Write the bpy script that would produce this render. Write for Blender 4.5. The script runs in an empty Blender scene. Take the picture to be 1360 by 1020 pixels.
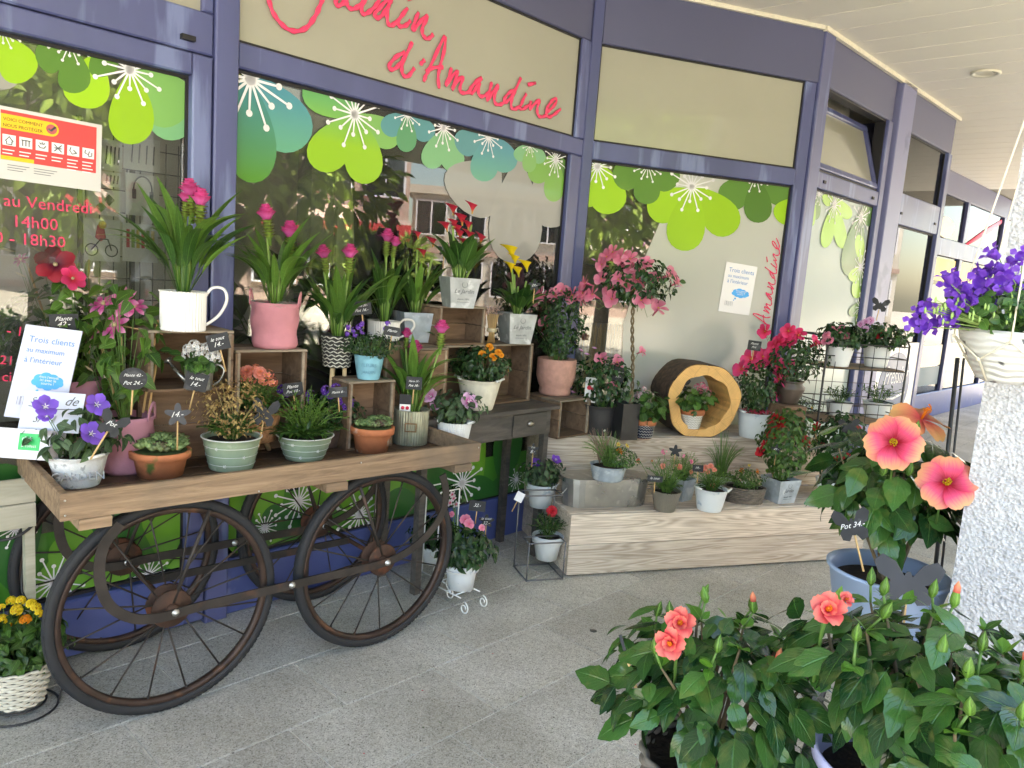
import bpy, math, random
import numpy as np
from mathutils import Matrix, Vector
R=math.radians
rnd=random.Random(7)
# ------------------------------------------------------------------ camera
F=1021.;CX,CY=680.,510.;HC=1.55
_ro,_pi=R(4.3),R(8.25)
fw=np.array([0,math.cos(_pi),-math.sin(_pi)])
_r0=np.array([1.,0,0]);_u0=np.cross(_r0,fw)
rt=_r0*math.cos(_ro)+_u0*math.sin(_ro);up=np.cross(rt,fw)
CAM=np.array([0,0,HC])
scene=bpy.context.scene
cd=bpy.data.cameras.new('camera');cam=bpy.data.objects.new('camera',cd);scene.collection.objects.link(cam)
cd.sensor_width=36;cd.lens=F/1360*36;cd.clip_end=500;cd.clip_start=.02
cam.matrix_world=Matrix(((rt[0],up[0],-fw[0],0),(rt[1],up[1],-fw[1],0),(rt[2],up[2],-fw[2],HC),(0,0,0,1)))
scene.camera=cam
# ------------------------------------------------------------------ light
W=bpy.data.worlds.new('World');scene.world=W;W.use_nodes=True
nt=W.node_tree;nt.nodes.clear()
sky=nt.nodes.new('ShaderNodeTexSky');sky.sky_type='NISHITA';sky.sun_disc=False
SUN_AZ,SUN_EL=-38.,60.
sky.sun_elevation=R(SUN_EL);sky.sun_rotation=R(SUN_AZ);sky.air_density=1.2;sky.dust_density=1.5;sky.ozone_density=1.
bg=nt.nodes.new('ShaderNodeBackground');bg.inputs[1].default_value=.13
wo=nt.nodes.new('ShaderNodeOutputWorld');nt.links.new(sky.outputs[0],bg.inputs[0]);nt.links.new(bg.outputs[0],wo.inputs[0])
sl=bpy.data.lights.new('sun','SUN');sl.energy=5;sl.angle=R(.5);sl.color=(1,.95,.87)
so=bpy.data.objects.new('sun',sl);scene.collection.objects.link(so)
sd=Vector((math.sin(R(SUN_AZ))*math.cos(R(SUN_EL)),math.cos(R(SUN_AZ))*math.cos(R(SUN_EL)),math.sin(R(SUN_EL))))
so.rotation_euler=sd.to_track_quat('Z','Y').to_euler()
vs=scene.view_settings;vs.view_transform='Standard';vs.look='None';vs.gamma=1;vs.use_curve_mapping=False;vs.exposure=3.4
vs.use_white_balance=True;vs.white_balance_temperature=7150;vs.white_balance_tint=10
scene.cycles.max_bounces=8;scene.cycles.transparent_max_bounces=12;scene.cycles.caustics_reflective=False;scene.cycles.caustics_refractive=False
COL=scene.collection
# ------------------------------------------------------------------ pixel maths (photograph 1360x1020)
def ray(x,y): return fw+rt*(x-CX)/F-up*(y-CY)/F
def onz(x,y,z):
    d=ray(x,y);return CAM+d*((z-HC)/d[2])
def at(x,y,D): return CAM+ray(x,y)*D
def dep(P): return float((np.array(P)-CAM)@fw)
class Frame:
    """vertical plane: x along azimuth az, y into the building, z up"""
    def __init__(s,o,az):
        a=R(az);s.o=np.array([o[0],o[1],0.]);s.d=np.array([math.sin(a),math.cos(a),0]);s.n=np.array([-math.cos(a),math.sin(a),0]);s.az=az;s.rz=R(90-az)
    def px(s,x,y,t=0):
        d=ray(x,y);o=s.o+s.n*t;k=((o-CAM)@s.n)/(d@s.n);P=CAM+d*k;return float((P-s.o)@s.d),float(P[2])
    def w(s,u,t,z): return s.o+s.d*u+s.n*t+np.array([0,0,z])
F1=Frame((-.726,3.615),43);F2=Frame((.288,4.703),71);F3=Frame((1.788,5.219),44)
_n3=F3.n;F4=Frame((F3.o+_n3*.85)[:2],44)
FC=Frame((-1.276,2.135),47)
# ------------------------------------------------------------------ materials
MT={}
def newmat(name):
    m=bpy.data.materials.new(name);m.use_nodes=True;t=m.node_tree;b=t.nodes['Principled BSDF'];return m,t,b
def N(t,k,**kw):
    n=t.nodes.new('ShaderNode'+k)
    for a,v in kw.items():
        if a.startswith('i_'): n.inputs[a[2:].replace('_',' ')].default_value=v
        else: setattr(n,a,v)
    return n
def ramp(t,src,stops):
    r=t.nodes.new('ShaderNodeValToRGB');e=r.color_ramp.elements
    while len(e)<len(stops): e.new(.5)
    for q,(p,c) in zip(e,stops): q.position=p;q.color=(*c,1)
    t.links.new(src,r.inputs[0]);return r
def mat(name,col,rough=.6,var=.15,scale=6,bump=0,bscale=60,metal=0,col2=None,coat=0,stretch=None,detail=4,spec=.5,wear=None):
    if name in MT: return MT[name]
    m,t,b=newmat(name);L=t.links.new
    tc=N(t,'TexCoord');mp=N(t,'Mapping');L(tc.outputs['Object'],mp.inputs[0])
    if stretch: mp.inputs['Scale'].default_value=stretch
    oi=N(t,'ObjectInfo');ad=N(t,'VectorMath',operation='ADD');L(mp.outputs[0],ad.inputs[0]);L(oi.outputs['Random'],ad.inputs[1])
    nz=N(t,'TexNoise');nz.inputs['Scale'].default_value=scale;nz.inputs['Detail'].default_value=detail;L(ad.outputs[0],nz.inputs['Vector'])
    c=np.array(col);c2=np.array(col2) if col2 is not None else c*(1+var)
    c1=c*(1-var) if col2 is None else c
    r=ramp(t,nz.outputs[0],[(.3,tuple(c1)),(.7,tuple(np.clip(c2,0,1)))])
    out=r.outputs[0]
    if wear:
        n2=N(t,'TexNoise');n2.inputs['Scale'].default_value=wear[1];n2.inputs['Detail'].default_value=8;L(ad.outputs[0],n2.inputs['Vector'])
        rr=ramp(t,n2.outputs[0],[(wear[2],(0,0,0)),(wear[2]+.08,(1,1,1))])
        mx=N(t,'MixRGB');L(rr.outputs[0],mx.inputs[0]);L(out,mx.inputs[1]);mx.inputs[2].default_value=(*wear[0],1);out=mx.outputs[0]
    L(out,b.inputs['Base Color'])
    rn=N(t,'MapRange');rn.inputs[3].default_value=max(0,rough-.1);rn.inputs[4].default_value=min(1,rough+.1);L(nz.outputs[0],rn.inputs[0]);L(rn.outputs[0],b.inputs['Roughness'])
    b.inputs['Metallic'].default_value=metal;b.inputs['Coat Weight'].default_value=coat;b.inputs['Specular IOR Level'].default_value=spec
    if bump:
        n3=N(t,'TexNoise');n3.inputs['Scale'].default_value=bscale;n3.inputs['Detail'].default_value=6;L(ad.outputs[0],n3.inputs['Vector'])
        bp=N(t,'Bump');bp.inputs['Strength'].default_value=bump;bp.inputs['Distance'].default_value=.004;L(n3.outputs[0],bp.inputs['Height']);L(bp.outputs[0],b.inputs['Normal'])
    MT[name]=m;return m
def wood(name,c1,c2,scale=3,axis=(1,12,12),rough=.65,bump=.5,rings=False,dark=None):
    if name in MT: return MT[name]
    m,t,b=newmat(name);L=t.links.new
    tc=N(t,'TexCoord');oi=N(t,'ObjectInfo');mp=N(t,'Mapping');mp.inputs['Scale'].default_value=axis;L(tc.outputs['Object'],mp.inputs[0])
    ml=N(t,'VectorMath',operation='SCALE');ml.inputs['Scale'].default_value=13.;L(oi.outputs['Random'],ml.inputs[0])
    ad=N(t,'VectorMath',operation='ADD');L(mp.outputs[0],ad.inputs[0]);L(oi.outputs['Random'],ad.inputs[1])
    a2=N(t,'VectorMath',operation='ADD');L(ad.outputs[0],a2.inputs[0]);L(ml.outputs[0],a2.inputs[1])
    nz=N(t,'TexNoise');nz.inputs['Scale'].default_value=scale;nz.inputs['Detail'].default_value=8;nz.inputs['Roughness'].default_value=.65;nz.inputs['Distortion'].default_value=.6;L(a2.outputs[0],nz.inputs['Vector'])
    src=nz.outputs[0]
    if rings:
        wv=N(t,'TexNoise');wv.inputs['Scale'].default_value=scale*.35;wv.inputs['Detail'].default_value=1;L(a2.outputs[0],wv.inputs['Vector'])
        mm=N(t,'Math',operation='MULTIPLY');mm.inputs[1].default_value=110.;L(wv.outputs[0],mm.inputs[0])
        sn=N(t,'Math',operation='SINE');L(mm.outputs[0],sn.inputs[0])
        m2=N(t,'Math',operation='MULTIPLY_ADD');m2.inputs[1].default_value=.11;L(sn.outputs[0],m2.inputs[0]);L(nz.outputs[0],m2.inputs[2]);src=m2.outputs[0]
    r=ramp(t,src,[(.3,c1),(.7,c2)]+([] if not dark else []))
    out=r.outputs[0]
    if dark:
        n2=N(t,'TexNoise');n2.inputs['Scale'].default_value=2.2;n2.inputs['Detail'].default_value=5;L(tc.outputs['Object'],n2.inputs['Vector'])
        rr=ramp(t,n2.outputs[0],[(.45,(0,0,0)),(.7,(1,1,1))]);mx=N(t,'MixRGB');mx.inputs[2].default_value=(*dark,1);L(rr.outputs[0],mx.inputs[0]);L(out,mx.inputs[1]);out=mx.outputs[0]
    hv=N(t,'HueSaturation');mr=N(t,'MapRange');mr.inputs[3].default_value=.75;mr.inputs[4].default_value=1.2;L(oi.outputs['Random'],mr.inputs[0]);L(mr.outputs[0],hv.inputs['Value']);L(out,hv.inputs['Color'])
    L(hv.outputs[0],b.inputs['Base Color']);b.inputs['Roughness'].default_value=rough
    bp=N(t,'Bump');bp.inputs['Strength'].default_value=bump;bp.inputs['Distance'].default_value=.003;L(src,bp.inputs['Height']);L(bp.outputs[0],b.inputs['Normal'])
    MT[name]=m;return m
def leafmat(name,c1,c2,rough=.38,trans=.25,vein=.5,blot=0):
    if name in MT: return MT[name]
    m,t,b=newmat(name);L=t.links.new
    g=N(t,'NewGeometry');oi=N(t,'ObjectInfo');ad=N(t,'Math',operation='ADD');L(g.outputs['Random Per Island'],ad.inputs[0]);L(oi.outputs['Random'],ad.inputs[1])
    fr=N(t,'Math',operation='FRACT');L(ad.outputs[0],fr.inputs[0])
    r=ramp(t,fr.outputs[0],[(0,c1),(.75,c2),(1,tuple(min(1,x*1.5) for x in c2))])
    uv=N(t,'UVMap');sp=N(t,'SeparateXYZ');L(uv.outputs[0],sp.inputs[0])
    a=N(t,'Math',operation='SUBTRACT');a.inputs[1].default_value=.5;L(sp.outputs[0],a.inputs[0]);ab=N(t,'Math',operation='ABSOLUTE');L(a.outputs[0],ab.inputs[0])
    # side veins: sin(freq*(v-|u|))
    s1=N(t,'Math',operation='MULTIPLY_ADD');s1.inputs[1].default_value=-.9;L(ab.outputs[0],s1.inputs[0]);L(sp.outputs[1],s1.inputs[2])
    s2=N(t,'Math',operation='MULTIPLY');s2.inputs[1].default_value=44.;L(s1.outputs[0],s2.inputs[0]);sn=N(t,'Math',operation='SINE');L(s2.outputs[0],sn.inputs[0])
    rv=ramp(t,sn.outputs[0],[(.9,(0,0,0)),(1,(.6,.6,.6))]);rm=ramp(t,ab.outputs[0],[(.015,(1,1,1)),(.045,(0,0,0))])
    mxx=N(t,'Math',operation='MAXIMUM');L(rv.outputs[0],mxx.inputs[0]);L(rm.outputs[0],mxx.inputs[1])
    mv=N(t,'Math',operation='MULTIPLY');mv.inputs[1].default_value=vein;L(mxx.outputs[0],mv.inputs[0])
    mx=N(t,'MixRGB');mx.inputs[2].default_value=tuple(min(1,x*2.6+.02) for x in c2)+(1,);L(mv.outputs[0],mx.inputs[0]);L(r.outputs[0],mx.inputs[1])
    tc=N(t,'TexCoord');nz=N(t,'TexNoise');nz.inputs['Scale'].default_value=45;L(tc.outputs['Object'],nz.inputs['Vector'])
    hs=N(t,'HueSaturation');mr=N(t,'MapRange');mr.inputs[3].default_value=.7;mr.inputs[4].default_value=1.3;L(nz.outputs[0],mr.inputs[0]);L(mr.outputs[0],hs.inputs['Value']);L(mx.outputs[0],hs.inputs['Color'])
    hsx=hs
    if blot:
        n5=N(t,'TexNoise');n5.inputs['Scale'].default_value=2.6;n5.inputs['Detail'].default_value=5;oa=N(t,'VectorMath',operation='ADD');om=N(t,'VectorMath',operation='SCALE');om.inputs['Scale'].default_value=31;L(oi.outputs['Random'],om.inputs[0]);L(tc.outputs['Object'],oa.inputs[0]);L(om.outputs[0],oa.inputs[1]);L(oa.outputs[0],n5.inputs['Vector'])
        r5=ramp(t,n5.outputs[0],[(.54,(0,0,0)),(.72,(blot,blot,blot))]);m5=N(t,'MixRGB');m5.inputs[2].default_value=(.17,.19,.045,1);L(r5.outputs[0],m5.inputs[0]);L(hs.outputs[0],m5.inputs[1]);hs=m5
    L(hs.outputs[0],b.inputs['Base Color']);b.inputs['Roughness'].default_value=rough
    bp=N(t,'Bump');bp.inputs['Strength'].default_value=.6;bp.inputs['Distance'].default_value=.002;bp.invert=True;L(mxx.outputs[0],bp.inputs['Height']);L(bp.outputs[0],b.inputs['Normal'])
    tr=N(t,'BsdfTranslucent');h2=N(t,'HueSaturation');h2.inputs['Value'].default_value=1.6;h2.inputs['Hue'].default_value=.485;L(hs.outputs[0],h2.inputs['Color']);L(h2.outputs[0],tr.inputs[0])
    ms=N(t,'MixShader');ms.inputs[0].default_value=trans;L(b.outputs[0],ms.inputs[1]);L(tr.outputs[0],ms.inputs[2]);L(ms.outputs[0],t.nodes['Material Output'].inputs[0])
    MT[name]=m;return m
def petmat(name,ci,cm,co,p=(.15,.5,.95),rough=.55,trans=.3):
    if name in MT: return MT[name]
    m,t,b=newmat(name);L=t.links.new
    uv=N(t,'UVMap');sp=N(t,'SeparateXYZ');L(uv.outputs[0],sp.inputs[0])
    tc=N(t,'TexCoord');nz=N(t,'TexNoise');nz.inputs['Scale'].default_value=4;L(uv.outputs[0],nz.inputs['Vector'])
    # streaks along the petal
    mp=N(t,'Mapping');mp.inputs['Scale'].default_value=(14,1,1);L(uv.outputs[0],mp.inputs[0]);n2=N(t,'TexNoise');n2.inputs['Scale'].default_value=2.;L(mp.outputs[0],n2.inputs['Vector'])
    ma=N(t,'Math',operation='MULTIPLY_ADD');ma.inputs[1].default_value=.35;L(n2.outputs[0],ma.inputs[0]);L(sp.outputs[1],ma.inputs[2])
    sb=N(t,'Math',operation='SUBTRACT');sb.inputs[1].default_value=.17;L(ma.outputs[0],sb.inputs[0])
    r=ramp(t,sb.outputs[0],[(p[0],ci),(p[1],cm),(p[2],co)])
    g=N(t,'ObjectInfo');gi=N(t,'NewGeometry');ad=N(t,'Math',operation='ADD');L(g.outputs['Random'],ad.inputs[0]);L(gi.outputs['Random Per Island'],ad.inputs[1]);fr=N(t,'Math',operation='FRACT');L(ad.outputs[0],fr.inputs[0])
    mr=N(t,'MapRange');mr.inputs[3].default_value=.82;mr.inputs[4].default_value=1.15;L(fr.outputs[0],mr.inputs[0]);hs=N(t,'HueSaturation');L(mr.outputs[0],hs.inputs['Value']);L(r.outputs[0],hs.inputs['Color'])
    L(hs.outputs[0],b.inputs['Base Color']);b.inputs['Roughness'].default_value=rough
    tr=N(t,'BsdfTranslucent');L(hs.outputs[0],tr.inputs[0]);ms=N(t,'MixShader');ms.inputs[0].default_value=trans;L(b.outputs[0],ms.inputs[1]);L(tr.outputs[0],ms.inputs[2]);L(ms.outputs[0],t.nodes['Material Output'].inputs[0])
    MT[name]=m;return m
def glassmat(name,tint,refl=1.75,base=.0,body=None,bodyf=0.):
    if name in MT: return MT[name]
    m=bpy.data.materials.new(name);m.use_nodes=True;t=m.node_tree;t.nodes.clear();L=t.links.new
    o=N(t,'OutputMaterial');tr=N(t,'BsdfTransparent');tr.inputs[0].default_value=(*tint,1);gl=N(t,'BsdfGlossy');gl.inputs['Roughness'].default_value=.0
    fr=N(t,'Fresnel');fr.inputs[0].default_value=refl;ms=N(t,'MixShader')
    src=tr.outputs[0]
    if body:
        df=N(t,'BsdfDiffuse');df.inputs[0].default_value=(*body,1);tl=N(t,'BsdfTranslucent');tl.inputs[0].default_value=(*body,1)
        m0=N(t,'MixShader');m0.inputs[0].default_value=.35;L(df.outputs[0],m0.inputs[1]);L(tl.outputs[0],m0.inputs[2])
        m1=N(t,'MixShader');m1.inputs[0].default_value=bodyf;L(tr.outputs[0],m1.inputs[1]);L(m0.outputs[0],m1.inputs[2]);src=m1.outputs[0]
        gl.inputs['Roughness'].default_value=base
    L(fr.outputs[0],ms.inputs[0]);L(src,ms.inputs[1]);L(gl.outputs[0],ms.inputs[2]);L(ms.outputs[0],o.inputs[0]);MT[name]=m;return m
# ------------------------------------------------------------------ mesh builder
class MB:
    def __init__(s): s.V=[];s.U=[];s.F=[];s.M=[];s.S=[];s.n=0
    def add(s,v,f,uv=None,mi=0,sm=True,M=None):
        v=np.asarray(v,float)
        if M is not None: v=v@M[:3,:3].T+M[:3,3]
        s.V.append(v);s.U.append(np.zeros((len(v),2)) if uv is None else np.asarray(uv,float))
        n=s.n;s.F+=[tuple(i+n for i in q) for q in f];s.M+=[mi]*len(f);s.S+=[sm]*len(f);s.n+=len(v)
    def put(s,o,M,mi=0):
        for v,u in zip([np.concatenate(o.V)],[np.concatenate(o.U)]):
            v=v@M[:3,:3].T+M[:3,3];n=s.n;s.V.append(v);s.U.append(u);s.F+=[tuple(i+n for i in q) for q in o.F];s.M+=[k+mi for k in o.M];s.S+=o.S;s.n+=len(v)
    def box(s,x0,x1,y0,y1,z0,z1,mi=0,M=None):
        v=[(x,y,z) for x in (x0,x1) for y in (y0,y1) for z in (z0,z1)]
        s.add(v,[(0,1,3,2),(4,6,7,5),(0,4,5,1),(2,3,7,6),(0,2,6,4),(1,5,7,3)],None,mi,False,M)
    def quadbox(s,b,t,mi=0):
        """8 corners: bottom ring, top ring"""
        s.add(list(b)+list(t),[(3,2,1,0),(4,5,6,7),(0,1,5,4),(1,2,6,5),(2,3,7,6),(3,0,4,7)],None,mi,False)
    def tube(s,P,r,k=8,mi=0,cap=True,flat=1.,closed=False,nrm=None):
        P=[np.array(p,float) for p in P];n=len(P);rr=r if hasattr(r,'__len__') else [r]*n
        V=[];up_=np.array(nrm if nrm is not None else (0,0,1.))
        prev=None
        for i in range(n):
            a=P[(i-1)%n] if closed else P[max(i-1,0)];b=P[(i+1)%n] if closed else P[min(i+1,n-1)]
            t=b-a;t/= (np.linalg.norm(t)+1e-12)
            if prev is None:
                q=up_ if abs(t@up_)<.95 or nrm is not None else np.array([1.,0,0])
            else: q=prev
            x=q-t*(q@t);nx=np.linalg.norm(x)
            if nx<1e-6: x=np.cross(t,(.3,.5,.8));nx=np.linalg.norm(x)
            x/=nx;prev=x if nrm is None else up_;y=np.cross(t,x)
            for j in range(k):
                a_=2*math.pi*j/k;V.append(P[i]+x*math.cos(a_)*rr[i]*flat+y*math.sin(a_)*rr[i])
        f=[];m=n if closed else n-1
        for i in range(m):
            for j in range(k): f.append((i*k+j,i*k+(j+1)%k,((i+1)%n)*k+(j+1)%k,((i+1)%n)*k+j))
        if cap and not closed: f+= [tuple(range(k))[::-1],tuple((n-1)*k+j for j in range(k))]
        s.add(V,f,None,mi,True)
    def lathe(s,prof,k=32,c=(0,0,0),mi=0,sx=1,sy=1,fn=None,sm=True):
        V=[];U=[]
        for i,(r,z) in enumerate(prof):
            for j in range(k):
                a=2*math.pi*j/k;q=1 if fn is None else fn(a,z)
                V.append((c[0]+r*math.cos(a)*sx*q,c[1]+r*math.sin(a)*sy*q,c[2]+z));U.append((j/k,i/len(prof)))
        f=[(i*k+j,i*k+(j+1)%k,(i+1)*k+(j+1)%k,(i+1)*k+j) for i in range(len(prof)-1) for j in range(k)]
        s.add(V,f,U,mi,sm)
    def disc(s,r,z,k=24,c=(0,0),mi=0,sx=1,sy=1):
        s.add([(c[0]+r*sx*math.cos(2*math.pi*j/k),c[1]+r*sy*math.sin(2*math.pi*j/k),z) for j in range(k)],[tuple(range(k))],None,mi,False)
    def sph(s,c,r,mi=0,k=8,sz=1):
        V=[];n=k//2+1
        for i in range(n):
            ph=math.pi*i/(n-1)
            for j in range(k): a=2*math.pi*j/k;V.append((c[0]+r*math.sin(ph)*math.cos(a),c[1]+r*math.sin(ph)*math.sin(a),c[2]+r*sz*math.cos(ph)))
        s.add(V,[(i*k+j,(i+1)*k+j,(i+1)*k+(j+1)%k,i*k+(j+1)%k) for i in range(n-1) for j in range(k)],None,mi,True)
    def mesh(s,name,mats):
        me=bpy.data.meshes.new(name)
        if s.n==0: return me
        V=np.concatenate(s.V);U=np.concatenate(s.U);me.from_pydata(V.tolist(),[],s.F)
        for m in (mats if isinstance(mats,(list,tuple)) else [mats]): me.materials.append(m)
        me.polygons.foreach_set('material_index',s.M);me.polygons.foreach_set('use_smooth',s.S)
        ul=me.uv_layers.new(name='UVMap');li=np.empty(len(me.loops),dtype=np.int32);me.loops.foreach_get('vertex_index',li);ul.data.foreach_set('uv',U[li].ravel())
        me.update();return me
def thing(name,label,cat,loc=(0,0,0),rz=0,group=None):
    o=bpy.data.objects.new(name,None);COL.objects.link(o);o.location=tuple(float(q) for q in loc);o.rotation_euler=(0,0,rz);o.empty_display_size=.05
    if label: o['label']=label;o['category']=cat
    if group: o['group']=group
    return o
def part(name,mb,mats=None,parent=None,M=None,kind=None,label=None):
    me=mb.mesh(name,mats) if isinstance(mb,MB) else mb
    o=bpy.data.objects.new(name,me);COL.objects.link(o)
    if parent is not None: o.parent=parent
    if M is not None: o.matrix_local=Matrix([list(map(float,r)) for r in M])
    if kind: o['kind']=kind
    if label: o['label']=label
    return o
def tag(o,label,cat,group=None):
    o['label']=label;o['category']=cat
    if group: o['group']=group
    return o
def mtx(loc=(0,0,0),y=(0,1,0),z=(0,0,1),s=1):
    """local y axis along y, local z as near as possible to z"""
    y=np.array(y,float);y/=np.linalg.norm(y)+1e-12;z=np.array(z,float);z=z-y*(z@y);n=np.linalg.norm(z)
    if n<1e-5: z=np.cross(y,(.37,.6,.7));n=np.linalg.norm(z)
    z/=n;x=np.cross(y,z);M=np.eye(4);M[:3,0]=x*s;M[:3,1]=y*s;M[:3,2]=z*s;M[:3,3]=loc;return M
def rotz(a,loc=(0,0,0)):
    M=np.eye(4);c,s=math.cos(a),math.sin(a);M[:2,:2]=[[c,-s],[s,c]];M[:3,3]=loc;return M
def crom(P,k=5):
    P=[np.array(p,float) for p in P];o=[]
    for i in range(len(P)-1):
        a=P[max(i-1,0)];b=P[i];c=P[i+1];d=P[min(i+2,len(P)-1)]
        for j in range(k):
            t=j/k;o.append(.5*((2*b)+(c-a)*t+(2*a-5*b+4*c-d)*t*t+(3*b-a-3*c+d)*t**3))
    o.append(P[-1]);return o
# text
def textmesh(s,size,m,ext=.0006,shear=0,align='LEFT'):
    cu=bpy.data.curves.new('lettering','FONT');cu.body=s;cu.size=size;cu.extrude=ext;cu.shear=shear;cu.align_x=align;cu.resolution_u=2;cu.space_line=.9
    ob=bpy.data.objects.new('tmp_text',cu);COL.objects.link(ob);dg=bpy.context.evaluated_depsgraph_get();me=bpy.data.meshes.new_from_object(ob.evaluated_get(dg));bpy.data.objects.remove(ob)
    me.materials.clear();me.materials.append(m);return me
def textfit(s,parent,p0,p1,m,frame_y,maxh=None,shear=0,name='lettering',sy=1.):
    """text standing in local xz plane from p0 to p1 (u,z)"""
    me=textmesh(s,1,m,ext=.002,shear=shear);xs=[v.co.x for v in me.vertices];w=max(xs)-min(xs)
    L=math.hypot(p1[0]-p0[0],p1[1]-p0[1]);k=L/w;a=math.atan2(p1[1]-p0[1],p1[0]-p0[0])
    M=np.eye(4);M[:3,0]=np.array([math.cos(a),0,math.sin(a)])*k;M[:3,1]=np.array([-math.sin(a),0,math.cos(a)])*k*sy;M[:3,2]=np.array([0,-1,0])*k*.2;M[:3,3]=(p0[0]-min(xs)*k*math.cos(a),frame_y,p0[1]-min(xs)*k*math.sin(a))
    return part(name,me,None,parent,M)
# ------------------------------------------------------------------ colours
purple=mat('frame_purple',(.078,.090,.215),.42,.12,1.5,bump=.05,bscale=8,coat=.08,wear=((.15,.185,.36),3.5,.56),stretch=(2.5,1,.35))
fascia=mat('fascia_purple',(.088,.094,.175),.5,.06,1)
bluebase=mat('base_blue',(.06,.085,.25),.4,.15,3,wear=((.12,.14,.28),9,.62))
gasket=mat('black_gasket',(.008,.008,.01),.6,.2,5)
beige=mat('beige_panel',(.34,.335,.275),.16,.05,.8,coat=.4)
ceilm=mat('soffit_cream',(.80,.76,.67),.5,.04,1.2,bump=.05,bscale=4)
whitem=mat('white_print',(.78,.78,.82),.5,.03,3)
blackm=mat('black_metal',(.02,.02,.022),.45,.3,20)
slate=mat('slate_black',(.018,.019,.022),.7,.4,30,wear=((.06,.06,.065),20,.6))
chalk=mat('chalk_white',(.75,.75,.74),.8,.1,40)
pinkv=mat('pink_vinyl',(.80,.045,.14),.45,.05,2)
soil=mat('potting_soil',(.028,.018,.012),.95,.6,60,bump=1,bscale=90)
terra=mat('terracotta',(.50,.17,.075),.8,.2,12,bump=.3,bscale=90,wear=((.62,.50,.42),14,.63))
terramoss=mat('mossy_terracotta',(.52,.18,.08),.8,.2,12,bump=.4,bscale=80,wear=((.10,.14,.03),11,.56))
zinc=mat('zinc',(.42,.45,.47),.45,.22,14,metal=.55,bump=.1,bscale=30,wear=((.58,.61,.63),25,.58))
zincpaint=mat('zinc_bluish',(.38,.44,.50),.5,.25,18,metal=.25,bump=.1,wear=((.55,.60,.64),16,.55))
steel=mat('dull_steel',(.42,.40,.35),.28,.12,5,metal=.9,stretch=(1,1,.2))
galv=mat('galvanised',(.40,.40,.385),.30,.25,7,metal=.85,wear=((.52,.52,.50),18,.6))
whitep=mat('white_enamel',(.74,.75,.74),.4,.05,6,coat=.2)
whitedist=mat('white_distressed',(.72,.76,.79),.55,.06,8,bump=.2,wear=((.40,.50,.60),22,.62))
garden=mat('white_embossed',(.74,.76,.78),.6,.08,30,bump=1,bscale=55,wear=((.40,.42,.44),60,.6))
creamp=mat('cream_enamel',(.72,.68,.56),.5,.08,30,wear=((.5,.47,.38),60,.66))
sage=mat('sage_paint',(.29,.37,.26),.55,.22,10,bump=.2,wear=((.40,.47,.36),18,.6))
pinkfelt=mat('pink_felt',(.56,.23,.27),.95,.16,7,bump=.8,bscale=22)
mauvefelt=mat('mauve_felt',(.42,.20,.27),.95,.12,7,bump=.8,bscale=22)
corkm=mat('cork',(.42,.22,.11),.9,.35,60,bump=.5,bscale=120)
ltblue=mat('light_blue_glaze',(.20,.45,.56),.45,.2,12,bump=.5,bscale=40)
pinkterra=mat('pink_stoneware',(.50,.27,.22),.85,.12,40,bump=.6,bscale=160)
blackpot=mat('charcoal_stoneware',(.035,.032,.032),.6,.4,9,wear=((.16,.07,.05),5,.62))
bronzeurn=mat('bronze_glaze',(.075,.055,.045),.4,.35,9,wear=((.17,.11,.09),9,.6))
bluepl=mat('pale_blue_plastic',(.36,.47,.68),.5,.06,3)
lavpl=mat('lavender_plastic',(.50,.50,.78),.4,.05,3)
bamboo=mat('bamboo_cane',(.55,.36,.16),.55,.25,30,stretch=(1,1,.2))
barkm=mat('bark',(.085,.055,.038),.95,.5,30,bump=1.5,bscale=28)
logface=mat('log_end_grain',(.72,.42,.15),.6,.12,14,bump=.25,bscale=26)
rust=mat('rusty_iron',(.065,.032,.02),.75,.5,16,metal=.3,bump=.4,bscale=90,wear=((.16,.055,.028),11,.57))
ironb=mat('dark_iron',(.035,.028,.024),.6,.4,16,metal=.3,bump=.2,wear=((.085,.045,.03),9,.6))
rubber=mat('tyre_rubber',(.013,.0135,.016),.7,.25,20,bump=.2)
rimm=mat('brown_rim',(.045,.026,.019),.5,.4,14,metal=.4,wear=((.12,.055,.028),9,.6))
boltm=mat('bolt_steel',(.5,.48,.45),.35,.2,30,metal=.9)
wicker=mat('white_wicker',(.62,.58,.48),.75,.2,40)
gwicker=mat('grey_wicker',(.15,.13,.11),.8,.35,40)
cartwood=wood('cart_wood',(.14,.085,.05),(.40,.27,.165),3.2,(1.0,13,13),.75,.8,dark=(.14,.105,.075))
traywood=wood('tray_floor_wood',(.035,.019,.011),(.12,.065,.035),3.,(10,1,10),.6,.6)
cratewood=wood('crate_wood',(.105,.062,.036),(.25,.16,.10),3.,(1.2,9,9),.8,.6)
crategrey=wood('crate_wood_grey',(.16,.125,.09),(.33,.27,.205),3.,(1.2,9,9),.8,.6)
darkwood=wood('console_wood',(.035,.032,.03),(.115,.10,.088),3,(1.5,10,10),.65,.7)
benchwood=wood('bench_wood',(.36,.285,.225),(.66,.57,.485),3.6,(.7,12,12),.75,.35,rings=True)
palewood=wood('pale_wood',(.33,.32,.24),(.52,.50,.40),2.6,(1,9,9),.8,.3)
lf_dark=leafmat('leaf_dark',(.007,.026,.009),(.025,.068,.018),.26,.18)
lf_hib=leafmat('leaf_hibiscus',(.008,.038,.012),(.036,.105,.020),.15,.18,.3,.4)
lf_mid=leafmat('leaf_mid',(.015,.052,.012),(.055,.13,.022),.34,.28)
lf_lime=leafmat('leaf_lime',(.045,.11,.015),(.12,.24,.035),.42,.35)
lf_cur=leafmat('leaf_curcuma',(.030,.090,.018),(.105,.215,.036),.33,.3,.25)
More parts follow.
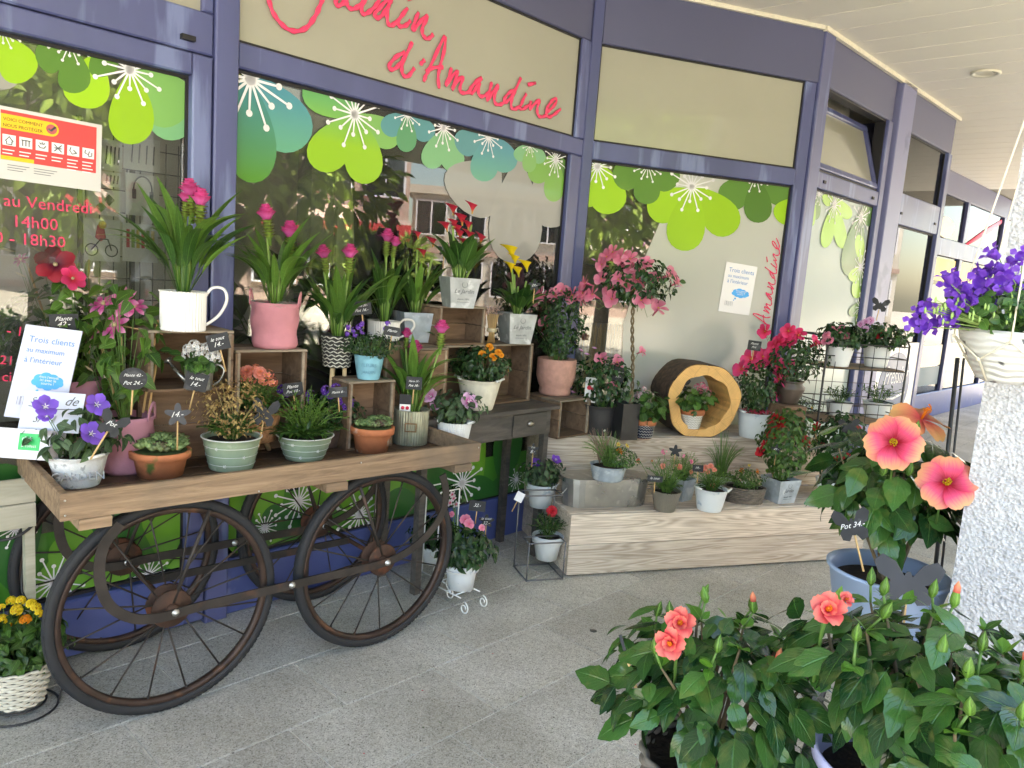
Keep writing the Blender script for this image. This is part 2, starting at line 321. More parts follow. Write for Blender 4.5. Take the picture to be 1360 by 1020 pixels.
lf_grey=leafmat('leaf_greygreen',(.018,.045,.02),(.06,.11,.045),.5,.2)
lf_clem=leafmat('leaf_clematis',(.025,.08,.012),(.085,.18,.028),.4,.35)
lf_succ=leafmat('leaf_succulent',(.09,.17,.06),(.22,.32,.13),.45,.1,.0)
lf_red=leafmat('leaf_succulent_red',(.10,.045,.04),(.15,.20,.09),.45,.1,.0)
stemm=mat('stem_green',(.10,.20,.04),.5,.25,30)
lightstem=mat('stem_pale_green',(.26,.40,.10),.45,.15,30)
woodstem=mat('woody_stem',(.15,.11,.06),.8,.3,30)
# ================================================================== SETTING
def struct(name,mb,m,loc=(0,0,0),rz=0,kind='structure'):
    o=part(name,mb,m);o.location=tuple(map(float,loc));o.rotation_euler=(0,0,rz);o['kind']=kind;return o
# street sheet to the horizon, then pavement slabs parallel to the shop window
asph=mat('street_asphalt',(.40,.37,.31),.9,.15,.6,bump=.3,bscale=80)
granite,_t,_b=newmat('granite_slab');MT['granite']=granite
def _gr():
    t,b=_t,_b;L=t.links.new;tc=N(t,'TexCoord');oi=N(t,'ObjectInfo');ad=N(t,'VectorMath',operation='ADD');L(tc.outputs['Object'],ad.inputs[0]);L(oi.outputs['Random'],ad.inputs[1])
    v=N(t,'TexVoronoi');v.inputs['Scale'].default_value=260;L(ad.outputs[0],v.inputs['Vector'])
    sp=N(t,'SeparateXYZ');L(v.outputs['Color'],sp.inputs[0])
    r=ramp(t,sp.outputs[0],[(0,(.22,.205,.19)),(.12,(.46,.44,.40)),(.6,(.60,.575,.53)),(1,(.76,.73,.68))])
    n=N(t,'TexNoise');n.inputs['Scale'].default_value=2.3;n.inputs['Detail'].default_value=7;g=N(t,'NewGeometry');L(g.outputs['Position'],n.inputs['Vector'])
    r2=ramp(t,n.outputs[0],[(.3,(.60,.58,.54)),(.68,(1,1,1))]);mx=N(t,'MixRGB',blend_type='MULTIPLY');mx.inputs[0].default_value=.85;L(r.outputs[0],mx.inputs[1]);L(r2.outputs[0],mx.inputs[2])
    n4=N(t,'TexNoise');n4.inputs['Scale'].default_value=38;n4.inputs['Detail'].default_value=4;L(g.outputs['Position'],n4.inputs['Vector']);r4=ramp(t,n4.outputs[0],[(.3,(.82,.80,.76)),(.62,(1,1,1))]);m3=N(t,'MixRGB',blend_type='MULTIPLY');m3.inputs[0].default_value=.7;L(mx.outputs[0],m3.inputs[1]);L(r4.outputs[0],m3.inputs[2])
    hs=N(t,'HueSaturation');mr=N(t,'MapRange');mr.inputs[3].default_value=.86;mr.inputs[4].default_value=1.06;L(oi.outputs['Random'],mr.inputs[0]);L(mr.outputs[0],hs.inputs['Value']);L(m3.outputs[0],hs.inputs['Color']);L(hs.outputs[0],b.inputs['Base Color'])
    b.inputs['Roughness'].default_value=.62;bp=N(t,'Bump');bp.inputs['Strength'].default_value=.35;bp.inputs['Distance'].default_value=.002;L(sp.outputs[0],bp.inputs['Height']);L(bp.outputs[0],b.inputs['Normal'])
_gr()
m=MB();m.add([(-120,-120,-.13),(120,-120,-.13),(120,120,-.13),(-120,120,-.13)],[(0,1,2,3)],None,0,False);struct('street_ground',m,asph)
jointm=mat('joint_mortar',(.62,.60,.55),.9,.3,20)
m=MB();m.box(-9,14,-4.3,1.5,-.12,-.004);pav=struct('pavement',m,jointm,F1.o,F1.rz)
SL,SW=.62,.368;slabs={}
def slab_mesh(w,h):
    q=MB();g=.0032;q.quadbox([(g,g,-.004),(w-g,g,-.004),(w-g,h-g,-.004),(g,h-g,-.004)],[(g+.001,g+.001,.0),(w-g-.001,g+.001,.0),(w-g-.001,h-g-.001,.0),(g+.001,h-g-.001,.0)]);return q.mesh('paving_slab',granite)
sm_=slab_mesh(SL,SW);cnt=0;rest=MB()
t0=-3.86
for j in range(14):
    y=t0+j*SW;off=(j*.37)%1*SL
    for i in range(-12,24):
        x=i*SL+off;P=F1.w(x+SL/2,y+SW/2,0)
        if y>.05 and x<1.6: continue
        if y>1.4: continue
        v=P-CAM;dd=v@fw;near=dd>.8 and abs((v@rt)/dd)<.85 and dd<5.6
        if near and cnt<290:
            M=np.eye(4);M[:3,3]=(x,y,0);part('paving_slab',sm_,None,pav,M);cnt+=1
        elif -3.9<y and -7<x<12:
            g=.0032;rest.box(x+g,x+SL-g,y+g,y+SW-g,-.004,0)
part('paving_slab_field',rest,granite,pav,kind='stuff')
# soffit strips running out from the shop front
seamm=mat('soffit_seam',(.30,.28,.24),.8,.1,4)
m=MB();m.box(-8,13,-3.3,4.2,3.262,3.4);sof=struct('soffit',m,seamm,F1.o,F1.rz)
for i in range(-12,36):
    q=MB();w=.30;x=i*w;q.quadbox([(x+.006,-3.3,3.244),(x+w-.006,-3.3,3.244),(x+w-.006,4.2,3.244),(x+.006,4.2,3.244)],[(x+.001,-3.3,3.262),(x+w-.001,-3.3,3.262),(x+w-.001,4.2,3.262),(x+.001,4.2,3.262)]);part('soffit_strip',q,ceilm,sof)
m=MB();m.box(2.6,14,-7.5,-3.34,3.244,3.6);struct('added_soffit_shade',m,ceilm,F1.o,F1.rz)  # added out of view to keep bright sky and street out of the far panes
stucco=mat('stucco_grey',(.42,.40,.37),.9,.1,3,bump=.4)
m=MB();m.box(-8,13,-3.32,12,3.41,5.6);m.box(-8,13,-3.36,-3.31,3.2,3.6);o=struct('unseen_storey_above',m,stucco,F1.o,F1.rz);del o['kind'];tag(o,'unseen grey stucco storey added above the covered walkway to shade it','building')  # unseen mass added to block the sun, its height set by the shadow wanted
# downlight
P=onz(1309,97,3.24);t=thing('ceiling_downlight','round cream recessed downlight in the soffit right of the fascia','downlight',P)
m=MB();m.lathe([(.062,.02),(.068,-.004),(.095,-.012),(.10,-.004),(.10,.003)],32);part('trim_ring',m,creamp,t);m=MB();m.lathe([(.0,.003),(.03,.002),(.064,-.002)],24);part('lamp_recess',m,mat('dim_reflector',(.55,.52,.42),.3,.05,5),t)
# ------------------------------------------------------------------ shop front
shop=thing('shop_front','long purple framed flower shop front with green flower stickers','shop front',F1.o,0)
S0=Matrix.Translation(F1.o.tolist())
def fm(fr):
    M=np.eye(4);M[:3,0]=fr.d;M[:3,1]=fr.n;M[:3,3]=fr.o-F1.o;return M
M1,M2,M3=fm(F1),fm(F2),fm(F3)
def bar(fr_M,u0,u1,z0,z1,name='frame_bar',m=purple,y0=-.035,y1=.05,parent=None,ch=.006):
    q=MB();c=ch
    q.add([(u0,y1,z0),(u1,y1,z0),(u1,y1,z1),(u0,y1,z1),(u0,y0+c,z0),(u1,y0+c,z0),(u1,y0+c,z1),(u0,y0+c,z1),(u0+c,y0,z0+c),(u1-c,y0,z0+c),(u1-c,y0,z1-c),(u0+c,y0,z1-c)],
      [(0,1,5,4),(1,2,6,5),(2,3,7,6),(3,0,4,7),(4,5,9,8),(5,6,10,9),(6,7,11,10),(7,4,8,11),(8,9,10,11),(3,2,1,0)],None,0,False)
    return part(name,q,m,parent or shop,fr_M)
def gask(fr_M,u0,u1,z0,z1,w=.012,y0=-.008,y1=.03):
    q=MB();q.box(u0,u1,y0,y1,z0,z0+w);q.box(u0,u1,y0,y1,z1-w,z1);q.box(u0,u0+w,y0,y1,z0+w,z1-w);q.box(u1-w,u1,y0,y1,z0+w,z1-w);part('glazing_gasket',q,gasket,shop,fr_M)
clear=glassmat('window_glass',(.88,.91,.89),1.75,.0,(.55,.58,.58),.05)
frost=glassmat('frosted_glass',(.7,.75,.72),1.5,.12,(.74,.76,.72),.95)
frostb=glassmat('frosted_glass_bluish',(.7,.78,.8),1.5,.2,(.60,.72,.70),.95)
tinted=glassmat('tinted_glass',(.5,.5,.48),1.36)
def pane(fr_M,u0,u1,z0,z1,m=clear,name='window_pane'):
    q=MB();q.box(u0,u1,0,.008,z0,z1);return part(name,q,m,shop,fr_M)
# --- bay 1: door leaf, big window
bar(M1,-.755,-.66,0,3.24,'post',y0=-.05)
bar(M1,-2.6,-.757,2.27,2.42,'transom');bar(M1,-2.6,-.757,2.89,3.24,'fascia_panel',fascia,y0=-.03)
q=bar(M1,-.80,-.757,2.422,2.888,'stile')
q=MB();q.box(-2.6,-.80,-.012,.0,2.422,2.888);part('opaque_panel',q,beige,shop,M1)
# door
door=MB()
bar(M1,-.838,-.762,.02,2.262,'door_stile',y0=-.045);bar(M1,-2.05,-.84,2.185,2.262,'door_rail',y0=-.045);bar(M1,-2.05,-.84,.02,.24,'door_rail',bluebase,y0=-.045)
gask(M1,-2.05,-.838,.24,2.185);door_pane=pane(M1,-2.04,-.85,.25,2.175,clear,'door_pane')
q=MB();q.box(-.885,-.835,-.058,-.036,2.30,2.318);part('door_sensor',q,gasket,shop,M1)
bar(M1,-.658,1.487,2.255,2.35,'transom');bar(M1,-.658,1.487,2.90,3.24,'fascia_panel',fascia,y0=-.028);bar(M1,1.385,1.487,.0,2.253,'post');bar(M1,1.41,1.487,2.352,2.898,'stile')
bar(M1,-.658,1.383,0,.25,'base_panel',bluebase,y0=-.02)
gask(M1,-.656,1.383,.252,2.253);win_pane=pane(M1,-.646,1.373,.262,2.243)
gask(M1,-.656,1.41,2.352,2.898,.01,-.016);q=MB();q.box(-.646,1.40,-.010,.0,2.36,2.888);sign_panel=part('opaque_panel',q,beige,shop,M1)
# --- bay 2
bar(M2,.012,.077,0,3.24,'post',y0=-.04);bar(M2,.079,1.52,2.245,2.35,'transom');bar(M2,.079,1.62,2.90,3.24,'fascia_panel',fascia,y0=-.028)
bar(M2,1.52,1.60,0,2.898,'post');bar(M2,.079,1.518,0,.25,'base_panel',bluebase,y0=-.02)
gask(M2,.079,1.518,.252,2.243);bay_pane=pane(M2,.09,1.508,.262,2.233)
film_poly=[F2.px(*p) for p in ((893,222),(885,275),(855,345),(828,430),(815,700))]
gask(M2,.079,1.52,2.352,2.898,.01,-.016);q=MB();q.box(.088,1.51,-.010,.0,2.36,2.888);part('opaque_panel',q,beige,shop,M2)
# --- bay 3
bar(M3,.012,.17,0,3.24,'post',y0=-.05);bar(M3,.172,1.31,2.265,2.375,'transom');bar(M3,.172,1.40,2.915,3.24,'fascia_panel',fascia,y0=-.028);bar(M3,1.31,1.40,0,2.913,'post',y0=-.04)
bar(M3,.172,1.308,0,.25,'base_panel',bluebase,y0=-.02);gask(M3,.172,1.308,.252,2.263);nar_pane=pane(M3,.183,1.298,.262,2.253,frostb)
gask(M3,.172,1.31,2.377,2.913,.014,-.016,.06)
for uu in (.30,1.20): q=MB();q.box(uu-.02,uu+.02,-.042,-.034,2.305,2.325);part('drain_cap',q,gasket,shop,M3)
# tilted sash
tl=R(17);c_,s_=math.cos(tl),math.sin(tl)
MS=M3@np.array([[1,0,0,0],[0,c_,s_,.0],[0,-s_,c_,2.39],[0,0,0,1]])
for a,b,c,d in ((.19,1.295,0,.045),(.19,1.295,.455,.50),(.19,.235,.047,.453),(1.25,1.295,.047,.453)): bar(MS,a,b,c,d,'open_sash',purple,-.03,.02)
q=MB();q.box(.235,1.25,-.008,0,.045,.455);part('sash_panel',q,beige,shop,MS)
q=MB();q.tube([(.45,.02,.53),(.6,.08,.50),(.75,.03,.53)],.009,6);part('sash_opener',q,blackm,shop,M3)
q=MB();q.box(.1,1.5,.35,.37,2.2,3.2);q.box(.1,1.5,.06,.348,3.19,3.2);part('inner_lining',q,creamp,shop,M3)
# --- bay 4
bar(M3,1.46,1.76,0,3.243,'pier',mat('pier_blue',(.17,.18,.33),.4,.08,1.5,wear=((.11,.12,.24),4,.6)),y0=-.06)
bar(M3,1.762,2.96,2.915,3.24,'fascia_panel',fascia,y0=-.028);bar(M3,2.86,2.96,0,2.913,'post',y0=-.04);bar(M3,1.762,2.858,2.18,2.43,'transom');bar(M3,1.762,1.80,2.432,2.913,'stile')
gask(M3,1.80,2.858,2.43,2.913);pane(M3,1.81,2.85,2.44,2.90,tinted);gask(M3,1.762,2.858,.2,2.178);pane(M3,1.772,2.85,.21,2.17,tinted,'door_pane');bar(M3,1.762,2.858,0,.2,'base_panel',bluebase)
for uu in (1.86,2.76): q=MB();q.box(uu-.02,uu+.02,-.042,-.034,2.26,2.28);part('drain_cap',q,gasket,shop,M3)
q=MB();q.box(2.88,2.96,.0,.85,0,3.24);part('return_wall',q,fascia,shop,M3)
q=MB();q.box(-.01,1.60,.0,.02,3.22,3.246);part('ceiling_trim',q,creamp,shop,M2@np.array([[1,0,0,0],[0,1,0,-.05],[0,0,1,0],[0,0,0,1]]))
q=MB();q.box(.0,3.0,-.06,-.032,3.215,3.244);part('ceiling_trim',q,creamp,shop,M3)
# --- neighbouring front set back
nb=thing('neighbouring_shop_front','purple framed shop front set back at the far right, with an oval white sign','shop front',F4.o)
def MF4(): M=np.eye(4);M[:3,0]=F4.d;M[:3,1]=F4.n;return M
M4=MF4();_s=shop;shop=nb
bar(M4,2.9,12,2.95,3.243,'fascia_panel',fascia,y0=-.028);bar(M4,2.9,12,2.18,2.40,'transom');bar(M4,2.9,12,0,.35,'base_panel',bluebase)
for uu in (3.0,4.35,5.62,6.98,9.0,10.4,11.8): bar(M4,uu-.06,uu+.06,.352,2.178,'post');bar(M4,uu-.05,uu+.05,2.402,2.948,'post')
for a,b in ((3.06,4.29),(4.41,5.56),(5.68,6.92),(7.04,8.94),(9.06,10.34),(10.46,11.74)):
    pane(M4,a,b,2.41,2.94,tinted);pane(M4,a,b,.36,2.17,tinted)
nw=mat('neighbour_inner_wall',(.40,.38,.33),.8,.1,1)
q=MB();q.box(2.9,12,2.6,2.65,0,3.24);q.box(2.9,12,.06,2.6,-.02,.004);q.box(2.9,12,.06,2.6,3.2,3.24);q.box(11.95,12,.06,2.6,0,3.2);q.box(2.9,2.95,.86,2.6,0,3.2);part('inner_room',q,nw,nb,M4)
# posters in the neighbour's window
def poster(a,b,z0,z1,m,y=-.004,nm='window_poster'): q=MB();q.box(a,b,y-.002,y,z0,z1);return part(nm,q,m,shop,M4)
yel=mat('poster_yellow',(.75,.55,.08),.5,.3,1.5,col2=(.78,.72,.35));org=mat('poster_orange',(.72,.28,.09),.5,.2,1.5,col2=(.8,.6,.35));palep=mat('poster_pale_green',(.45,.47,.38),.5,.1,2);bandc=mat('poster_cream',(.72,.68,.52),.5,.05,2);teal2=mat('poster_teal',(.05,.11,.15),.5,.1,3)
poster(5.75,6.85,1.86,2.15,yel);poster(7.1,8.0,1.84,2.15,org);poster(5.72,6.85,1.55,1.8,palep);poster(5.72,6.85,.72,1.0,bandc);poster(7.1,8.2,.75,1.02,bandc);poster(5.72,6.85,.45,.70,teal2)
q=MB();cx,cz=F4.px(1253,302);q.add([(cx+.36*math.cos(a),-.012,cz+.13*math.sin(a)) for a in np.linspace(0,2*math.pi,33)[:-1]],[tuple(range(32))],None,0,False);q.add([(cx+.36*math.cos(a),-.03,cz+.13*math.sin(a)) for a in np.linspace(0,2*math.pi,33)[:-1]],[tuple(range(32))[::-1]],None,0,False)
ov=part('oval_sign',q,creamp,shop,M4)
ts=textfit('Mélodie',nb,(0,0),(.52,0),gasket,0,shear=.4);ts.matrix_local=Matrix((M4@np.array([[1,0,0,cx-.26],[0,1,0,-.033],[0,0,1,cz-.05],[0,0,0,1]])).tolist())@ts.matrix_local
q=MB();p0=F4.px(1281,326);p1=F4.px(1330,294);q.tube([(p0[0],-.006,p0[1]),((p0[0]+p1[0])/2,-.006,(p0[1]+p1[1])/2),(p1[0],-.006,p1[1])],[.02,.045,.03],8,flat=.1,nrm=(0,1,0));part('pink_stripe',q,pinkv,shop,M4)
shop=_s
# ------------------------------------------------------------------ flower stickers
SC={'lime':(.36,.66,.015),'grn':(.17,.44,.04),'lg':(.22,.50,.13),'dk':(.10,.26,.035),'teal':(.06,.27,.25),'tealg':(.10,.36,.17),'blue':(.09,.33,.37),'mint':(.20,.50,.24),'grey':(.36,.36,.35),'dkg':(.03,.16,.03),'dk2':(.07,.20,.02),'bg':(.07,.27,.03)}
SM={k:mat('sticker_'+k,tuple(x*.74 for x in c),.35,.10,1.2,coat=.2) for k,c in SC.items()}
SM['grad']=mat('sticker_gradient',(.05,.22,.22),.35,.1,1.);
def _g(name,c0,c1,z0,z1):
    m,t,b=newmat(name);tc=N(t,'TexCoord');sp=N(t,'SeparateXYZ');mr=N(t,'MapRange');mr.inputs[1].default_value=z0;mr.inputs[2].default_value=z1
    t.links.new(tc.outputs['Object'],sp.inputs[0]);t.links.new(sp.outputs[2],mr.inputs[0]);r=ramp(t,mr.outputs[0],[(0,c0),(1,c1)]);t.links.new(r.outputs[0],b.inputs['Base Color']);b.inputs['Roughness'].default_value=.35;return m
SM['grad']=_g('sticker_green_to_teal',(.07,.24,.025),(.04,.21,.24),1.85,2.2)
SM['grad2']=_g('sticker_lime_to_mint',(.24,.46,.015),(.12,.37,.12),2.05,2.22)
SM['grad3']=_g('sticker_mint_to_blue',(.10,.33,.22),(.06,.25,.32),2.0,2.2)
def clip(poly,u0,u1,z0,z1):
    def cl(P,ins,cut):
        o=[]
        for i in range(len(P)):
            a,b=P[i-1],P[i]
            if ins(b):
                if not ins(a): o.append(cut(a,b))
                o.append(b)
            elif ins(a): o.append(cut(a,b))
        return o
    for ax,v,s in ((0,u0,1),(0,u1,-1),(1,z0,1),(1,z1,-1)):
        if not poly: return poly
        poly=cl(poly,lambda p:s*(p[ax]-v)>=0,lambda a,b:tuple(a[k]+(b[k]-a[k])*((v-a[ax])/(b[ax]-a[ax])) for k in (0,1)))
    return poly
LAY=[0]
def drop_outline(bx,by,tx,ty,w,n=26):
    L=math.hypot(tx-bx,ty-by);dx,dy=(tx-bx)/L,(ty-by)/L;P=[]
    for i in range(n):
        a=2*math.pi*i/n;s=(1-math.cos(a))/2   # 0 at base,1 tip
        wd=.5*w*math.sin(a)*(s**.55)*1.12;P.append((bx+dx*L*s-dy*wd,by+dy*L*s+dx*wd))
    return P
def petal(fr,parent,rect,bx,by,tx,ty,w,col,local=False,name='petal_sticker'):
    P=drop_outline(bx,by,tx,ty,w)
    if not local: P=[fr.px(*p) for p in P]
    P=clip(P,*rect)
    if len(P)<3: return
    LAY[0]+=1;y=-.0015-LAY[0]*.00007;q=MB();n=len(P)
    q.add([(p[0],y,p[1]) for p in P],[tuple(range(n))],None,0,False);part(name,q,SM[col],parent)
def burst(fr,parent,rect,cx,cy,rpx,rays=16,local=False,seed=0):
    r_=random.Random(seed+int(cx));
    if local: c=(cx,cy);r=rpx
    else: c=fr.px(cx,cy);c2=fr.px(cx,cy+rpx);r=abs(c2[1]-c[1])
    LAY[0]+=1;y=-.0035-LAY[0]*.00007;q=MB()
    def poly(P):
        P=clip(P,*rect)
        if len(P)>2: q.add([(p[0],y,p[1]) for p in P],[tuple(range(len(P)))],None,0,False)
    poly([(c[0]+r*.13*math.cos(a),c[1]+r*.13*math.sin(a)) for a in np.linspace(0,6.283,17)[:-1]])
    for i in range(rays):
        a=2*math.pi*(i+r_.uniform(-.12,.12))/rays;l=r*(1 if i%2 else r_.uniform(.55,.75))*r_.uniform(.92,1.05);w=r*.022
        dx,dz=math.cos(a),math.sin(a);poly([(c[0]-dz*w*1.4,c[1]+dx*w*1.4),(c[0]+dz*w*1.4,c[1]-dx*w*1.4),(c[0]+dx*l+dz*w,c[1]+dz*l-dx*w),(c[0]+dx*l-dz*w,c[1]+dz*l+dx*w)])
        poly([(c[0]+dx*l+r*.075*math.cos(b),c[1]+dz*l+r*.075*math.sin(b)) for b in np.linspace(0,6.283,11)[:-1]])
    if q.n: part('burst_sticker',q,whitem,parent)
RD=(-2.03,-.85,.26,2.172);RW=(-.644,1.371,.262,2.241)
RB=(.092,1.506,.262,2.231);RN=(.185,1.296,.262,2.251)
def group_mat(pn,Mx): pass
for a in [(0,80,12,118,44,'grey'),(0,45,36,107,62,'lime'),(92,62,50,84,52,'dk'),(128,68,108,143,74,'lime'),(97,62,99,124,52,'dk'),(128,60,142,101,48,'dk'),(184,92,248,180,80,'mint'),(172,92,246,156,84,'lg'),(174,88,174,192,72,'lime')]: petal(F1,door_pane,RD,*a)
for a in [(3,40,24),(92,58,28),(172,93,46)]: burst(F1,door_pane,RD,*a)
for a in [(330,95,400,197,84,'grad3'),(325,92,338,243,78,'grad'),(485,158,404,112,60,'grad2'),(476,150,528,191,46,'lg'),(478,148,417,223,66,'grad2'),(470,146,488,244,60,'grad2'),
 (545,150,508,175,36,'blue'),(545,152,572,185,34,'blue'),(540,150,539,202,32,'tealg'),(592,168,568,223,38,'mint'),(586,168,606,228,38,'mint'),
 (665,215,606,272,100,'grey'),(710,228,748,298,70,'grey'),(688,205,682,350,84,'grey'),
 (645,175,606,197,44,'blue'),(648,175,678,227,42,'grad3'),(648,178,640,241,44,'grad3'),(737,205,705,240,34,'grn'),(705,190,685,212,24,'mint'),(703,190,720,216,22,'mint'),(703,190,702,229,22,'lg'),(745,208,756,255,34,'dk'),(738,208,734,268,32,'grn')]: petal(F1,win_pane,RW,*a)
for a in [(332,105,66),(470,152,44),(540,152,24),(588,170,29),(648,182,27),(703,193,16),(737,212,24)]: burst(F1,win_pane,RW,*a)
for a in [(790,212,782,275,24,'lime'),(790,212,815,283,58,'lime'),(862,216,816,242,46,'dk'),(922,250,862,286,52,'lime'),(862,216,857,271,42,'dk'),(864,216,896,248,44,'dk'),(1004,235,958,271,48,'dk'),(922,246,974,309,58,'lime'),(1004,233,1050,264,46,'dk'),(1062,262,1033,294,40,'lime'),(1004,233,1007,296,44,'dk2'),(921,244,905,333,60,'lime')]: petal(F2,bay_pane,RB,*a)
for a in [(793,221,30),(860,220,22),(918,248,34),(1003,234,22)]: burst(F2,bay_pane,RB,*a)
for a in [(1086,256,1082,292,13,'dk'),(1080,252,1078,300,9,'lime'),(1108,262,1128,290,20,'lime'),(1106,262,1092,268,20,'lime'),(1107,268,1094,329,20,'lime'),(1108,268,1118,330,20,'lime'),(1143,278,1126,367,34,'dk2'),(1150,262,1156,300,30,'dk'),(1142,352,1140,312,15,'lime'),(1142,352,1129,373,17,'lime'),(1141,355,1136,396,18,'lime'),(1143,356,1148,392,15,'dk'),(1140,400,1129,420,15,'dk'),(1142,402,1142,440,16,'lime')]: petal(F3,nar_pane,RN,*a)
for a in [(1086,258,16),(1107,272,27),(1142,289,30),(1141,355,24),(1141,408,20)]: burst(F3,nar_pane,RN,*a)
# lower band of stickers behind the cart
def lower(parent,rect,u0,u1,seed):
    r_=random.Random(seed);q=MB();LAY[0]+=1;y=-.0012;q.box(max(rect[0],u0),min(rect[1],u1),y-.0004,y,rect[2],.50);part('film_sticker',q,SM['bg'],parent)
    u=u0
    while u<u1:
        petal(F1,parent,rect,u,.27,u+r_.uniform(-.12,.12),r_.uniform(.58,.78),r_.uniform(.2,.3),r_.choice(['grn','lime','dkg','grn','grn']),True)
        petal(F1,parent,rect,u,.27,u+r_.choice((-1,1))*r_.uniform(.2,.3),r_.uniform(.30,.5),r_.uniform(.16,.24),r_.choice(['dkg','grn','grn','dk2']),True);u+=r_.uniform(.16,.24)
lower(win_pane,RW,-.62,1.37,3);lower(door_pane,RD,-2.0,-.86,5)
for x,y,r in [(476,682,34),(612,641,34),(684,636,16),(395,665,34),(350,700,22)]:
    burst(F1,win_pane,RW,x,y,r)
for x,y,r in [(70,772,36),(196,762,26),(20,700,26)]: burst(F1,door_pane,RD,x,y,r)
for o in list(bpy.data.objects):   # stickers live in the local frame of their pane
    pass
# ------------------------------------------------------------------ sign lettering
def strokes(fr,parent,S,r,m,conv,y=-.02,name='sign_letter',tf=None):
    for s in S:
        pts=[fr.px(*conv(*p)) for p in s] if tf is None else [tf(*p) for p in s]
        q=MB();C=crom([(p[0],y,p[1]) for p in pts],4) if len(pts)>2 else [(p[0],y,p[1]) for p in pts];n=len(C)
        rr=[r*(.75+.45*math.sin(i*.7+len(s))**2) for i in range(n)];q.tube(C,rr,8,flat=.35,nrm=(0,1,0));part(name,q,m,parent)
JA=[[(70,-130),(45,-60),(70,0),(95,80),(140,150),(200,205),(265,222),(330,200),(380,140),(412,80),(440,10),(458,-60),(480,-160),(500,-300)],
[(625,-60),(590,-40),(545,0),(535,30),(560,45),(600,15),(630,-40)],[(630,-45),(612,10),(622,52),(655,68),(700,45),(740,0),(760,-40)],[(740,0),(718,50),(715,88),(740,103),(785,75),(825,30),(840,-10)],
[(900,-5),(850,50),(808,100),(820,130),(855,115),(895,55),(930,-20),(950,-90)],[(905,40),(892,110),(900,168),(925,182),(965,150)],[(1035,62),(990,120),(965,165),(985,188),(1025,180),(1055,150)],
[(1112,92),(1090,140),(1070,205),(1080,208),(1120,158),(1165,118),(1168,135),(1140,190),(1138,240),(1165,272),(1192,265),(1212,243)],[(1035,-4),(1068,-10)]]
strokes(F1,sign_panel,JA,.0100,pinkv,lambda X,Y:(340+X/5.231,Y/5.229))
AM=[[(310,360),(325,320),(345,280),(400,160),(455,50),(455,130),(425,250),(410,330),(418,410)],[(325,288),(380,264),(445,262)],[(503,265),(485,330),(463,390),(510,320),(547,293),(530,350),(508,412),(550,350),(583,330),(565,390),(565,430),(600,440),(640,425)],
[(712,330),(665,370),(632,418),(645,440),(670,410),(712,335)],[(700,370),(690,430),(705,462),(740,455),(765,430)],[(783,365),(768,420),(750,492),(795,425),(827,385),(820,410),(800,470),(808,512),(840,520),(870,505)],
[(945,420),(900,440),(868,490),(885,500),(930,450),(985,335)],[(945,430),(920,490),(920,540),(945,550),(980,530)],[(1022,445),(995,500),(980,545),(1005,548),(1045,520)],[(1035,382),(1088,370)],[(1055,495),(1048,548),(1090,505),(1115,488),(1100,540),(1103,590),(1128,605),(1160,595)],[(1165,570),(1200,545),(1232,500),(1222,478),(1192,505),(1165,550),(1162,590),(1185,605),(1220,585),(1262,550)]]
D_=[[(178,160),(125,185),(75,240),(75,275),(112,270),(155,225),(195,160),(230,88)],[(190,165),(165,230),(158,290),(178,325),(208,318),(245,268)],[(285,243),(300,228),(315,210)]]
cv=lambda X,Y:(500+X/5.231,40+Y/5.229)
strokes(F1,sign_panel,AM+D_,.0098,pinkv,cv)
# the same name running up the bay window
b0=np.array(F1.px(*cv(310,395)));b1=np.array(F1.px(*cv(1262,600)));dv=(b1-b0);LL=np.linalg.norm(dv);dv/=LL;nv=np.array([-dv[1],dv[0]])
v0=np.array(F2.px(1022,432));v1=np.array(F2.px(1034,316));VL=np.linalg.norm(v1-v0);vd=(v1-v0)/VL;vn=np.array([-vd[1],vd[0]]);kk=VL/LL
def tfv(X,Y):
    p=np.array(F1.px(*cv(X,Y)))-b0;a,b=p@dv,p@nv;return tuple(v0+vd*a*kk+vn*b*kk)
strokes(F2,bay_pane,AM,.0038,pinkv,None,-.006,tf=tfv)
def ft(fr,parent,s,x0,y0,x1,y1,m,y=-.006,t=0,sy=1,shear=0): return textfit(s,parent,fr.px(x0,y0,t),fr.px(x1,y1,t),m,y,sy=sy,shear=shear)
for s,a in (('i au Vendredi',(-8,272,121,284)),('14h00',(20,301,76,306)),('0 - 18h30',(-8,322,86,329)),('21',(-1,483,14,484)),('- 1',(8,444,26,446)),('ci',(2,506,14,506))): ft(F1,door_pane,s,*a,pinkv)
q=MB();fp=[(1.506,2.231),(film_poly[0][0],2.231)]+film_poly[1:4]+[(film_poly[4][0],.264),(1.506,.264)]
q.add([(a,-.0008,b) for a,b in fp],[tuple(range(len(fp)))],None,0,False);part('frosted_film',q,frost,bay_pane)
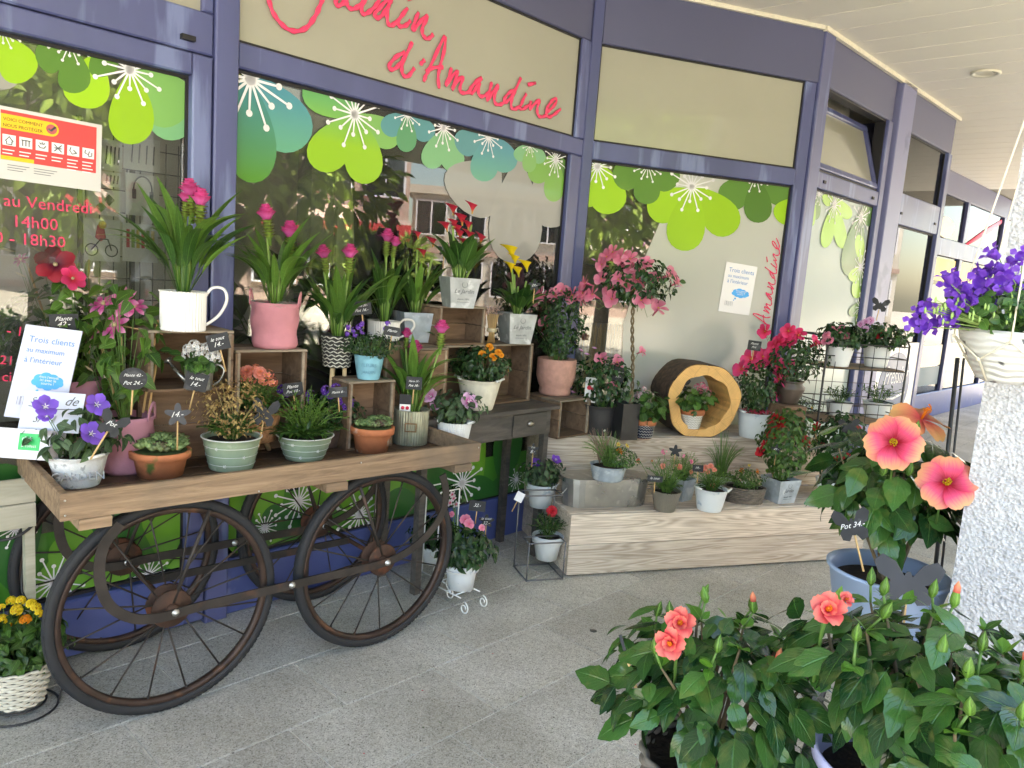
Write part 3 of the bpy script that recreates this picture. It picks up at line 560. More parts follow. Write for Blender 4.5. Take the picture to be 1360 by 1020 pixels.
# ------------------------------------------------------------------ inside the shop
inwall=mat('shop_inner_wall',(.50,.47,.40),.8,.25,1.2);infl=mat('shop_floor',(.34,.30,.25),.5,.2,3)
def wpoly(pts,z): return [(p[0],p[1],z) for p in pts]
FP=[F1.w(-3.2,.06,0),F1.w(1.46,.06,0),F2.w(.05,.06,0),F2.w(1.58,.06,0),F3.w(.05,.06,0),F3.w(2.9,.06,0),F3.w(2.9,2.6,0),F1.w(4.9,3.6,0),F1.w(-3.2,3.6,0)]
q=MB();q.add(wpoly(FP,.006),[tuple(range(len(FP)))],None,0,False);o=part('shop_floor',q,infl);o['kind']='structure'
q=MB();q.add(wpoly(FP,3.235),[tuple(range(len(FP)))[::-1]],None,0,False);o=part('shop_ceiling',q,ceilm);o['kind']='structure'
q=MB()
for a,b in ((5,6),(6,7),(7,8),(8,0)):
    A_,B_=FP[a],FP[b];d_=(B_-A_)/np.linalg.norm(B_-A_);n_=np.array([-d_[1],d_[0],0])*-.05
    q.quadbox([A_,B_,B_+n_,A_+n_],[v+np.array([0,0,3.235]) for v in (A_,B_,B_+n_,A_+n_)])
o=part('shop_inner_walls',q,inwall);o['kind']='structure'
def inthing(name,label,cat,u,t,fr=F1,z=.006,group=None): return thing(name,label,cat,fr.w(u,t,z),fr.rz,group)
# card rack
paper=mat('card_paper',(.62,.62,.58),.6,.05,8)
rk=inthing('card_rack','dark wire greeting card rack standing behind the door glass','card rack',F1.px(165,290,.25)[0],.25)
u0=F1.px(165,290,.25)[0]
q=MB()
for x in np.arange(-.14,.22,.05): q.tube([(x,0,.2),(x,0,1.95)],.0022,5)
for z in np.arange(.3,1.95,.085): q.tube([(-.16,0,z),(.23,0,z)],.0022,5)
for x in (-.16,.03,.23): q.box(x-.008,x+.008,-.008,.008,0,2.0)
part('wire_grid',q,mat('rack_bronze',(.05,.035,.025),.5,.2,10,metal=.4),rk)
cards=[((134,186,162,229),None),((163,183,213,229),None),((115,252,160,288),'g'),((165,231,212,289),'h'),((110,290,160,349),'b'),((161,297,210,350),'w'),((135,230,160,250),None),((222,285,240,330),'p')]
prr=mat('print_red',(.5,.06,.08),.6,.1,5);pry=mat('print_yellow',(.6,.42,.06),.6,.1,5);prg=mat('print_green',(.2,.33,.06),.6,.1,5);prk=mat('print_black',(.02,.02,.02),.6,.1,5);prb=mat('print_blue',(.04,.22,.62),.5,.1,5);prpk=mat('print_rose',(.6,.25,.28),.6,.1,5)
for (x0,y0,x1,y1),k in cards:
    a=F1.px(x0,y1,.24);b=F1.px(x1,y0,.24);cx_=(a[0]+b[0])/2-u0;w=(b[0]-a[0])*.96;z0=F1.px((x0+x1)/2,y1,.24)[1];z1=F1.px((x0+x1)/2,y0,.24)[1];h=z1-z0
    q=MB();q.box(-w/2,w/2,-.003,0,0,h*.95);c=part('card',q,paper,rk,mtx((cx_,-.012,z0)))
    zc=h*.5
    def pr(nm,Q,m_): part(nm,Q,m_,c)
    if k=='h':
        q=MB();q.tube([(w*.27*math.cos(t_),-.005,zc+h*.1+h*.3*math.sin(t_)) for t_ in np.linspace(-.1,3.24,14)],.003,5,flat=.4,nrm=(0,1,0));q.box(-w*.31,-w*.2,-.006,-.004,h*.38,h*.6);q.box(w*.2,w*.31,-.006,-.004,h*.36,h*.58);pr('headphones_print',q,prk)
    elif k=='b':
        for sx in (-.3,.25): q=MB();q.tube([(w*sx+w*.17*math.cos(t_),-.005,h*.25+w*.17*math.sin(t_)) for t_ in np.linspace(0,6.283,17)[:-1]],.0022,5,closed=True,nrm=(0,1,0));pr('wheel_print',q,prk)
        q=MB();q.tube([(-w*.3,-.005,h*.25),(-w*.05,-.005,h*.5),(w*.15,-.005,h*.5),(w*.25,-.005,h*.25)],.0025,5);pr('frame_print',q,prk)
        q=MB();q.lathe([(0,-.03),(.02,-.015),(.012,.03),(0,.035)],8,(-w*.05,-.004,h*.62),sy=.08);pr('rider_print',q,prr);q=MB();q.sph((w*-.0,-.005,h*.82),w*.12,k=8);part('hat_print',q,pry,c)
    elif k=='w':
        for i in range(6): q=MB();x=(i-2.5)*w*.14;q.box(x-.006,x+.006,-.005,-.0035,h*.35,h*.8);pr('bottle_print',q,(prr,prg,pry)[i%3])
    elif k=='g':
        q=MB();q.lathe([(.0,-.02),(.02,0),(.0,.02)],12,(-w*.1,-.004,h*.3),sy=.05);pr('apple_print',q,prg);q=MB();q.lathe([(0,-.025),(.02,.0),(0,.02)],12,(w*.15,-.004,h*.6),sy=.05);pr('ball_print',q,prk)
    elif k=='p':
        q=MB();q.lathe([(0,-.015),(.008,0),(0,.015)],10,(0,-.004,h*.5),sy=.05);pr('flower_print',q,prr)
    else:
        for i in range(4): q=MB();x=(i-1.5)*w*.2;q.tube([(x,-.005,h*.2),(x+.004,-.005,h*.75)],.0028,5,flat=.4,nrm=(0,1,0));pr('line_print',q,prk)
# grey column, blinds, shelf
p=F1.px(418,300,.7);t=inthing('inner_column','grey square column inside the shop behind the large window','column',p[0],.7);q=MB();q.box(-.07,.07,-.07,.07,0,3.2);part('shaft',q,mat('grey_paint',(.17,.17,.16),.7,.1,2),t)
bl=inthing('slatted_display','pale slatted display panel inside the window behind the pink curcumas','display panel',F1.px(500,300,1.)[0],1.)
slat=mat('slat_white',(.42,.43,.38),.6,.05,3)
for i in range(17):
    q=MB();q.box(-.30,.30,-.01,.006,0,.058);part('slat',q,slat,bl,mtx((0,0,.65+i*.068)))
q=MB();q.box(-.32,-.30,-.02,.03,0,1.85);q.box(.30,.32,-.02,.03,0,1.85);part('slat_post',q,darkwood,bl)
sh=inthing('display_shelf','brown wooden shelf unit inside, low behind the door glass','shelf',F1.px(15,480,.3)[0],.32)
for z in (.55,.8,1.02): q=MB();q.box(-.35,.35,-.12,.12,0,.02);part('shelf_board',q,cratewood,sh,mtx((0,0,z)))
for x in (-.35,.35): q=MB();q.box(x-.012,x+.012,-.12,.12,0,1.2);part('shelf_side',q,cratewood,sh)
# bamboo mat roll behind the bay window
u_,z_=F2.px(802,470,.25);bb=inthing('bamboo_bundle','upright bundle of thin bamboo canes behind the bay window glass','bamboo bundle',u_,.25,F2)
q=MB()
for i in range(60): q.tube([(-.16+.32*i/59,rnd.uniform(-.03,.03),.3),(-.15+.31*i/59+rnd.uniform(-.01,.01),rnd.uniform(-.03,.03),1.24+rnd.uniform(-.03,.02))],.0035,5)
part('canes',q,bamboo,bb,kind='stuff')
q=MB();q.box(-.2,.2,-.03,.05,1.26,1.42);part('dark_box',q,slate,bb)
# ------------------------------------------------------------------ leaves
def leaf(L,Wd,kind='ovate',fold=.18,droop=.5,n=5,across=2,serr=0,pet=0.,curl=0.):
    q=MB();V=[];U=[];y=z=0.;rows=[]
    for i in range(n+1):
        t=i/n
        if kind=='ovate': w=math.sin(math.pi*min(1,t**.75*.97+.03))**.9
        elif kind=='lance': w=math.sin(math.pi*min(1,t**.6*.97+.03))**1.1
        elif kind=='blade': w=(min(1,t*3.2+.25))*(1-t**2.6)**.8
        elif kind=='round': w=math.sin(math.pi*min(1,t*.94+.05))**.6
        elif kind=='heart': w=math.sin(math.pi*min(1,t**.5*.95+.05))**.8*1.05
        else: w=1-t
        if i==n: w=.02
        if serr and 0<i<n and i%2: w*=1-serr
        a=-droop*t;
        if i: y+=L/n*math.cos(a);z+=L/n*math.sin(a)
        hw=Wd/2*w
        for j in range(across+1):
            s=j/across*2-1;zz=z+abs(s)*hw*fold*2-curl*s*s*hw
            V.append((s*hw,y+pet,zz));U.append((.5+s*.5,t))
    m_=across+1
    f=[(i*m_+j,i*m_+j+1,(i+1)*m_+j+1,(i+1)*m_+j) for i in range(n) for j in range(across)]
    q.add(V,f,U,0,True)
    if pet: q.add([(-.012*L,0,0),(.012*L,0,0),(.012*L,pet,0),(-.012*L,pet,0)],[(0,1,2,3)],None,0,True)
    return q
LV={}
def leafvar(key,*a,k=4,**kw):
    if key not in LV:
        r_=random.Random(hash(key)%97 if not isinstance(key,str) else sum(map(ord,key)));o=[]
        for i in range(k):
            kk=dict(kw);kk['droop']=kw.get('droop',.5)*r_.uniform(.3,1.6);kk['fold']=kw.get('fold',.18)*r_.uniform(.4,1.5);o.append(leaf(*a,**kk))
        LV[key]=o
    return LV[key]
LM={}
def leafmeshes(key,m):
    if (key,m.name) not in LM: LM[(key,m.name)]=[l.mesh('leaf',m) for l in LV[key]]
    return LM[(key,m.name)]
leafvar('unit_ovate',1,.55,'ovate',droop=.5);leafvar('unit_lance',1,.26,'lance',droop=.7);leafvar('unit_round',1,.9,'round',droop=.4,n=4);leafvar('unit_blade',1,.085,'blade',droop=.75,n=8,fold=.35)
leafvar('unit_hib',1,.62,'ovate',droop=.55,n=9,across=4,serr=.09,fold=.12,pet=.14,curl=.15,k=6)
leafvar('unit_heart',1,.66,'heart',droop=.6,n=6,fold=.12,pet=.15);leafvar('unit_small',1,.5,'ovate',n=3,droop=.4);leafvar('unit_smalllance',1,.24,'lance',n=3,droop=.4)
leafvar('unit_curc',.74,.115,'ovate',droop=.95,n=9,fold=.30,k=6,pet=.30);leafvar('unit_spoon',1,.34,'blade',droop=.5,n=5,fold=.25);leafvar('unit_calla',1,.42,'ovate',droop=.7,n=7,fold=.2,pet=.5,across=4)
leafvar('unit_needle',1,.03,'blade',droop=.5,n=2)
leafvar('unit_lobed',1,1.0,'round',droop=.3,n=7,fold=.1,across=4,serr=.2,pet=.2)
def sph_dir(az,el): return np.array([math.cos(el)*math.cos(az),math.cos(el)*math.sin(az),math.sin(el)])
FACING={'unit_ovate','unit_round','unit_heart','unit_lobed','unit_small','unit_hib'}
# --- street side, seen mirrored in the glass
C2=CAM+F1.n*6.0
def env(az,D): a=R(az);return np.array([C2[0]+D*math.sin(a),C2[1]+D*math.cos(a),-.13])
brick=mat('facade_rose',(.50,.36,.30),.8,.08,1);pale=mat('facade_cream',(.62,.58,.50),.8,.08,1);wing=glassmat('far_window',(.25,.3,.35),2.2);rede=mat('shop_red_band',(.55,.05,.05),.5,.1,2)
def block(label,az,D,w,d,h,m,floors,cols,band=None,roof=None,turn=0):
    P=env(az,D);a=R(az+turn);t=thing('street_building',label,'building',P,-a)
    q=MB();q.box(-w/2,w/2,.25,d,0,h);part('wall',q,m,t)
    fh=h/floors;cw=w/cols;wq=MB();wq.box(-cw*.36,cw*.36,0,.12,0,fh*.55);wm=wq.mesh('window',wing);fq=MB()
    for a_,b_,c_,d_ in ((-cw*.40,cw*.40,-.05,0),(-cw*.40,cw*.40,fh*.55,fh*.55+.06),(-cw*.40,-cw*.36,0,fh*.55),(cw*.36,cw*.40,0,fh*.55),(-.03,.03,0,fh*.55)): fq.box(a_,b_,-.04,.1,c_,d_)
    fmsh=fq.mesh('frame',whitem)
    for i in range(floors):
        q=MB();q.box(-w/2-.05,w/2+.05,.12,.3,0,.22);part('floor_band',q,pale if m is brick else brick,t,mtx((0,0,i*fh)))
        for j in range(cols):
            M=mtx((-w/2+cw*(j+.5),.14,i*fh+fh*.32));o=part('window',wm,None,t,M);part('frame',fmsh,None,o)
    if band: q=MB();q.box(-w/2,w/2,-.3,.2,fh*.86,fh*1.02);part('shop_fascia',q,band,t)
    q=MB();q.box(-w/2-.3,w/2+.3,0,d+.2,h,h+.3);part('roof',q,roof or pale,t);return t
block('rose fronted apartment block across the street, red band over its shops',105.5,24,9.5,8,14,brick,5,6,rede)
block('low cream house across the street, left of the tall block in the reflection',88.5,30,6,7,4.4,pale,2,4)
block('long cream apartment block across the street beyond the trees',116,30,18,8,13,pale,4,9)
block('wide rose block across the street behind the camera',140,28,16,8,11,brick,4,8)
block('cream end block far down the street',72,42,12,8,9,pale,3,6)
crownm=leafmat('street_tree_leaf',(.10,.17,.02),(.26,.36,.06),.5,.35,.1)
def street_tree(label,P,h,r,seed):
    r_=random.Random(seed);t=thing('street_tree',label,'tree',P,0,'trees across the street')
    q=MB();q.tube([(0,0,0),(.05,.02,h*.3),(0,.1,h*.6),(.05,.1,h*.85)],[.16,.12,.08,.03],8)
    for i in range(7): a=r_.uniform(0,6.28);z=h*r_.uniform(.35,.6);q.tube([(0,.05,z),(r*.4*math.cos(a),r*.4*math.sin(a),z+h*.12),(r*.75*math.cos(a),r*.75*math.sin(a),z+h*.22)],[.05,.035,.012],6)
    part('trunk',q,barkm,t);q=MB();vs_=LV['unit_small']
    blobs=[(r_.uniform(-.6,.6)*r,r_.uniform(-.6,.6)*r,h*r_.uniform(.45,.95),r*r_.uniform(.3,.5)) for _ in range(14)]
    for _ in range(2200):
        b=r_.choice(blobs);d=sph_dir(r_.uniform(0,6.28),r_.uniform(-1.2,1.5));p=np.array(b[:3])+d*b[3]*r_.uniform(.6,1.05);q.put(r_.choice(vs_),mtx(p,d+np.array([0,0,-.3]),(r_.uniform(-1,1),r_.uniform(-1,1),1),.26))
    part('crown',q,crownm,t,kind='stuff')
for i,(az,D,h,r,l) in enumerate([(103.5,13,5.0,2.0,'leafy street tree mirrored left of the window middle'),(110,12,4.4,2.2,'broad leafy tree mirrored beside the window post'),(118,13,5.5,2.4,'leafy tree mirrored in the door glass'),(127,14,5,2.3,'leafy tree furthest behind the camera'),(96.0,17,1.9,1.1,'small round tree before the rose block')]): street_tree(l,env(az,D),h,r,i)
# ================================================================== FLOWERS (mesh data shared between blooms)
def petal_grid(L,Wd,n=4,k=4,bend=.3,cup=.2,wav=0.,tipw=.35,base=.12,ph=0,notch=0):
    V=[];U=[];y=z=0
    for i in range(n+1):
        t=i/n
        w=Wd/2*(base+(1-base)*math.sin(min(1,t/.68)*math.pi/2))*(1 if t<.68 else 1-(1-tipw)*((t-.68)/.32)**1.6)
        a=bend*(1-2.2*t)
        if i: y+=L/n*math.cos(a);z+=L/n*math.sin(a)
        for j in range(k+1):
            s=j/k*2-1;V.append((s*w,y-abs(s)*notch*L*(t**2)+(.03*L*math.sin(7*s+ph) if i==n and wav else 0),z+cup*s*s*w+wav*math.sin(5*s+ph+t*3)*t*w));U.append((.5+s*.5,t))
    f=[(i*(k+1)+j,i*(k+1)+j+1,(i+1)*(k+1)+j+1,(i+1)*(k+1)+j) for i in range(n) for j in range(k)]
    return V,f,U
def radial(q,num,L,Wd,el,r0=0.,mi=0,z0=0,twist=0,tilt=0,jit=0,seed=1,**kw):
    r_=random.Random(seed)
    for i in range(num):
        V,f,U=petal_grid(L,Wd,ph=i*1.7,**kw);a=2*math.pi*(i+r_.uniform(-jit,jit))/num+twist;e=el+r_.uniform(-jit,jit)*.5
        d=sph_dir(a,e);rd=np.array([math.cos(a),math.sin(a),0]);zz=np.cross(np.cross(d,[0,0,1.]),d);
        M=mtx(rd*r0+np.array([0,0,z0]),d,zz);
        if tilt:
            c,s=math.cos(tilt),math.sin(tilt);x,z=M[:3,0].copy(),M[:3,2].copy();M[:3,0]=x*c+z*s;M[:3,2]=z*c-x*s
        q.add(V,f,U,mi,True,M)
pm_pink=petmat('petal_pink',(.75,.18,.30),(.80,.22,.36),(.84,.34,.46));pm_hot=petmat('petal_hot_pink',(.75,.05,.10),(.78,.045,.20),(.80,.08,.26));pm_dpink=petmat('petal_deep_pink',(.55,.02,.05),(.70,.03,.14),(.74,.05,.2))
pm_red=petmat('petal_red',(.25,.0,.01),(.52,.008,.02),(.60,.015,.04));pm_crim=petmat('petal_crimson',(.10,.0,.02),(.26,.005,.02),(.33,.01,.03))
pm_viol=petmat('petal_violet',(.20,.10,.55),(.20,.085,.62),(.24,.11,.70));pm_purp=petmat('petal_purple',(.26,.10,.62),(.17,.045,.50),(.22,.07,.58));pm_lil=petmat('petal_lilac',(.60,.14,.42),(.72,.40,.66),(.78,.50,.72))
pm_clem=petmat('petal_clematis',(.62,.12,.32),(.45,.045,.22),(.72,.28,.50));pm_white=petmat('petal_white',(.78,.74,.74),(.80,.79,.78),(.82,.81,.80));pm_wpink=petmat('petal_white_pink',(.62,.08,.2),(.80,.66,.68),(.82,.74,.76))
pm_cor=petmat('petal_coral',(.72,.30,.12),(.80,.24,.16),(.82,.34,.26));pm_org=petmat('petal_orange',(.75,.20,.01),(.82,.28,.01),(.84,.36,.02));pm_yel=petmat('petal_yellow',(.62,.42,.01),(.82,.60,.02),(.84,.66,.04));pm_rust=petmat('petal_rust',(.55,.30,.01),(.55,.06,.01),(.75,.32,.02))
pm_cur=petmat('petal_curcuma',(.62,.08,.32),(.74,.14,.44),(.60,.05,.22));pm_curg=petmat('bract_green',(.22,.38,.07),(.30,.42,.08),(.14,.10,.05));pm_calr=petmat('spathe_red',(.50,.30,.04),(.60,.03,.04),(.42,.015,.05));pm_caly=petmat('spathe_yellow',(.50,.48,.02),(.82,.60,.01),(.84,.64,.02))
pm_hib=petmat('petal_hibiscus',(.38,.002,.02),(.80,.07,.18),(.85,.42,.20),(.10,.52,1.0));pm_hibc=petmat('petal_hibiscus_coral',(.62,.02,.06),(.82,.09,.12),(.84,.22,.16));pm_hibo=petmat('petal_hibiscus_peach',(.7,.10,.10),(.82,.28,.14),(.85,.46,.18))
pm_staw=petmat('straw_bract',(.6,.5,.3),(.62,.53,.35),(.65,.55,.4))
FP_={}
def fproto(key,fn,mats): 
    if key not in FP_: q=MB();fn(q);FP_[key]=(q,mats)
    return FP_[key]
def f_trumpet(q):
    radial(q,5,.036,.036,.35,.004,0,.012,tilt=.35,bend=.25,tipw=.30,n=4,k=4,cup=.1);q.tube([(0,0,-.03),(0,0,-.008),(0,0,.013)],[.002,.0045,.007],8,0);q.sph((0,0,.012),.004,1,6)
for nm,m_ in (('mand_pink',pm_pink),('mand_hot',pm_hot),('mand_dp',pm_dpink),('mand_red',pm_red)): fproto(nm,f_trumpet,[m_,pm_yel])
def f_platy(q): radial(q,5,.034,.032,.45,.004,0,0,bend=.25,tipw=.05,n=5,k=4,cup=-.15);radial(q,5,.010,.003,.6,.001,1,.004,n=2,k=1);q.sph((0,0,.003),.003,1,6)
fproto('platy_v',f_platy,[pm_viol,pm_white]);fproto('platy_p',f_platy,[pm_purp,pm_white]);fproto('platy_pk',f_platy,[pm_lil,pm_white])
def f_hib(q):
    radial(q,5,.078,.086,.22,.004,0,0,bend=.55,tipw=.62,n=7,k=8,cup=.05,wav=.06,tilt=.18,base=.25);q.tube([(0,0,0),(0,.002,.02),(0,.004,.042)],[.004,.003,.0025],8,1)
    r_=random.Random(2)
    for i in range(38): a=r_.uniform(0,6.28);z=r_.uniform(.018,.046);q.sph((.0085*math.cos(a),.003+.0085*math.sin(a),z),.0026,1,4)
    for i in range(5): a=i*1.256;q.tube([(0,.004,.042),(.006*math.cos(a),.004+.006*math.sin(a),.054)],.0012,4,1)
fproto('hib',f_hib,[pm_hib,pm_yel])
def f_hibhalf(q):
    radial(q,5,.050,.046,.75,.003,0,0,bend=.5,tipw=.5,n=6,k=6,cup=.3,wav=.14,tilt=.35);radial(q,5,.032,.034,1.1,.002,0,.004,bend=.3,tipw=.5,n=4,k=4,cup=.3,wav=.15,twist=.5);q.tube([(0,0,0),(0,0,.030)],.0035,8,1);[q.sph((.005*math.cos(a),.005*math.sin(a),.018+.003*a),.003,1,5) for a in np.linspace(0,6,10)]
fproto('hibc',f_hibhalf,[pm_hibc,pm_org])
def f_hibo(q): radial(q,5,.070,.066,-.12,.003,0,0,bend=.3,tipw=.6,n=5,k=6,cup=.1,wav=.1,tilt=.2);q.tube([(0,0,0),(0,0,.035)],.0035,8,1);[q.sph((.006*math.cos(a),.006*math.sin(a),.022+.003*a),.003,1,5) for a in np.linspace(0,6,10)]
fproto('hibo',f_hibo,[pm_hibo,pm_org])
def f_clem(q): radial(q,7,.042,.018,.15,.003,0,0,bend=.3,tipw=.1,n=5,k=2,cup=.2,jit=.15);q.sph((0,0,.004),.006,1,7);radial(q,9,.010,.002,.9,.002,1,.002,n=2,k=1)
fproto('clem',f_clem,[pm_clem,pm_staw])
def f_clemr(q): radial(q,6,.046,.038,.25,.003,0,0,bend=.3,tipw=.3,n=5,k=4,cup=.15,jit=.1);q.sph((0,0,.004),.006,1,7)
fproto('clemr',f_clemr,[pm_crim,pm_staw]);fproto('clemm',f_clemr,[pm_dpink,pm_staw])
def f_imp(q): radial(q,5,.018,.020,.15,.001,0,0,bend=.2,tipw=.75,n=3,k=3,cup=.1,jit=.1);q.sph((0,0,.001),.0025,1,5)
fproto('imp_pink',f_imp,[pm_pink,pm_hot]);fproto('imp_lil',f_imp,[pm_lil,pm_white]);fproto('imp_red',f_imp,[pm_red,pm_crim])
def f_dbl(q):
    for k_,(n_,L,el) in enumerate(((6,.020,.1),(6,.016,.6),(5,.011,1.0))): radial(q,n_,L,L*1.0,el,.001,0,k_*.003,twist=k_*.5,bend=.4,tipw=.7,n=3,k=3,cup=.3,jit=.2,seed=k_)
fproto('dbl_red',f_dbl,[pm_red]);fproto('dbl_org',f_dbl,[pm_org]);fproto('dbl_cor',f_dbl,[pm_cor]);fproto('dbl_pink',f_dbl,[pm_pink])
def f_small(q): radial(q,5,.010,.008,.3,.0005,0,0,bend=.2,tipw=.5,n=2,k=2);q.sph((0,0,.001),.0018,1,5)
for nm,m_,c_ in (('sm_white',pm_white,pm_yel),('sm_cor',pm_cor,pm_yel),('sm_yel',pm_yel,pm_org),('sm_org',pm_org,pm_yel),('sm_purp',pm_purp,pm_white),('sm_pink',pm_pink,pm_white),('sm_wp',pm_wpink,pm_hot)): fproto(nm,f_small,[m_,c_])
def clusterf(base,n,r,flat=.6):
    def fn(q):
        r_=random.Random(n)
        for i in range(n):
            d=sph_dir(r_.uniform(0,6.28),math.asin(r_.uniform(0.02,1)));p=d*r*np.array([1,1,flat]);q.put(FP_[base][0],mtx(p,np.cross(d,(r_.uniform(-1,1),.4,.3)),d,1))
    return fn
for nm,b_,n_,r_ in (('cl_white','sm_white',16,.022),('cl_cor','sm_cor',9,.014),('cl_yel','sm_yel',16,.013),('cl_org','sm_org',16,.013),('cl_ger','sm_wp',14,.02),('cl_gerp','sm_pink',14,.02),('cl_purp','sm_purp',7,.014),('cl_lil','sm_pink',8,.016)): fproto(nm,clusterf(b_,n_,r_),FP_[b_][1])
def f_daisy(q): radial(q,6,.014,.009,.15,.003,0,0,bend=.2,tipw=.5,n=2,k=2);q.sph((0,0,.001),.0045,1,6)
fproto('daisy_y',f_daisy,[pm_yel,pm_org]);fproto('daisy_r',f_daisy,[pm_rust,pm_org])
def f_bell(q):
    q.lathe([(.001,-.020),(.006,-.018),(.0085,-.008),(.011,0)],10,mi=0);radial(q,5,.015,.014,.6,.009,0,-.001,bend=.3,tipw=.08,n=3,k=2)
fproto('bell',f_bell,[pm_purp])
def f_cur(q):
    for k_ in range(5):
        radial(q,5,.034-.003*k_,.030-.002*k_,1.02+.06*k_,.009-.0015*k_,0,.0+.0075*k_,twist=k_*.7,bend=.35,tipw=.25,n=4,k=3,cup=.5,jit=.1,seed=k_)
    for k_ in range(6): radial(q,4,.020,.020,1.0,.006,1,-.052+.0085*k_,twist=k_*.8,bend=.6,tipw=.4,n=3,k=3,cup=.5,jit=.1,seed=k_+9)
    q.tube([(0,0,-.07),(0,0,-.02),(0,0,.02)],[.004,.009,.010],8,1)
fproto('cur',f_cur,[pm_cur,pm_curg])
def calla(q):
    n,k=9,12;V=[];U=[]
    for i in range(n+1):
        t=i/n;r=.003+.015*t**2.6;z=t*.042
        for j in range(k+1):
            a=2*math.pi*(j/k)*1.08-.2;fl=(1 if t<.8 else 1+.5*(t-.8)/.2*(.5+.5*math.cos(a-math.pi/2)));lean=.018*t*t
            V.append((r*fl*math.cos(a),r*fl*math.sin(a)*1.15+lean*(math.sin(a)*.5+.5),z+ .016*t**3*(.5+.5*math.sin(a))));U.append((j/k,t))
    q.add(V,[(i*(k+1)+j,i*(k+1)+j+1,(i+1)*(k+1)+j+1,(i+1)*(k+1)+j) for i in range(n) for j in range(k)],U,0,True);q.tube([(0,0,.012),(0,.002,.036)],.0022,6,1)
fproto('calla_y',calla,[pm_caly,pm_yel]);fproto('calla_r',calla,[pm_calr,pm_yel])
def f_bud(q): q.lathe([(.0,-.008),(.0045,-.004),(.0085,.004),(.0075,.014),(.002,.026),(0,.030)],8,fn=lambda a,z:1+.12*math.cos(5*a));radial(q,6,.014,.003,.5,.004,0,-.006,n=2,k=1,bend=.4)
fproto('hbud',f_bud,[lf_lime]);
def f_budc(q): q.lathe([(0,.018),(.006,.020),(.006,.030),(.001,.040),(0,.041)],8,mi=0);q.lathe([(.0,-.008),(.0045,-.004),(.0085,.004),(.0078,.014),(.005,.024)],8,mi=1);radial(q,6,.014,.003,.5,.004,1,-.006,n=2,k=1,bend=.4)
fproto('hbudc',f_budc,[pm_hibo,lf_lime])
def f_longbud(q): q.lathe([(0,-.02),(.002,-.012),(.0045,.0),(.003,.014),(0,.022)],7)
fproto('budp',f_longbud,[pm_lil]);fproto('budw',f_longbud,[pm_staw]);fproto('budhot',f_longbud,[pm_hot]);fproto('budr',f_longbud,[pm_red])
FMsh={}
def bloom(parent,key,loc,d,s=1.,name='flower',seed=None):
    if key not in FMsh: q,m_=FP_[key];FMsh[key]=q.mesh(name,m_)
    y=np.cross(np.array(d,float),(.3,.9,.2)+np.array([rnd.uniform(-.5,.5)]*3));return part(name,FMsh[key],None,parent,mtx(loc,y if np.linalg.norm(y)>1e-6 else (0,1,0),d,s))
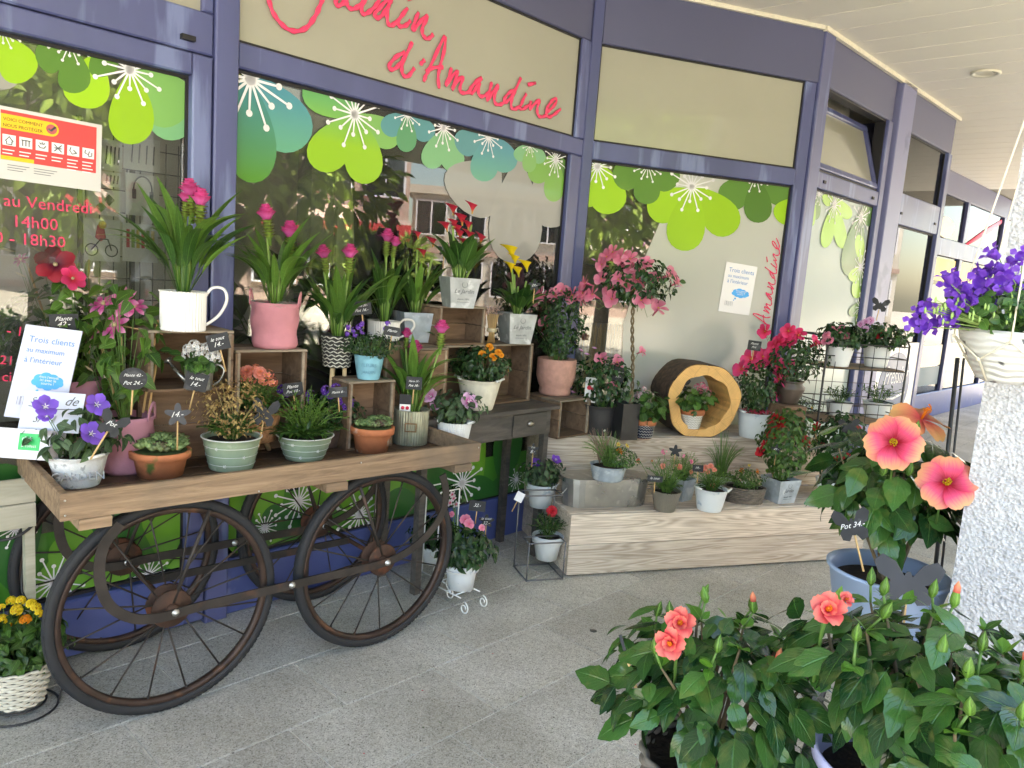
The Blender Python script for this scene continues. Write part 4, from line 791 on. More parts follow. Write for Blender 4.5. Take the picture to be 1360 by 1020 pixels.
# fix: mtx keeps y exact, z nearest -> z == d because y is perpendicular to d
# ================================================================== POTS
def pot(kind,t,rt_,rb,h,m,**k):
    th=.004
    if kind=='lathe' or kind=='bucket':
        prof=[(0,.0),(rb*.97,0),(rb,.004)]+[(rb+(rt_-rb)*i/6,h*i/6) for i in range(1,6)]+[(rt_,h*.97),(rt_+.004,h*.985),(rt_+.004,h),(rt_-.002,h+.001),(rt_-.006,h*.97),(rt_-.008,h*.85)]
        q=MB();fn=(lambda a,z:1+.016*math.cos(a*40)) if k.get('ribs') else None;q.lathe(prof,80 if k.get('ribs') else 40,fn=fn,sm=not k.get('ribs'));p=part('pot',q,m,t)
        if kind=='bucket':
            q=MB()
            for s in (-1,1): q.tube([(s*(rt_+.003),0,h*.99),(s*(rt_+.006),-.012,h*1.07)],.0018,5)
            q.tube([(-(rt_+.004),0,h*1.0),(-(rt_+.014),-.01,h*1.1),(-(rt_*.7),-rt_*.8,h*1.07)],.0015,5);part('bail',q,boltm,t)
            for s in (-1,1): q=MB();q.tube([(s*rt_*.8,-rt_*.75,h*1.02),(s*(rt_+.012),-rt_*.30,h*1.08)],.0065,8);part('handle',q,whitep,t)
    elif kind=='terra':
        q=MB();q.lathe([(0,0),(rb,0),(rb+(rt_*.88-rb)*.9,h*.70),(rt_*.88,h*.72),(rt_,h*.73),(rt_*1.01,h*.98),(rt_*.99,h),(rt_*.90,h),(rt_*.86,h*.9),(rt_*.8,h*.8)],40);part('pot',q,m,t)
    elif kind=='square':
        q=MB();a,b=rt_,rb;c=.003;B=[(-b,-b,0),(b,-b,0),(b,b,0),(-b,b,0)];T=[(-a,-a,h),(a,-a,h),(a,a,h),(-a,a,h)];Ti=[(x*.94,y*.94,h) for x,y,_ in T];Bi=[(x*.85,y*.85,h*.8) for x,y,_ in T]
        q.add(B+T+Ti+Bi,[(3,2,1,0)]+[(i,(i+1)%4,4+(i+1)%4,4+i) for i in range(4)]+[(4+i,4+(i+1)%4,8+(i+1)%4,8+i) for i in range(4)]+[(8+i,8+(i+1)%4,12+(i+1)%4,12+i) for i in range(4)],None,0,False)
        part('pot',q,m,t,rotz(k.get('rot',.6)))
        if k.get('text'):
            M=rotz(k.get('rot',.6));an=math.atan2(a-b,h);T_=np.eye(4);T_[:3,:3]=[[1,0,0],[0,math.cos(an+1.5708),-math.sin(an+1.5708)],[0,math.sin(an+1.5708),math.cos(an+1.5708)]]
            for tx,sz,zz in ((k['text'],a*.36,.5),('depuis 1891',a*.16,.27)):
                me=textmesh(tx,sz,gasket if k.get('ink') is None else k['ink'],.0003,.3 if zz==.5 else 0,'CENTER');T2=T_.copy();T2[:3,3]=(0,-(b+(a-b)*zz)-.0006,h*zz);part('lettering',me,None,t,M@T2)
            q=MB();zc=h*.78;yy=-(b+(a-b)*.78)-.001;q.tube([(a*.17*math.cos(x),yy-.0*math.sin(x),zc+a*.17*math.sin(x)) for x in np.linspace(0,6.283,17)[:-1]],.0007,4,closed=True);q.tube([(-a*.4,-(b+(a-b)*.2)-.001,h*.2),(a*.4,-(b+(a-b)*.2)-.001,h*.2)],.0007,4);part('emblem',q,gasket,t,M)
    elif kind=='bag':
        q=MB();n=10;prof=[(0,0),(rb*.96,0),(rb*1.03,.012)]+[(rb+(rt_-rb)*i/n+.003*math.sin(i*1.3),h*i/n) for i in range(1,n+1)]+[(rt_*.94,h*1.0),(rt_*.90,h*.88)]
        q.lathe(prof,36,fn=lambda a,z:1+.022*math.sin(3*a+z*40)+.014*math.sin(7*a-z*60));part('pot',q,m,t)
        for s in (0,math.pi):
            a0=s+k.get('rot',0);q=MB();pts=[]
            for u in np.linspace(0,math.pi,9): aa=a0+(-.33*math.cos(u));pts.append(((rt_+.002)*math.cos(aa),(rt_+.002)*math.sin(aa),h*.93+h*.30*math.sin(u)))
            q.tube(pts,.010,6,flat=.35,nrm=(math.cos(a0),math.sin(a0),0));part('handle',q,m,t)
    elif kind=='urn':
        q=MB();q.lathe([(0,0),(rb,0),(rb*1.05,h*.12),(rt_*1.05,h*.62),(rt_*1.08,h*.75),(rt_*.85,h*.88),(rt_*.88,h*.93),(rt_,h),(rt_*.9,h),(rt_*.8,h*.85)],40);part('pot',q,m,t)
    elif kind=='stoneware':
        q=MB();q.lathe([(0,0),(rb*1.0,0),(rb*1.06,h*.08),(rb*1.02,h*.20),(rb*1.12,h*.26),(rt_*1.0,h*.5),(rt_,h*.97),(rt_*.98,h),(rt_*.90,h),(rt_*.88,h*.85)],40);part('pot',q,m,t)
    if not k.get('nosoil'):
        q=MB();rr=rt_*.88;zs=h*(.9 if kind!='square' else .84)
        if kind=='square': q.add([(-rr,-rr,zs),(rr,-rr,zs),(rr,rr,zs),(-rr,rr,zs)],[(0,1,2,3)],None,0,False);part('soil',q,soil,t,rotz(k.get('rot',.6)))
        else:
            q.lathe([(rr,zs-.004),(rr*.7,zs+.003),(rr*.3,zs),(0,zs+.004)],16,fn=lambda a,z:1);part('soil',q,soil,t)
def legs(t,n,rb,h,m=bamboo,r=.011,z0=0,splay=1.25,a0=-1.57):
    for i in range(n): a=a0+2*math.pi*i/n+.4;q=MB();q.tube([(rb*.75*math.cos(a),rb*.75*math.sin(a),h),(rb*.75*splay*math.cos(a),rb*.75*splay*math.sin(a),0)],[r,r*.75],10);part('leg',q,m,t)
def locate(cx,by,z,rb_px):
    """centre of a round foot whose front edge shows at (cx,by) on height z"""
    P=onz(cx,by,z);D=dep(P);rb=rb_px/2*D/F;v=P-CAM;v[2]=0;v/=np.linalg.norm(v);Q=P+v*rb;return Q,dep(Q)
def dims(cx,by,ty,wt,wb,z):
    Q,D=locate(cx,by,z,wb);rb=wb/2*D/F;rt_=wt/2*D/F;ph=math.atan2(HC-z,np.linalg.norm(Q[:2]))
    h=((by-ty)*dep(Q)/F-rb*math.sin(ph))/math.cos(ph);return Q,D,rt_,rb,max(.02,h)
TOCAM=lambda Q:(lambda v:v/np.linalg.norm(v))(CAM-np.array(Q))
# ================================================================== FOLIAGE
def shoots(base,n,Rr,H,per,size,keys,seed,start=.25,up_=.5,stemr=.0015,spread=.35,asym=(0,0),jit=.25,squash=1.,minel=-.1,drop=0.):
    """returns list of (matrix,variant) for leaves and list of stem polylines"""
    r_=random.Random(seed);LFS=[];ST=[];V=LV[keys]
    if keys in FACING:
        cz=H*.50;n2=int(n*per*1.5);size=size*1.3
        for i in range(n2):
            a=r_.uniform(0,6.283);sz=r_.uniform(-.85,1);rr=r_.uniform(.5,1.0)**.6;ce=math.sqrt(1-sz*sz);low=.72+.28*min(1,(sz+1)/1.1)
            lump=1+.16*math.sin(3*a+seed)+.12*math.sin(5*a+sz*4+seed)
            o=np.array([ce*math.cos(a)*low,ce*math.sin(a)*low*squash,sz]);p=np.array([Rr*rr*o[0]*lump+asym[0],Rr*rr*o[1]*lump+asym[1],cz+H*.52*rr*sz*(1+.1*math.sin(4*a+seed))])+base
            nr=o*np.array([1,1,.6])+np.array([0,0,.55])+np.array([r_.gauss(0,.33) for _ in range(3)]);nr/=np.linalg.norm(nr)
            d=o*np.array([.8,.8,.2])+np.array([r_.gauss(0,.55),r_.gauss(0,.55),r_.gauss(-.25,.35)]);LFS.append((mtx(p,d-nr*(d@nr)*.8,nr,size*r_.uniform(.6,1.12)),r_.randrange(len(V))))
            if i%max(3,n2//26)==0: ST.append([base+np.array([(p-base)[0]*.15,(p-base)[1]*.15,0]),base+(p-base)*np.array([.45,.45,.5]),p])
        return LFS,ST
    for i in range(n):
        a=i*2.39996+r_.uniform(-.3,.3);rr=math.sqrt((i+.5)/n);end=np.array([Rr*rr*math.cos(a)*r_.uniform(.8,1.1)+asym[0],Rr*rr*squash*math.sin(a)*r_.uniform(.8,1.1)+asym[1],H*(1-.45*rr**2-drop*rr)*r_.uniform(.72,1.05)])
        b=np.array([spread*Rr*.5*rr*math.cos(a),spread*Rr*.5*rr*math.sin(a),0]);c=np.array([end[0]*.45,end[1]*.45,H*.55])
        bz=lambda t:b*(1-t)**2+c*2*t*(1-t)+end*t*t
        P=[bz(t)+base for t in np.linspace(0,1,6)];ST.append(P)
        for j in range(per):
            t=start+(1-start)*(j+r_.uniform(.2,.9))/per;p=bz(t)+base;tg=bz(min(1,t+.05))-bz(t-.05);tg/=np.linalg.norm(tg)+1e-9
            az=j*2.4+i+r_.uniform(-.5,.5);side=np.array([math.cos(az),math.sin(az),0])*.9+np.array([math.cos(a),math.sin(a),0])*.35*rr
            d=side*(1-up_*t)+tg*up_+np.array([0,0,r_.uniform(minel,.35)]);d/=np.linalg.norm(d)
            LFS.append((mtx(p,d,(r_.uniform(-jit,jit),r_.uniform(-jit,jit),1),size*r_.uniform(.65,1.15)),r_.randrange(len(V))))
    return LFS,ST
def foliage(t,L,ST,keys,m,sep=False,stem=stemm,sr=.0015,name='leaf'):
    if ST:
        q=MB()
        for P in ST: q.tube(P,[sr]*(len(P)-1)+[sr*.5],5,cap=False)
        part('stems',q,stem,t,kind='stuff')
    if sep:
        ms=None;LVk=LV[keys]
        key=(keys,m.name)
        if key not in LM: LM[key]=[l.mesh(name,m) for l in LVk]
        for M,i in L: part(name,LM[key][i],None,t,M)
    else:
        q=MB()
        for M,i in L: q.put(LV[keys][i],M)
        part('foliage',q,m,t,kind='stuff')
def rel(t_loc,P): return np.array(P)-np.array(t_loc)
def blooms_px(t,Q,D,R_,lst,key,s=1.,face=.8,fwd=.7,name='flower',stemto=None,sm=stemm,sr=.0013):
    """flowers where the photo shows them, on the camera side of the crown"""
    q=MB();tc=TOCAM(Q)
    for e in lst:
        x,y=e[0],e[1];k=e[3] if len(e)>3 else key;sc=(e[2] if len(e)>2 else 1)*s
        P=at(x,y,D-R_*fwd*rnd.uniform(.5,1.1));L=rel(Q,P);d=tc*face+np.array([L[0]*1.5/(R_+.01)*.4,L[1]*.6,.35])+np.array([rnd.uniform(-.3,.3) for _ in range(3)]);d/=np.linalg.norm(d)
        bloom(t,k,L,d,sc,name)
        b=np.array(stemto if stemto is not None else (0,0,max(.02,L[2]*.35)));q.tube([b,b*.3+L*.6+np.array([0,0,-.01]),L-d*.012*sc],sr,4,cap=False)
    if q.n: part('flower_stems',q,sm,t,kind='stuff')
def curcuma(t,Q,D,z0,H,Rr,fl,n=13,seed=0,key='unit_curc',m=lf_cur,fk='cur',fs=1.25,leafw=1.):
    n=int(n*1.9);Rr*=1.25
    if 'calla' in fk or key=='unit_calla': fs*=.78;n=int(n*.8)
    r_=random.Random(seed+40);L=[]
    for i in range(n):
        a=i*2.4+r_.uniform(-.3,.3);rr=r_.uniform(.15,1.25);e=math.atan2(H*r_.uniform(.7,1.05),Rr*rr)
        ln=H*r_.uniform(.7,1.08)
        d=sph_dir(a,min(1.45,e+.18));L.append((mtx((.018*math.cos(a),.018*math.sin(a),z0),d,(-math.cos(a),-math.sin(a),.4),ln),r_.randrange(len(LV[key]))))
    foliage(t,L,None,key,m,sep=True)
    q=MB()
    for i in range(9): a=i*.7;q.tube([(.012*math.cos(a),.012*math.sin(a),z0),(.026*math.cos(a),.026*math.sin(a),z0+H*.4)],[.005,.003],6)
    for e in fl:
        P=at(e[0],e[1],D-.02);L_=rel(Q,P);q.tube([(L_[0]*.25,L_[1]*.25,z0),(L_[0]*.7,L_[1]*.7,z0+(L_[2]-z0)*.5),L_-np.array([0,0,.05])],.005,6)
        k=e[3] if len(e)>3 else fk;bloom(t,k,L_,(L_[0]*.6+rnd.uniform(-.08,.08),L_[1]*.6+rnd.uniform(-.08,.08),.6),(e[2] if len(e)>2 else 1)*fs)
    part('stalks',q,lightstem,t,kind='stuff')
def rosette(q,c,r,n,m_i=0,el0=1.35,w=.45,seed=0):
    r_=random.Random(seed)
    for i in range(n):
        f=i/n;a=i*2.39996;el=el0*(1-f)+.25;L=r*(.35+.75*f)
        V=[(0,0,-.002),(-w*.5*L,L*.55,.003),(w*.5*L,L*.55,.003),(0,L,.004),(0,L*.55,.011*r/.03),(0,L*.5,-.006*r/.03)]
        q.add(V,[(0,2,4),(0,4,1),(1,4,3),(4,2,3),(0,1,5),(0,5,2),(1,3,5),(5,3,2)],[(.5,0),(.2,.5),(.8,.5),(.5,1),(.5,.5),(.5,.5)],m_i,True,mtx(np.array(c)+np.array([0,0,.004+.012*(1-f)*r/.03]),sph_dir(a,el*.8),(-math.cos(a),-math.sin(a),.8)))
# ================================================================== CART
TZ=.755
cart=thing('flower_cart','weathered wooden tray cart on four spoked rusty wheels in front of the window','cart',FC.o,FC.rz)
Lx,Wy=1.59,.62
def plank(x0,x1,y0,y1,z0,z1,m,nm='board',jit=.0015,parent=None,seed=None):
    r_=rnd;j=lambda:r_.uniform(-jit,jit);q=MB();b=min(.003,abs(z1-z0)/4)
    v=[(x0+j(),y0+j(),z0),(x1+j(),y0+j(),z0),(x1+j(),y1+j(),z0),(x0+j(),y1+j(),z0),(x0,y0,z1-b),(x1,y0,z1-b),(x1,y1,z1-b),(x0,y1,z1-b),(x0+b,y0+b,z1),(x1-b,y0+b,z1),(x1-b,y1-b,z1),(x0+b,y1-b,z1)]
    q.add(v,[(3,2,1,0),(0,1,5,4),(1,2,6,5),(2,3,7,6),(3,0,4,7),(4,5,9,8),(5,6,10,9),(6,7,11,10),(7,4,8,11),(8,9,10,11)],None,0,False)
    return part(nm,q,m,parent or cart)
plank(0,Lx,0,.024,.738,.82,cartwood,'side_board');plank(0,.024,.025,Wy-.025,.738,.819,cartwood,'end_board');plank(Lx-.024,Lx,.025,Wy-.025,.738,.819,cartwood,'end_board');plank(0,Lx,Wy-.024,Wy,.738,.82,cartwood,'side_board')
# deck
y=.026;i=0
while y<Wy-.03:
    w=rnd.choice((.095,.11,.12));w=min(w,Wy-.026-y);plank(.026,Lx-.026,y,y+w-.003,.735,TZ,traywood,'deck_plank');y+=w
for x in (.05,.86,Lx-.13): plank(x,x+.09,.004,Wy-.004,.700,.734,cartwood,'cross_beam')
for x,z in ((.012,.80),(.012,.755),(Lx-.012,.80),(.60,.745),(1.0,.80)):
    q=MB();q.sph((x,-.001,z),.0035,0,6);part('nail',q,boltm,cart)
WD=.742;WR=WD/2
wheel_t=MB();
wheel_t.tube([((WR-.020)*math.cos(a),0,(WR-.020)*math.sin(a)) for a in np.linspace(0,2*math.pi,73)[:-1]],.0195,12,closed=True)
for i in range(110):
    a=2*math.pi*i/110
    for s in (-1,1):
        M=np.array([[math.cos(a),0,-math.sin(a),0],[0,1,0,0],[math.sin(a),0,math.cos(a),0],[0,0,0,1]]);wheel_t.box(WR-.006,WR-.0045,min(s*.004,s*.014),max(s*.004,s*.014),-.007,.007,0,M)
wheel_r=MB();RR=WR-.045
prof=[(RR-.006,-.012),(RR+.009,-.016),(RR+.012,-.012),(RR+.003,-.006),(RR+.003,.006),(RR+.012,.012),(RR+.009,.016),(RR-.006,.012),(RR-.009,.0)]
V=[];n=72
for i in range(n):
    a=2*math.pi*i/n
    for r_,y_ in prof: V.append((r_*math.cos(a),y_,r_*math.sin(a)))
k_=len(prof);wheel_r.add(V,[(i*k_+j,i*k_+(j+1)%k_,((i+1)%n)*k_+(j+1)%k_,((i+1)%n)*k_+j) for i in range(n) for j in range(k_)],None,0,True)
hub=MB();
def yl(prof,k=20):
    q=MB();q.lathe(prof,k);V=np.concatenate(q.V);V=V[:,[0,2,1]];return V,q.F
for pr_ in ([(0,-.055),(.018,-.055),(.02,-.03),(.02,.03),(.018,.055),(0,.055)],[(.0,-.034),(.062,-.034),(.066,-.028),(.062,-.024),(.02,-.02)],[(.0,.034),(.062,.034),(.066,.028),(.062,.024),(.02,.02)]): V,f=yl(pr_);hub.add(V,f)
spoke_meshes=[]
nsp=16
def spokes():
    o=[]
    for i in range(nsp):
        a=2*math.pi*i/nsp;s=1 if i%2 else -1;a2=a+(.22 if (i//2)%2 else -.22);q=MB();q.tube([(.055*math.cos(a2),s*.028,.055*math.sin(a2)),(RR*math.cos(a),0,RR*math.sin(a))],.0032,6);q.tube([(RR*.955*math.cos(a)+.055*.045*math.cos(a2),0,RR*.955*math.sin(a)),((RR+.004)*math.cos(a),0,(RR+.004)*math.sin(a))],.005,6);o.append(q.mesh('spoke',ironb))
    return o
sp_=spokes();tm,rm_,hm_=wheel_t.mesh('tyre',rubber),wheel_r.mesh('rim',rimm),hub.mesh('hub',rust)
for x,y,r0 in ((.331,.074,.2),(1.149,.074,1.1),(.331,.585,2.2),(1.149,.585,.5)):
    c,s=math.cos(r0),math.sin(r0);M=np.array([[c,0,s,x],[0,1,0,y],[-s,0,c,WR],[0,0,0,1.]]);w=part('wheel',hm_,None,cart,M)
    part('tyre',tm,None,w);part('rim',rm_,None,w)
    for q in sp_: part('spoke',q,None,w)
def flatbar(pts,name,wd=.032,th=.006,y=0.):
    C=crom(pts,6);n=len(C);q=MB();V=[]
    for i,p in enumerate(C):
        a=C[max(i-1,0)];b=C[min(i+1,n-1)];t=(b-a)/(np.linalg.norm(b-a)+1e-9);nn=np.array([-t[2],0,t[0]])
        for sgn,yy in ((1,0),(1,th),(-1,th),(-1,0)): V.append(p+nn*sgn*wd/2+np.array([0,yy,0]))
    q.add(V,[(i*4+j,i*4+(j+1)%4,(i+1)*4+(j+1)%4,(i+1)*4+j) for i in range(n-1) for j in range(4)]+[(3,2,1,0),((n-1)*4,(n-1)*4+1,(n-1)*4+2,(n-1)*4+3)],None,0,False);part(name,q,ironb,cart)
for yb in (.008,.512):
    flatbar([(.165,yb,.70),(.118,yb,.64),(.105,yb,.55),(.13,yb,.45),(.20,yb,.385),(.29,yb,.365),(.40,yb,.371),(.60,yb,.371),(.90,yb,.371),(1.12,yb,.371),(1.24,yb,.395),(1.34,yb,.45),(1.41,yb,.53),(1.425,yb,.62),(1.40,yb,.70)],'scroll_spring')
    for x,z in ((.331,.371),(1.149,.371),(.74,.371)):
        V,f=yl([(0,-.012),(.007,-.012),(.008,-.004),(.013,-.003),(.013,.001)],8);q=MB();q.add(V+np.array([x,yb,z]),f);part('bolt',q,boltm,cart)
for x in (.331,1.149): q=MB();q.tube([(x,.012,.371),(x,.61,.371)],.009,8);part('axle',q,rust,cart)
flatbar([(.33,.30,.371),(.7,.30,.371),(1.15,.30,.371)],'reach_bar',.028,.008)
for xa,za,xb,zb in ((.45,.69,.331,.38),(1.03,.69,1.149,.38)):
    for yb in (.045,.55): q=MB();q.tube([(xa,yb,za),(xb,yb,zb)],.007,6);part('strut',q,ironb,cart)
# ================================================================== CRATES
def crate(label,fr,u0,u1,t0,t1,z0,z1,open_='front',m=cratewood,rot=0,group='wooden crates'):
    w,d,h=u1-u0,t1-t0,z1-z0;th=.009;t=thing('wooden_crate',label,'crate',fr.w((u0+u1)/2,(t0+t1)/2,z0),fr.rz+rot,group)
    w2,d2=w/2,d/2
    def P(*a,nm='board',mm=None): plank(*a,mm or m,nm,.0008,t)
    # open front: boards top, bottom, sides, back along depth
    nb_=2
    for k in range(nb_):
        a=-d2+d*k/nb_+.001;b=-d2+d*(k+1)/nb_-.001
        P(-w2,w2,a,b,h-th,h,mm=crategrey if k==0 else m);P(-w2,w2,a,b,0,th)
    for k in range(2):
        a=th+.001+(h-2*th)*k/2;b=th+(h-2*th)*(k+1)/2-.002
        for sx in (-1,1): P(min(sx*w2,sx*(w2-th)),max(sx*w2,sx*(w2-th)),-d2+.002,d2-.002,a,b)
        P(-w2+th,w2-th,d2-th if open_=='front' else -d2+.001,d2 if open_=='front' else -d2+th,a,b)
    for sx in (-1,1): P(sx*(w2-th)-.010 if sx>0 else -w2+th,w2-th if sx>0 else -w2+th+.010,-d2+.001,-d2+.012,th,h-th,nm='corner_batten',mm=crategrey)
    return t
cA0=crate('dark closed crate on the cart under the watering can crate',FC,.352,.66,.47,.60,TZ,1.038,'side')
cA=crate('open crate carrying the large white ribbed mug, watering can inside',FC,.352,.655,.365,.60,1.04,1.258)
cB0=crate('low dark crate hidden behind the cork pot under the pink felt bag crate',FC,.69,.96,.50,.60,TZ,.93,'side')
cB=crate('open grey-brown crate carrying the pink felt bag of tall curcumas',FC,.678,.974,.40,.61,.932,1.18)
cS=crate('smallest open crate on the cart, with the light blue pot on top',FC,1.135,1.365,.335,.50,TZ,1.05)
cM=crate('upright crate on the cart under the smaller white mug',FC,1.37,1.56,.44,.60,TZ,1.188,'side')
nf=-1
def crf(label,u0,u1,f0,f1,z0,z1,open_='front'): return crate(label,F1,u0,u1,-f1,-f0,z0,z1,open_)
cE=crf('crate at the left console end under the wide zinc planter of long leaves',.06,.27,.10,.32,.857,1.178,'side')
cE2=crf('lower crate on the console table behind the cream bucket, carrying another crate',.29,.62,.06,.21,.857,1.172)
cC=crf('topmost open crate, under the zinc planter of red callas',.295,.61,.06,.21,1.174,1.365)
cD=crf('tall open crate on the console under the yellow callas',.668,.98,.05,.22,.857,1.175)
cF=crf('crate on the upper step under the pink stoneware pot',1.10,1.38,.06,.34,.652,.868)
# ================================================================== CONSOLE TABLE
con=thing('console_table','dark grey weathered console table with one drawer at the right end of the cart','table',F1.w(.55,-.2,0),F1.rz)
def cp(*a,nm='board',m=darkwood): return plank(*a,m,nm,.001,con)
for k in range(3): cp(-.48,.50,-.185+.118*k,-.185+.118*(k+1)-.002,.835,.855,nm='top_board')
cp(-.45,.462,-.155,-.137,.70,.833,nm='apron');cp(-.45,.462,.14,.158,.70,.833,nm='apron');cp(.444,.462,-.136,.139,.70,.833,nm='apron');cp(-.45,-.432,-.136,.139,.70,.833,nm='apron')
dr=cp(.16,.42,-.163,-.1555,.712,.825,nm='drawer')
q=MB();q.lathe([(.0,.016),(.012,.015),(.022,.008),(.026,0),(.024,-.001)],16,sx=1,sy=.7);M=np.array([[1,0,0,.29],[0,0,-1,-.164],[0,1,0,.770],[0,0,0,1.]]);part('cup_handle',q,mat('pewter',(.30,.28,.25),.3,.1,20,metal=.9),dr,M)
for x,y in ((-.43,-.15),(.425,-.15),(-.43,.12),(.425,.12)): cp(x,x+.036,y,y+.036,0,.70,nm='leg')
# ================================================================== STEPPED BENCH
def B2(u,t,z): return F2.w(u,t,z)
bench=thing('stepped_display_bench','pale washed wooden two step display bench holding potted flowers','bench',F2.w(-.22,-.85,0),F2.rz)
def bp_(*a,nm='board'): return plank(*a,benchwood,nm,.0006,bench)
BL=1.92;n=2
for k in range(2): z0=.012+.328/2*k;bp_(0,BL,0,.022,z0,z0+.1608,nm='riser_board')
for k in range(3): w=.40/3;bp_(0,BL,.023+w*k,.023+w*(k+1)-.0012,.318,.34,nm='tread_board')
for k in range(2): z0=.341+.154*k;bp_(0,BL,.425,.447,z0,z0+.153,nm='riser_board')
for k in range(3): w=.37/3;bp_(0,BL-.25,.448+w*k,.448+w*(k+1)-.0012,.628,.65,nm='tread_board')
for k in range(2):
    z0=.012+.152*k;bp_(0,.022,.0235,.80,z0,z0+.151,nm='side_board');bp_(0,.022,.449,.80,.34+.144*k,.34+.144*(k+1)-.001,nm='side_board')
bp_(BL-.022,BL,.0235,.42,.012,.316,nm='side_board')
# ================================================================== LOG RING
P,D=locate(916,582,.65,90);lg=thing('log_ring','hollow log ring with bark outside standing on the upper step','log ring',(P[0],P[1],.65),F2.rz-.12)
def _lg():
    t=logface.node_tree;b=t.nodes['Principled BSDF'];L=t.links.new;tc=N(t,'TexCoord');mp=N(t,'Mapping');mp.inputs['Location'].default_value=(0,0,-.215);L(tc.outputs['Object'],mp.inputs[0])
    w=N(t,'TexWave',wave_type='RINGS',rings_direction='Y');w.inputs['Scale'].default_value=38;w.inputs['Distortion'].default_value=1.6;w.inputs['Detail'].default_value=3;L(mp.outputs[0],w.inputs[0]);r_=ramp(t,w.outputs['Fac'],[(0,(.74,.72,.66)),(.6,(1,1,1))])
    old=b.inputs['Base Color'].links[0].from_socket;mx=N(t,'MixRGB',blend_type='MULTIPLY');mx.inputs[0].default_value=.8;L(old,mx.inputs[1]);L(r_.outputs[0],mx.inputs[2])
    v=N(t,'TexVoronoi',feature='DISTANCE_TO_EDGE');v.inputs['Scale'].default_value=9;L(mp.outputs[0],v.inputs[0]);r2=ramp(t,v.outputs[0],[(.0,(.35,.25,.15)),(.02,(1,1,1))]);m2=N(t,'MixRGB',blend_type='MULTIPLY');m2.inputs[0].default_value=.35;L(mx.outputs[0],m2.inputs[1]);L(r2.outputs[0],m2.inputs[2]);L(m2.outputs[0],b.inputs['Base Color'])
_lg()
q=MB();n=40;rx,rz_=.232,.232;V=[];dpt=.27
def outer(a):
    r=.236*(1+.035*math.sin(3*a+.5)+.02*math.sin(7*a));x,z=r*math.cos(a),r*math.sin(a);return x,max(z,-.215)
def inner(a):
    r=.163*(1+.04*math.sin(3*a+1)+.03*math.sin(8*a+2));x,z=r*math.cos(a)*1.02,r*math.sin(a)*1.02-.003;return x,max(z,-.170)
O_=[outer(2*math.pi*i/n) for i in range(n)];I_=[inner(2*math.pi*i/n) for i in range(n)];zc=.215
V=[(x,-dpt/2,z+zc) for x,z in O_]+[(x,dpt/2,z+zc) for x,z in O_];q.add(V,[(i,n+i,n+(i+1)%n,(i+1)%n) for i in range(n)],None,0,True)
part('bark',q,barkm,lg)
q=MB();V=[(x*.985,-dpt/2-.004,z*.985+zc) for x,z in O_]+[(x,-dpt/2-.004,z+zc) for x,z in I_]+[(x*.985,dpt/2+.004,z*.985+zc) for x,z in O_]+[(x,dpt/2+.004,z+zc) for x,z in I_]
q.add(V,[(i,(i+1)%n,n+(i+1)%n,n+i) for i in range(n)]+[(2*n+i,3*n+i,3*n+(i+1)%n,2*n+(i+1)%n) for i in range(n)]+[(n+i,n+(i+1)%n,3*n+(i+1)%n,3*n+i) for i in range(n)],None,0,False);part('ring_wood',q,logface,lg)
# ================================================================== ZINC BOX with lid
P=F2.w(.045,-.665,.34);zb=thing('zinc_box','long oval-ended zinc box with wire handles on the lower step','metal box',P,F2.rz)
def stad(w,d,n=10):
    r=d/2;o=[(w/2-r+r*math.cos(a),r*math.sin(a)) for a in np.linspace(-1.5708,1.5708,n)]+[(-w/2+r+r*math.cos(a),r*math.sin(a)) for a in np.linspace(1.5708,4.712,n)];return o
def extr(q,outl,z0,z1,s0=1,s1=1,mi=0,caps=True):
    n=len(outl);q.add([(x*s0,y*s0,z0) for x,y in outl]+[(x*s1,y*s1,z1) for x,y in outl],[(i,(i+1)%n,n+(i+1)%n,n+i) for i in range(n)]+([tuple(range(n))[::-1],tuple(range(n,2*n))] if caps else []),None,mi,False)
q=MB();extr(q,stad(.50,.185),0,.128,.96,1);part('body',q,galv,zb);q=MB();extr(q,stad(.512,.197),.1285,.150,1,1);extr(q,stad(.522,.207),.150,.157,1,1);part('lid',q,galv,zb)
for s in (-1,1): q=MB();q.tube(crom([(s*.245,-.05,.10),(s*.275,-.05,.07),(s*.285,0,.05),(s*.275,.05,.07),(s*.245,.05,.10)],4),.003,6);part('handle',q,boltm,zb)
# ================================================================== PILLAR
pm,_t,_b=newmat('roughcast_pillar');t_=_t;tc=N(t_,'TexCoord');v=N(t_,'TexVoronoi');v.inputs['Scale'].default_value=120;nz=N(t_,'TexNoise');nz.inputs['Scale'].default_value=60;nz.inputs['Detail'].default_value=6;nz.inputs['Distortion'].default_value=1.5
t_.links.new(tc.outputs['Object'],nz.inputs['Vector']);t_.links.new(tc.outputs['Object'],v.inputs['Vector']);r_=ramp(t_,nz.outputs[0],[(.36,(.44,.44,.46)),(.60,(.60,.60,.61))]);t_.links.new(r_.outputs[0],_b.inputs['Base Color']);_b.inputs['Roughness'].default_value=.9
ma=N(t_,'Math',operation='ADD');t_.links.new(nz.outputs[0],ma.inputs[0]);t_.links.new(v.outputs[0],ma.inputs[1]);bpn=N(t_,'Bump');bpn.inputs['Strength'].default_value=1;bpn.inputs['Distance'].default_value=.005;t_.links.new(ma.outputs[0],bpn.inputs['Height']);t_.links.new(bpn.outputs[0],_b.inputs['Normal'])
P=at(1261,790,2.0);a=R(43);fd=np.array([math.sin(a),math.cos(a),0]);sdv=np.array([math.cos(a),-math.sin(a),0])
pl=thing('pillar','thick grey-white roughcast pillar at the right edge','pillar',(P[0],P[1],0),F1.rz)
q=MB();q.box(0,.5,-.62,0,0,3.24);part('shaft',q,pm,pl)
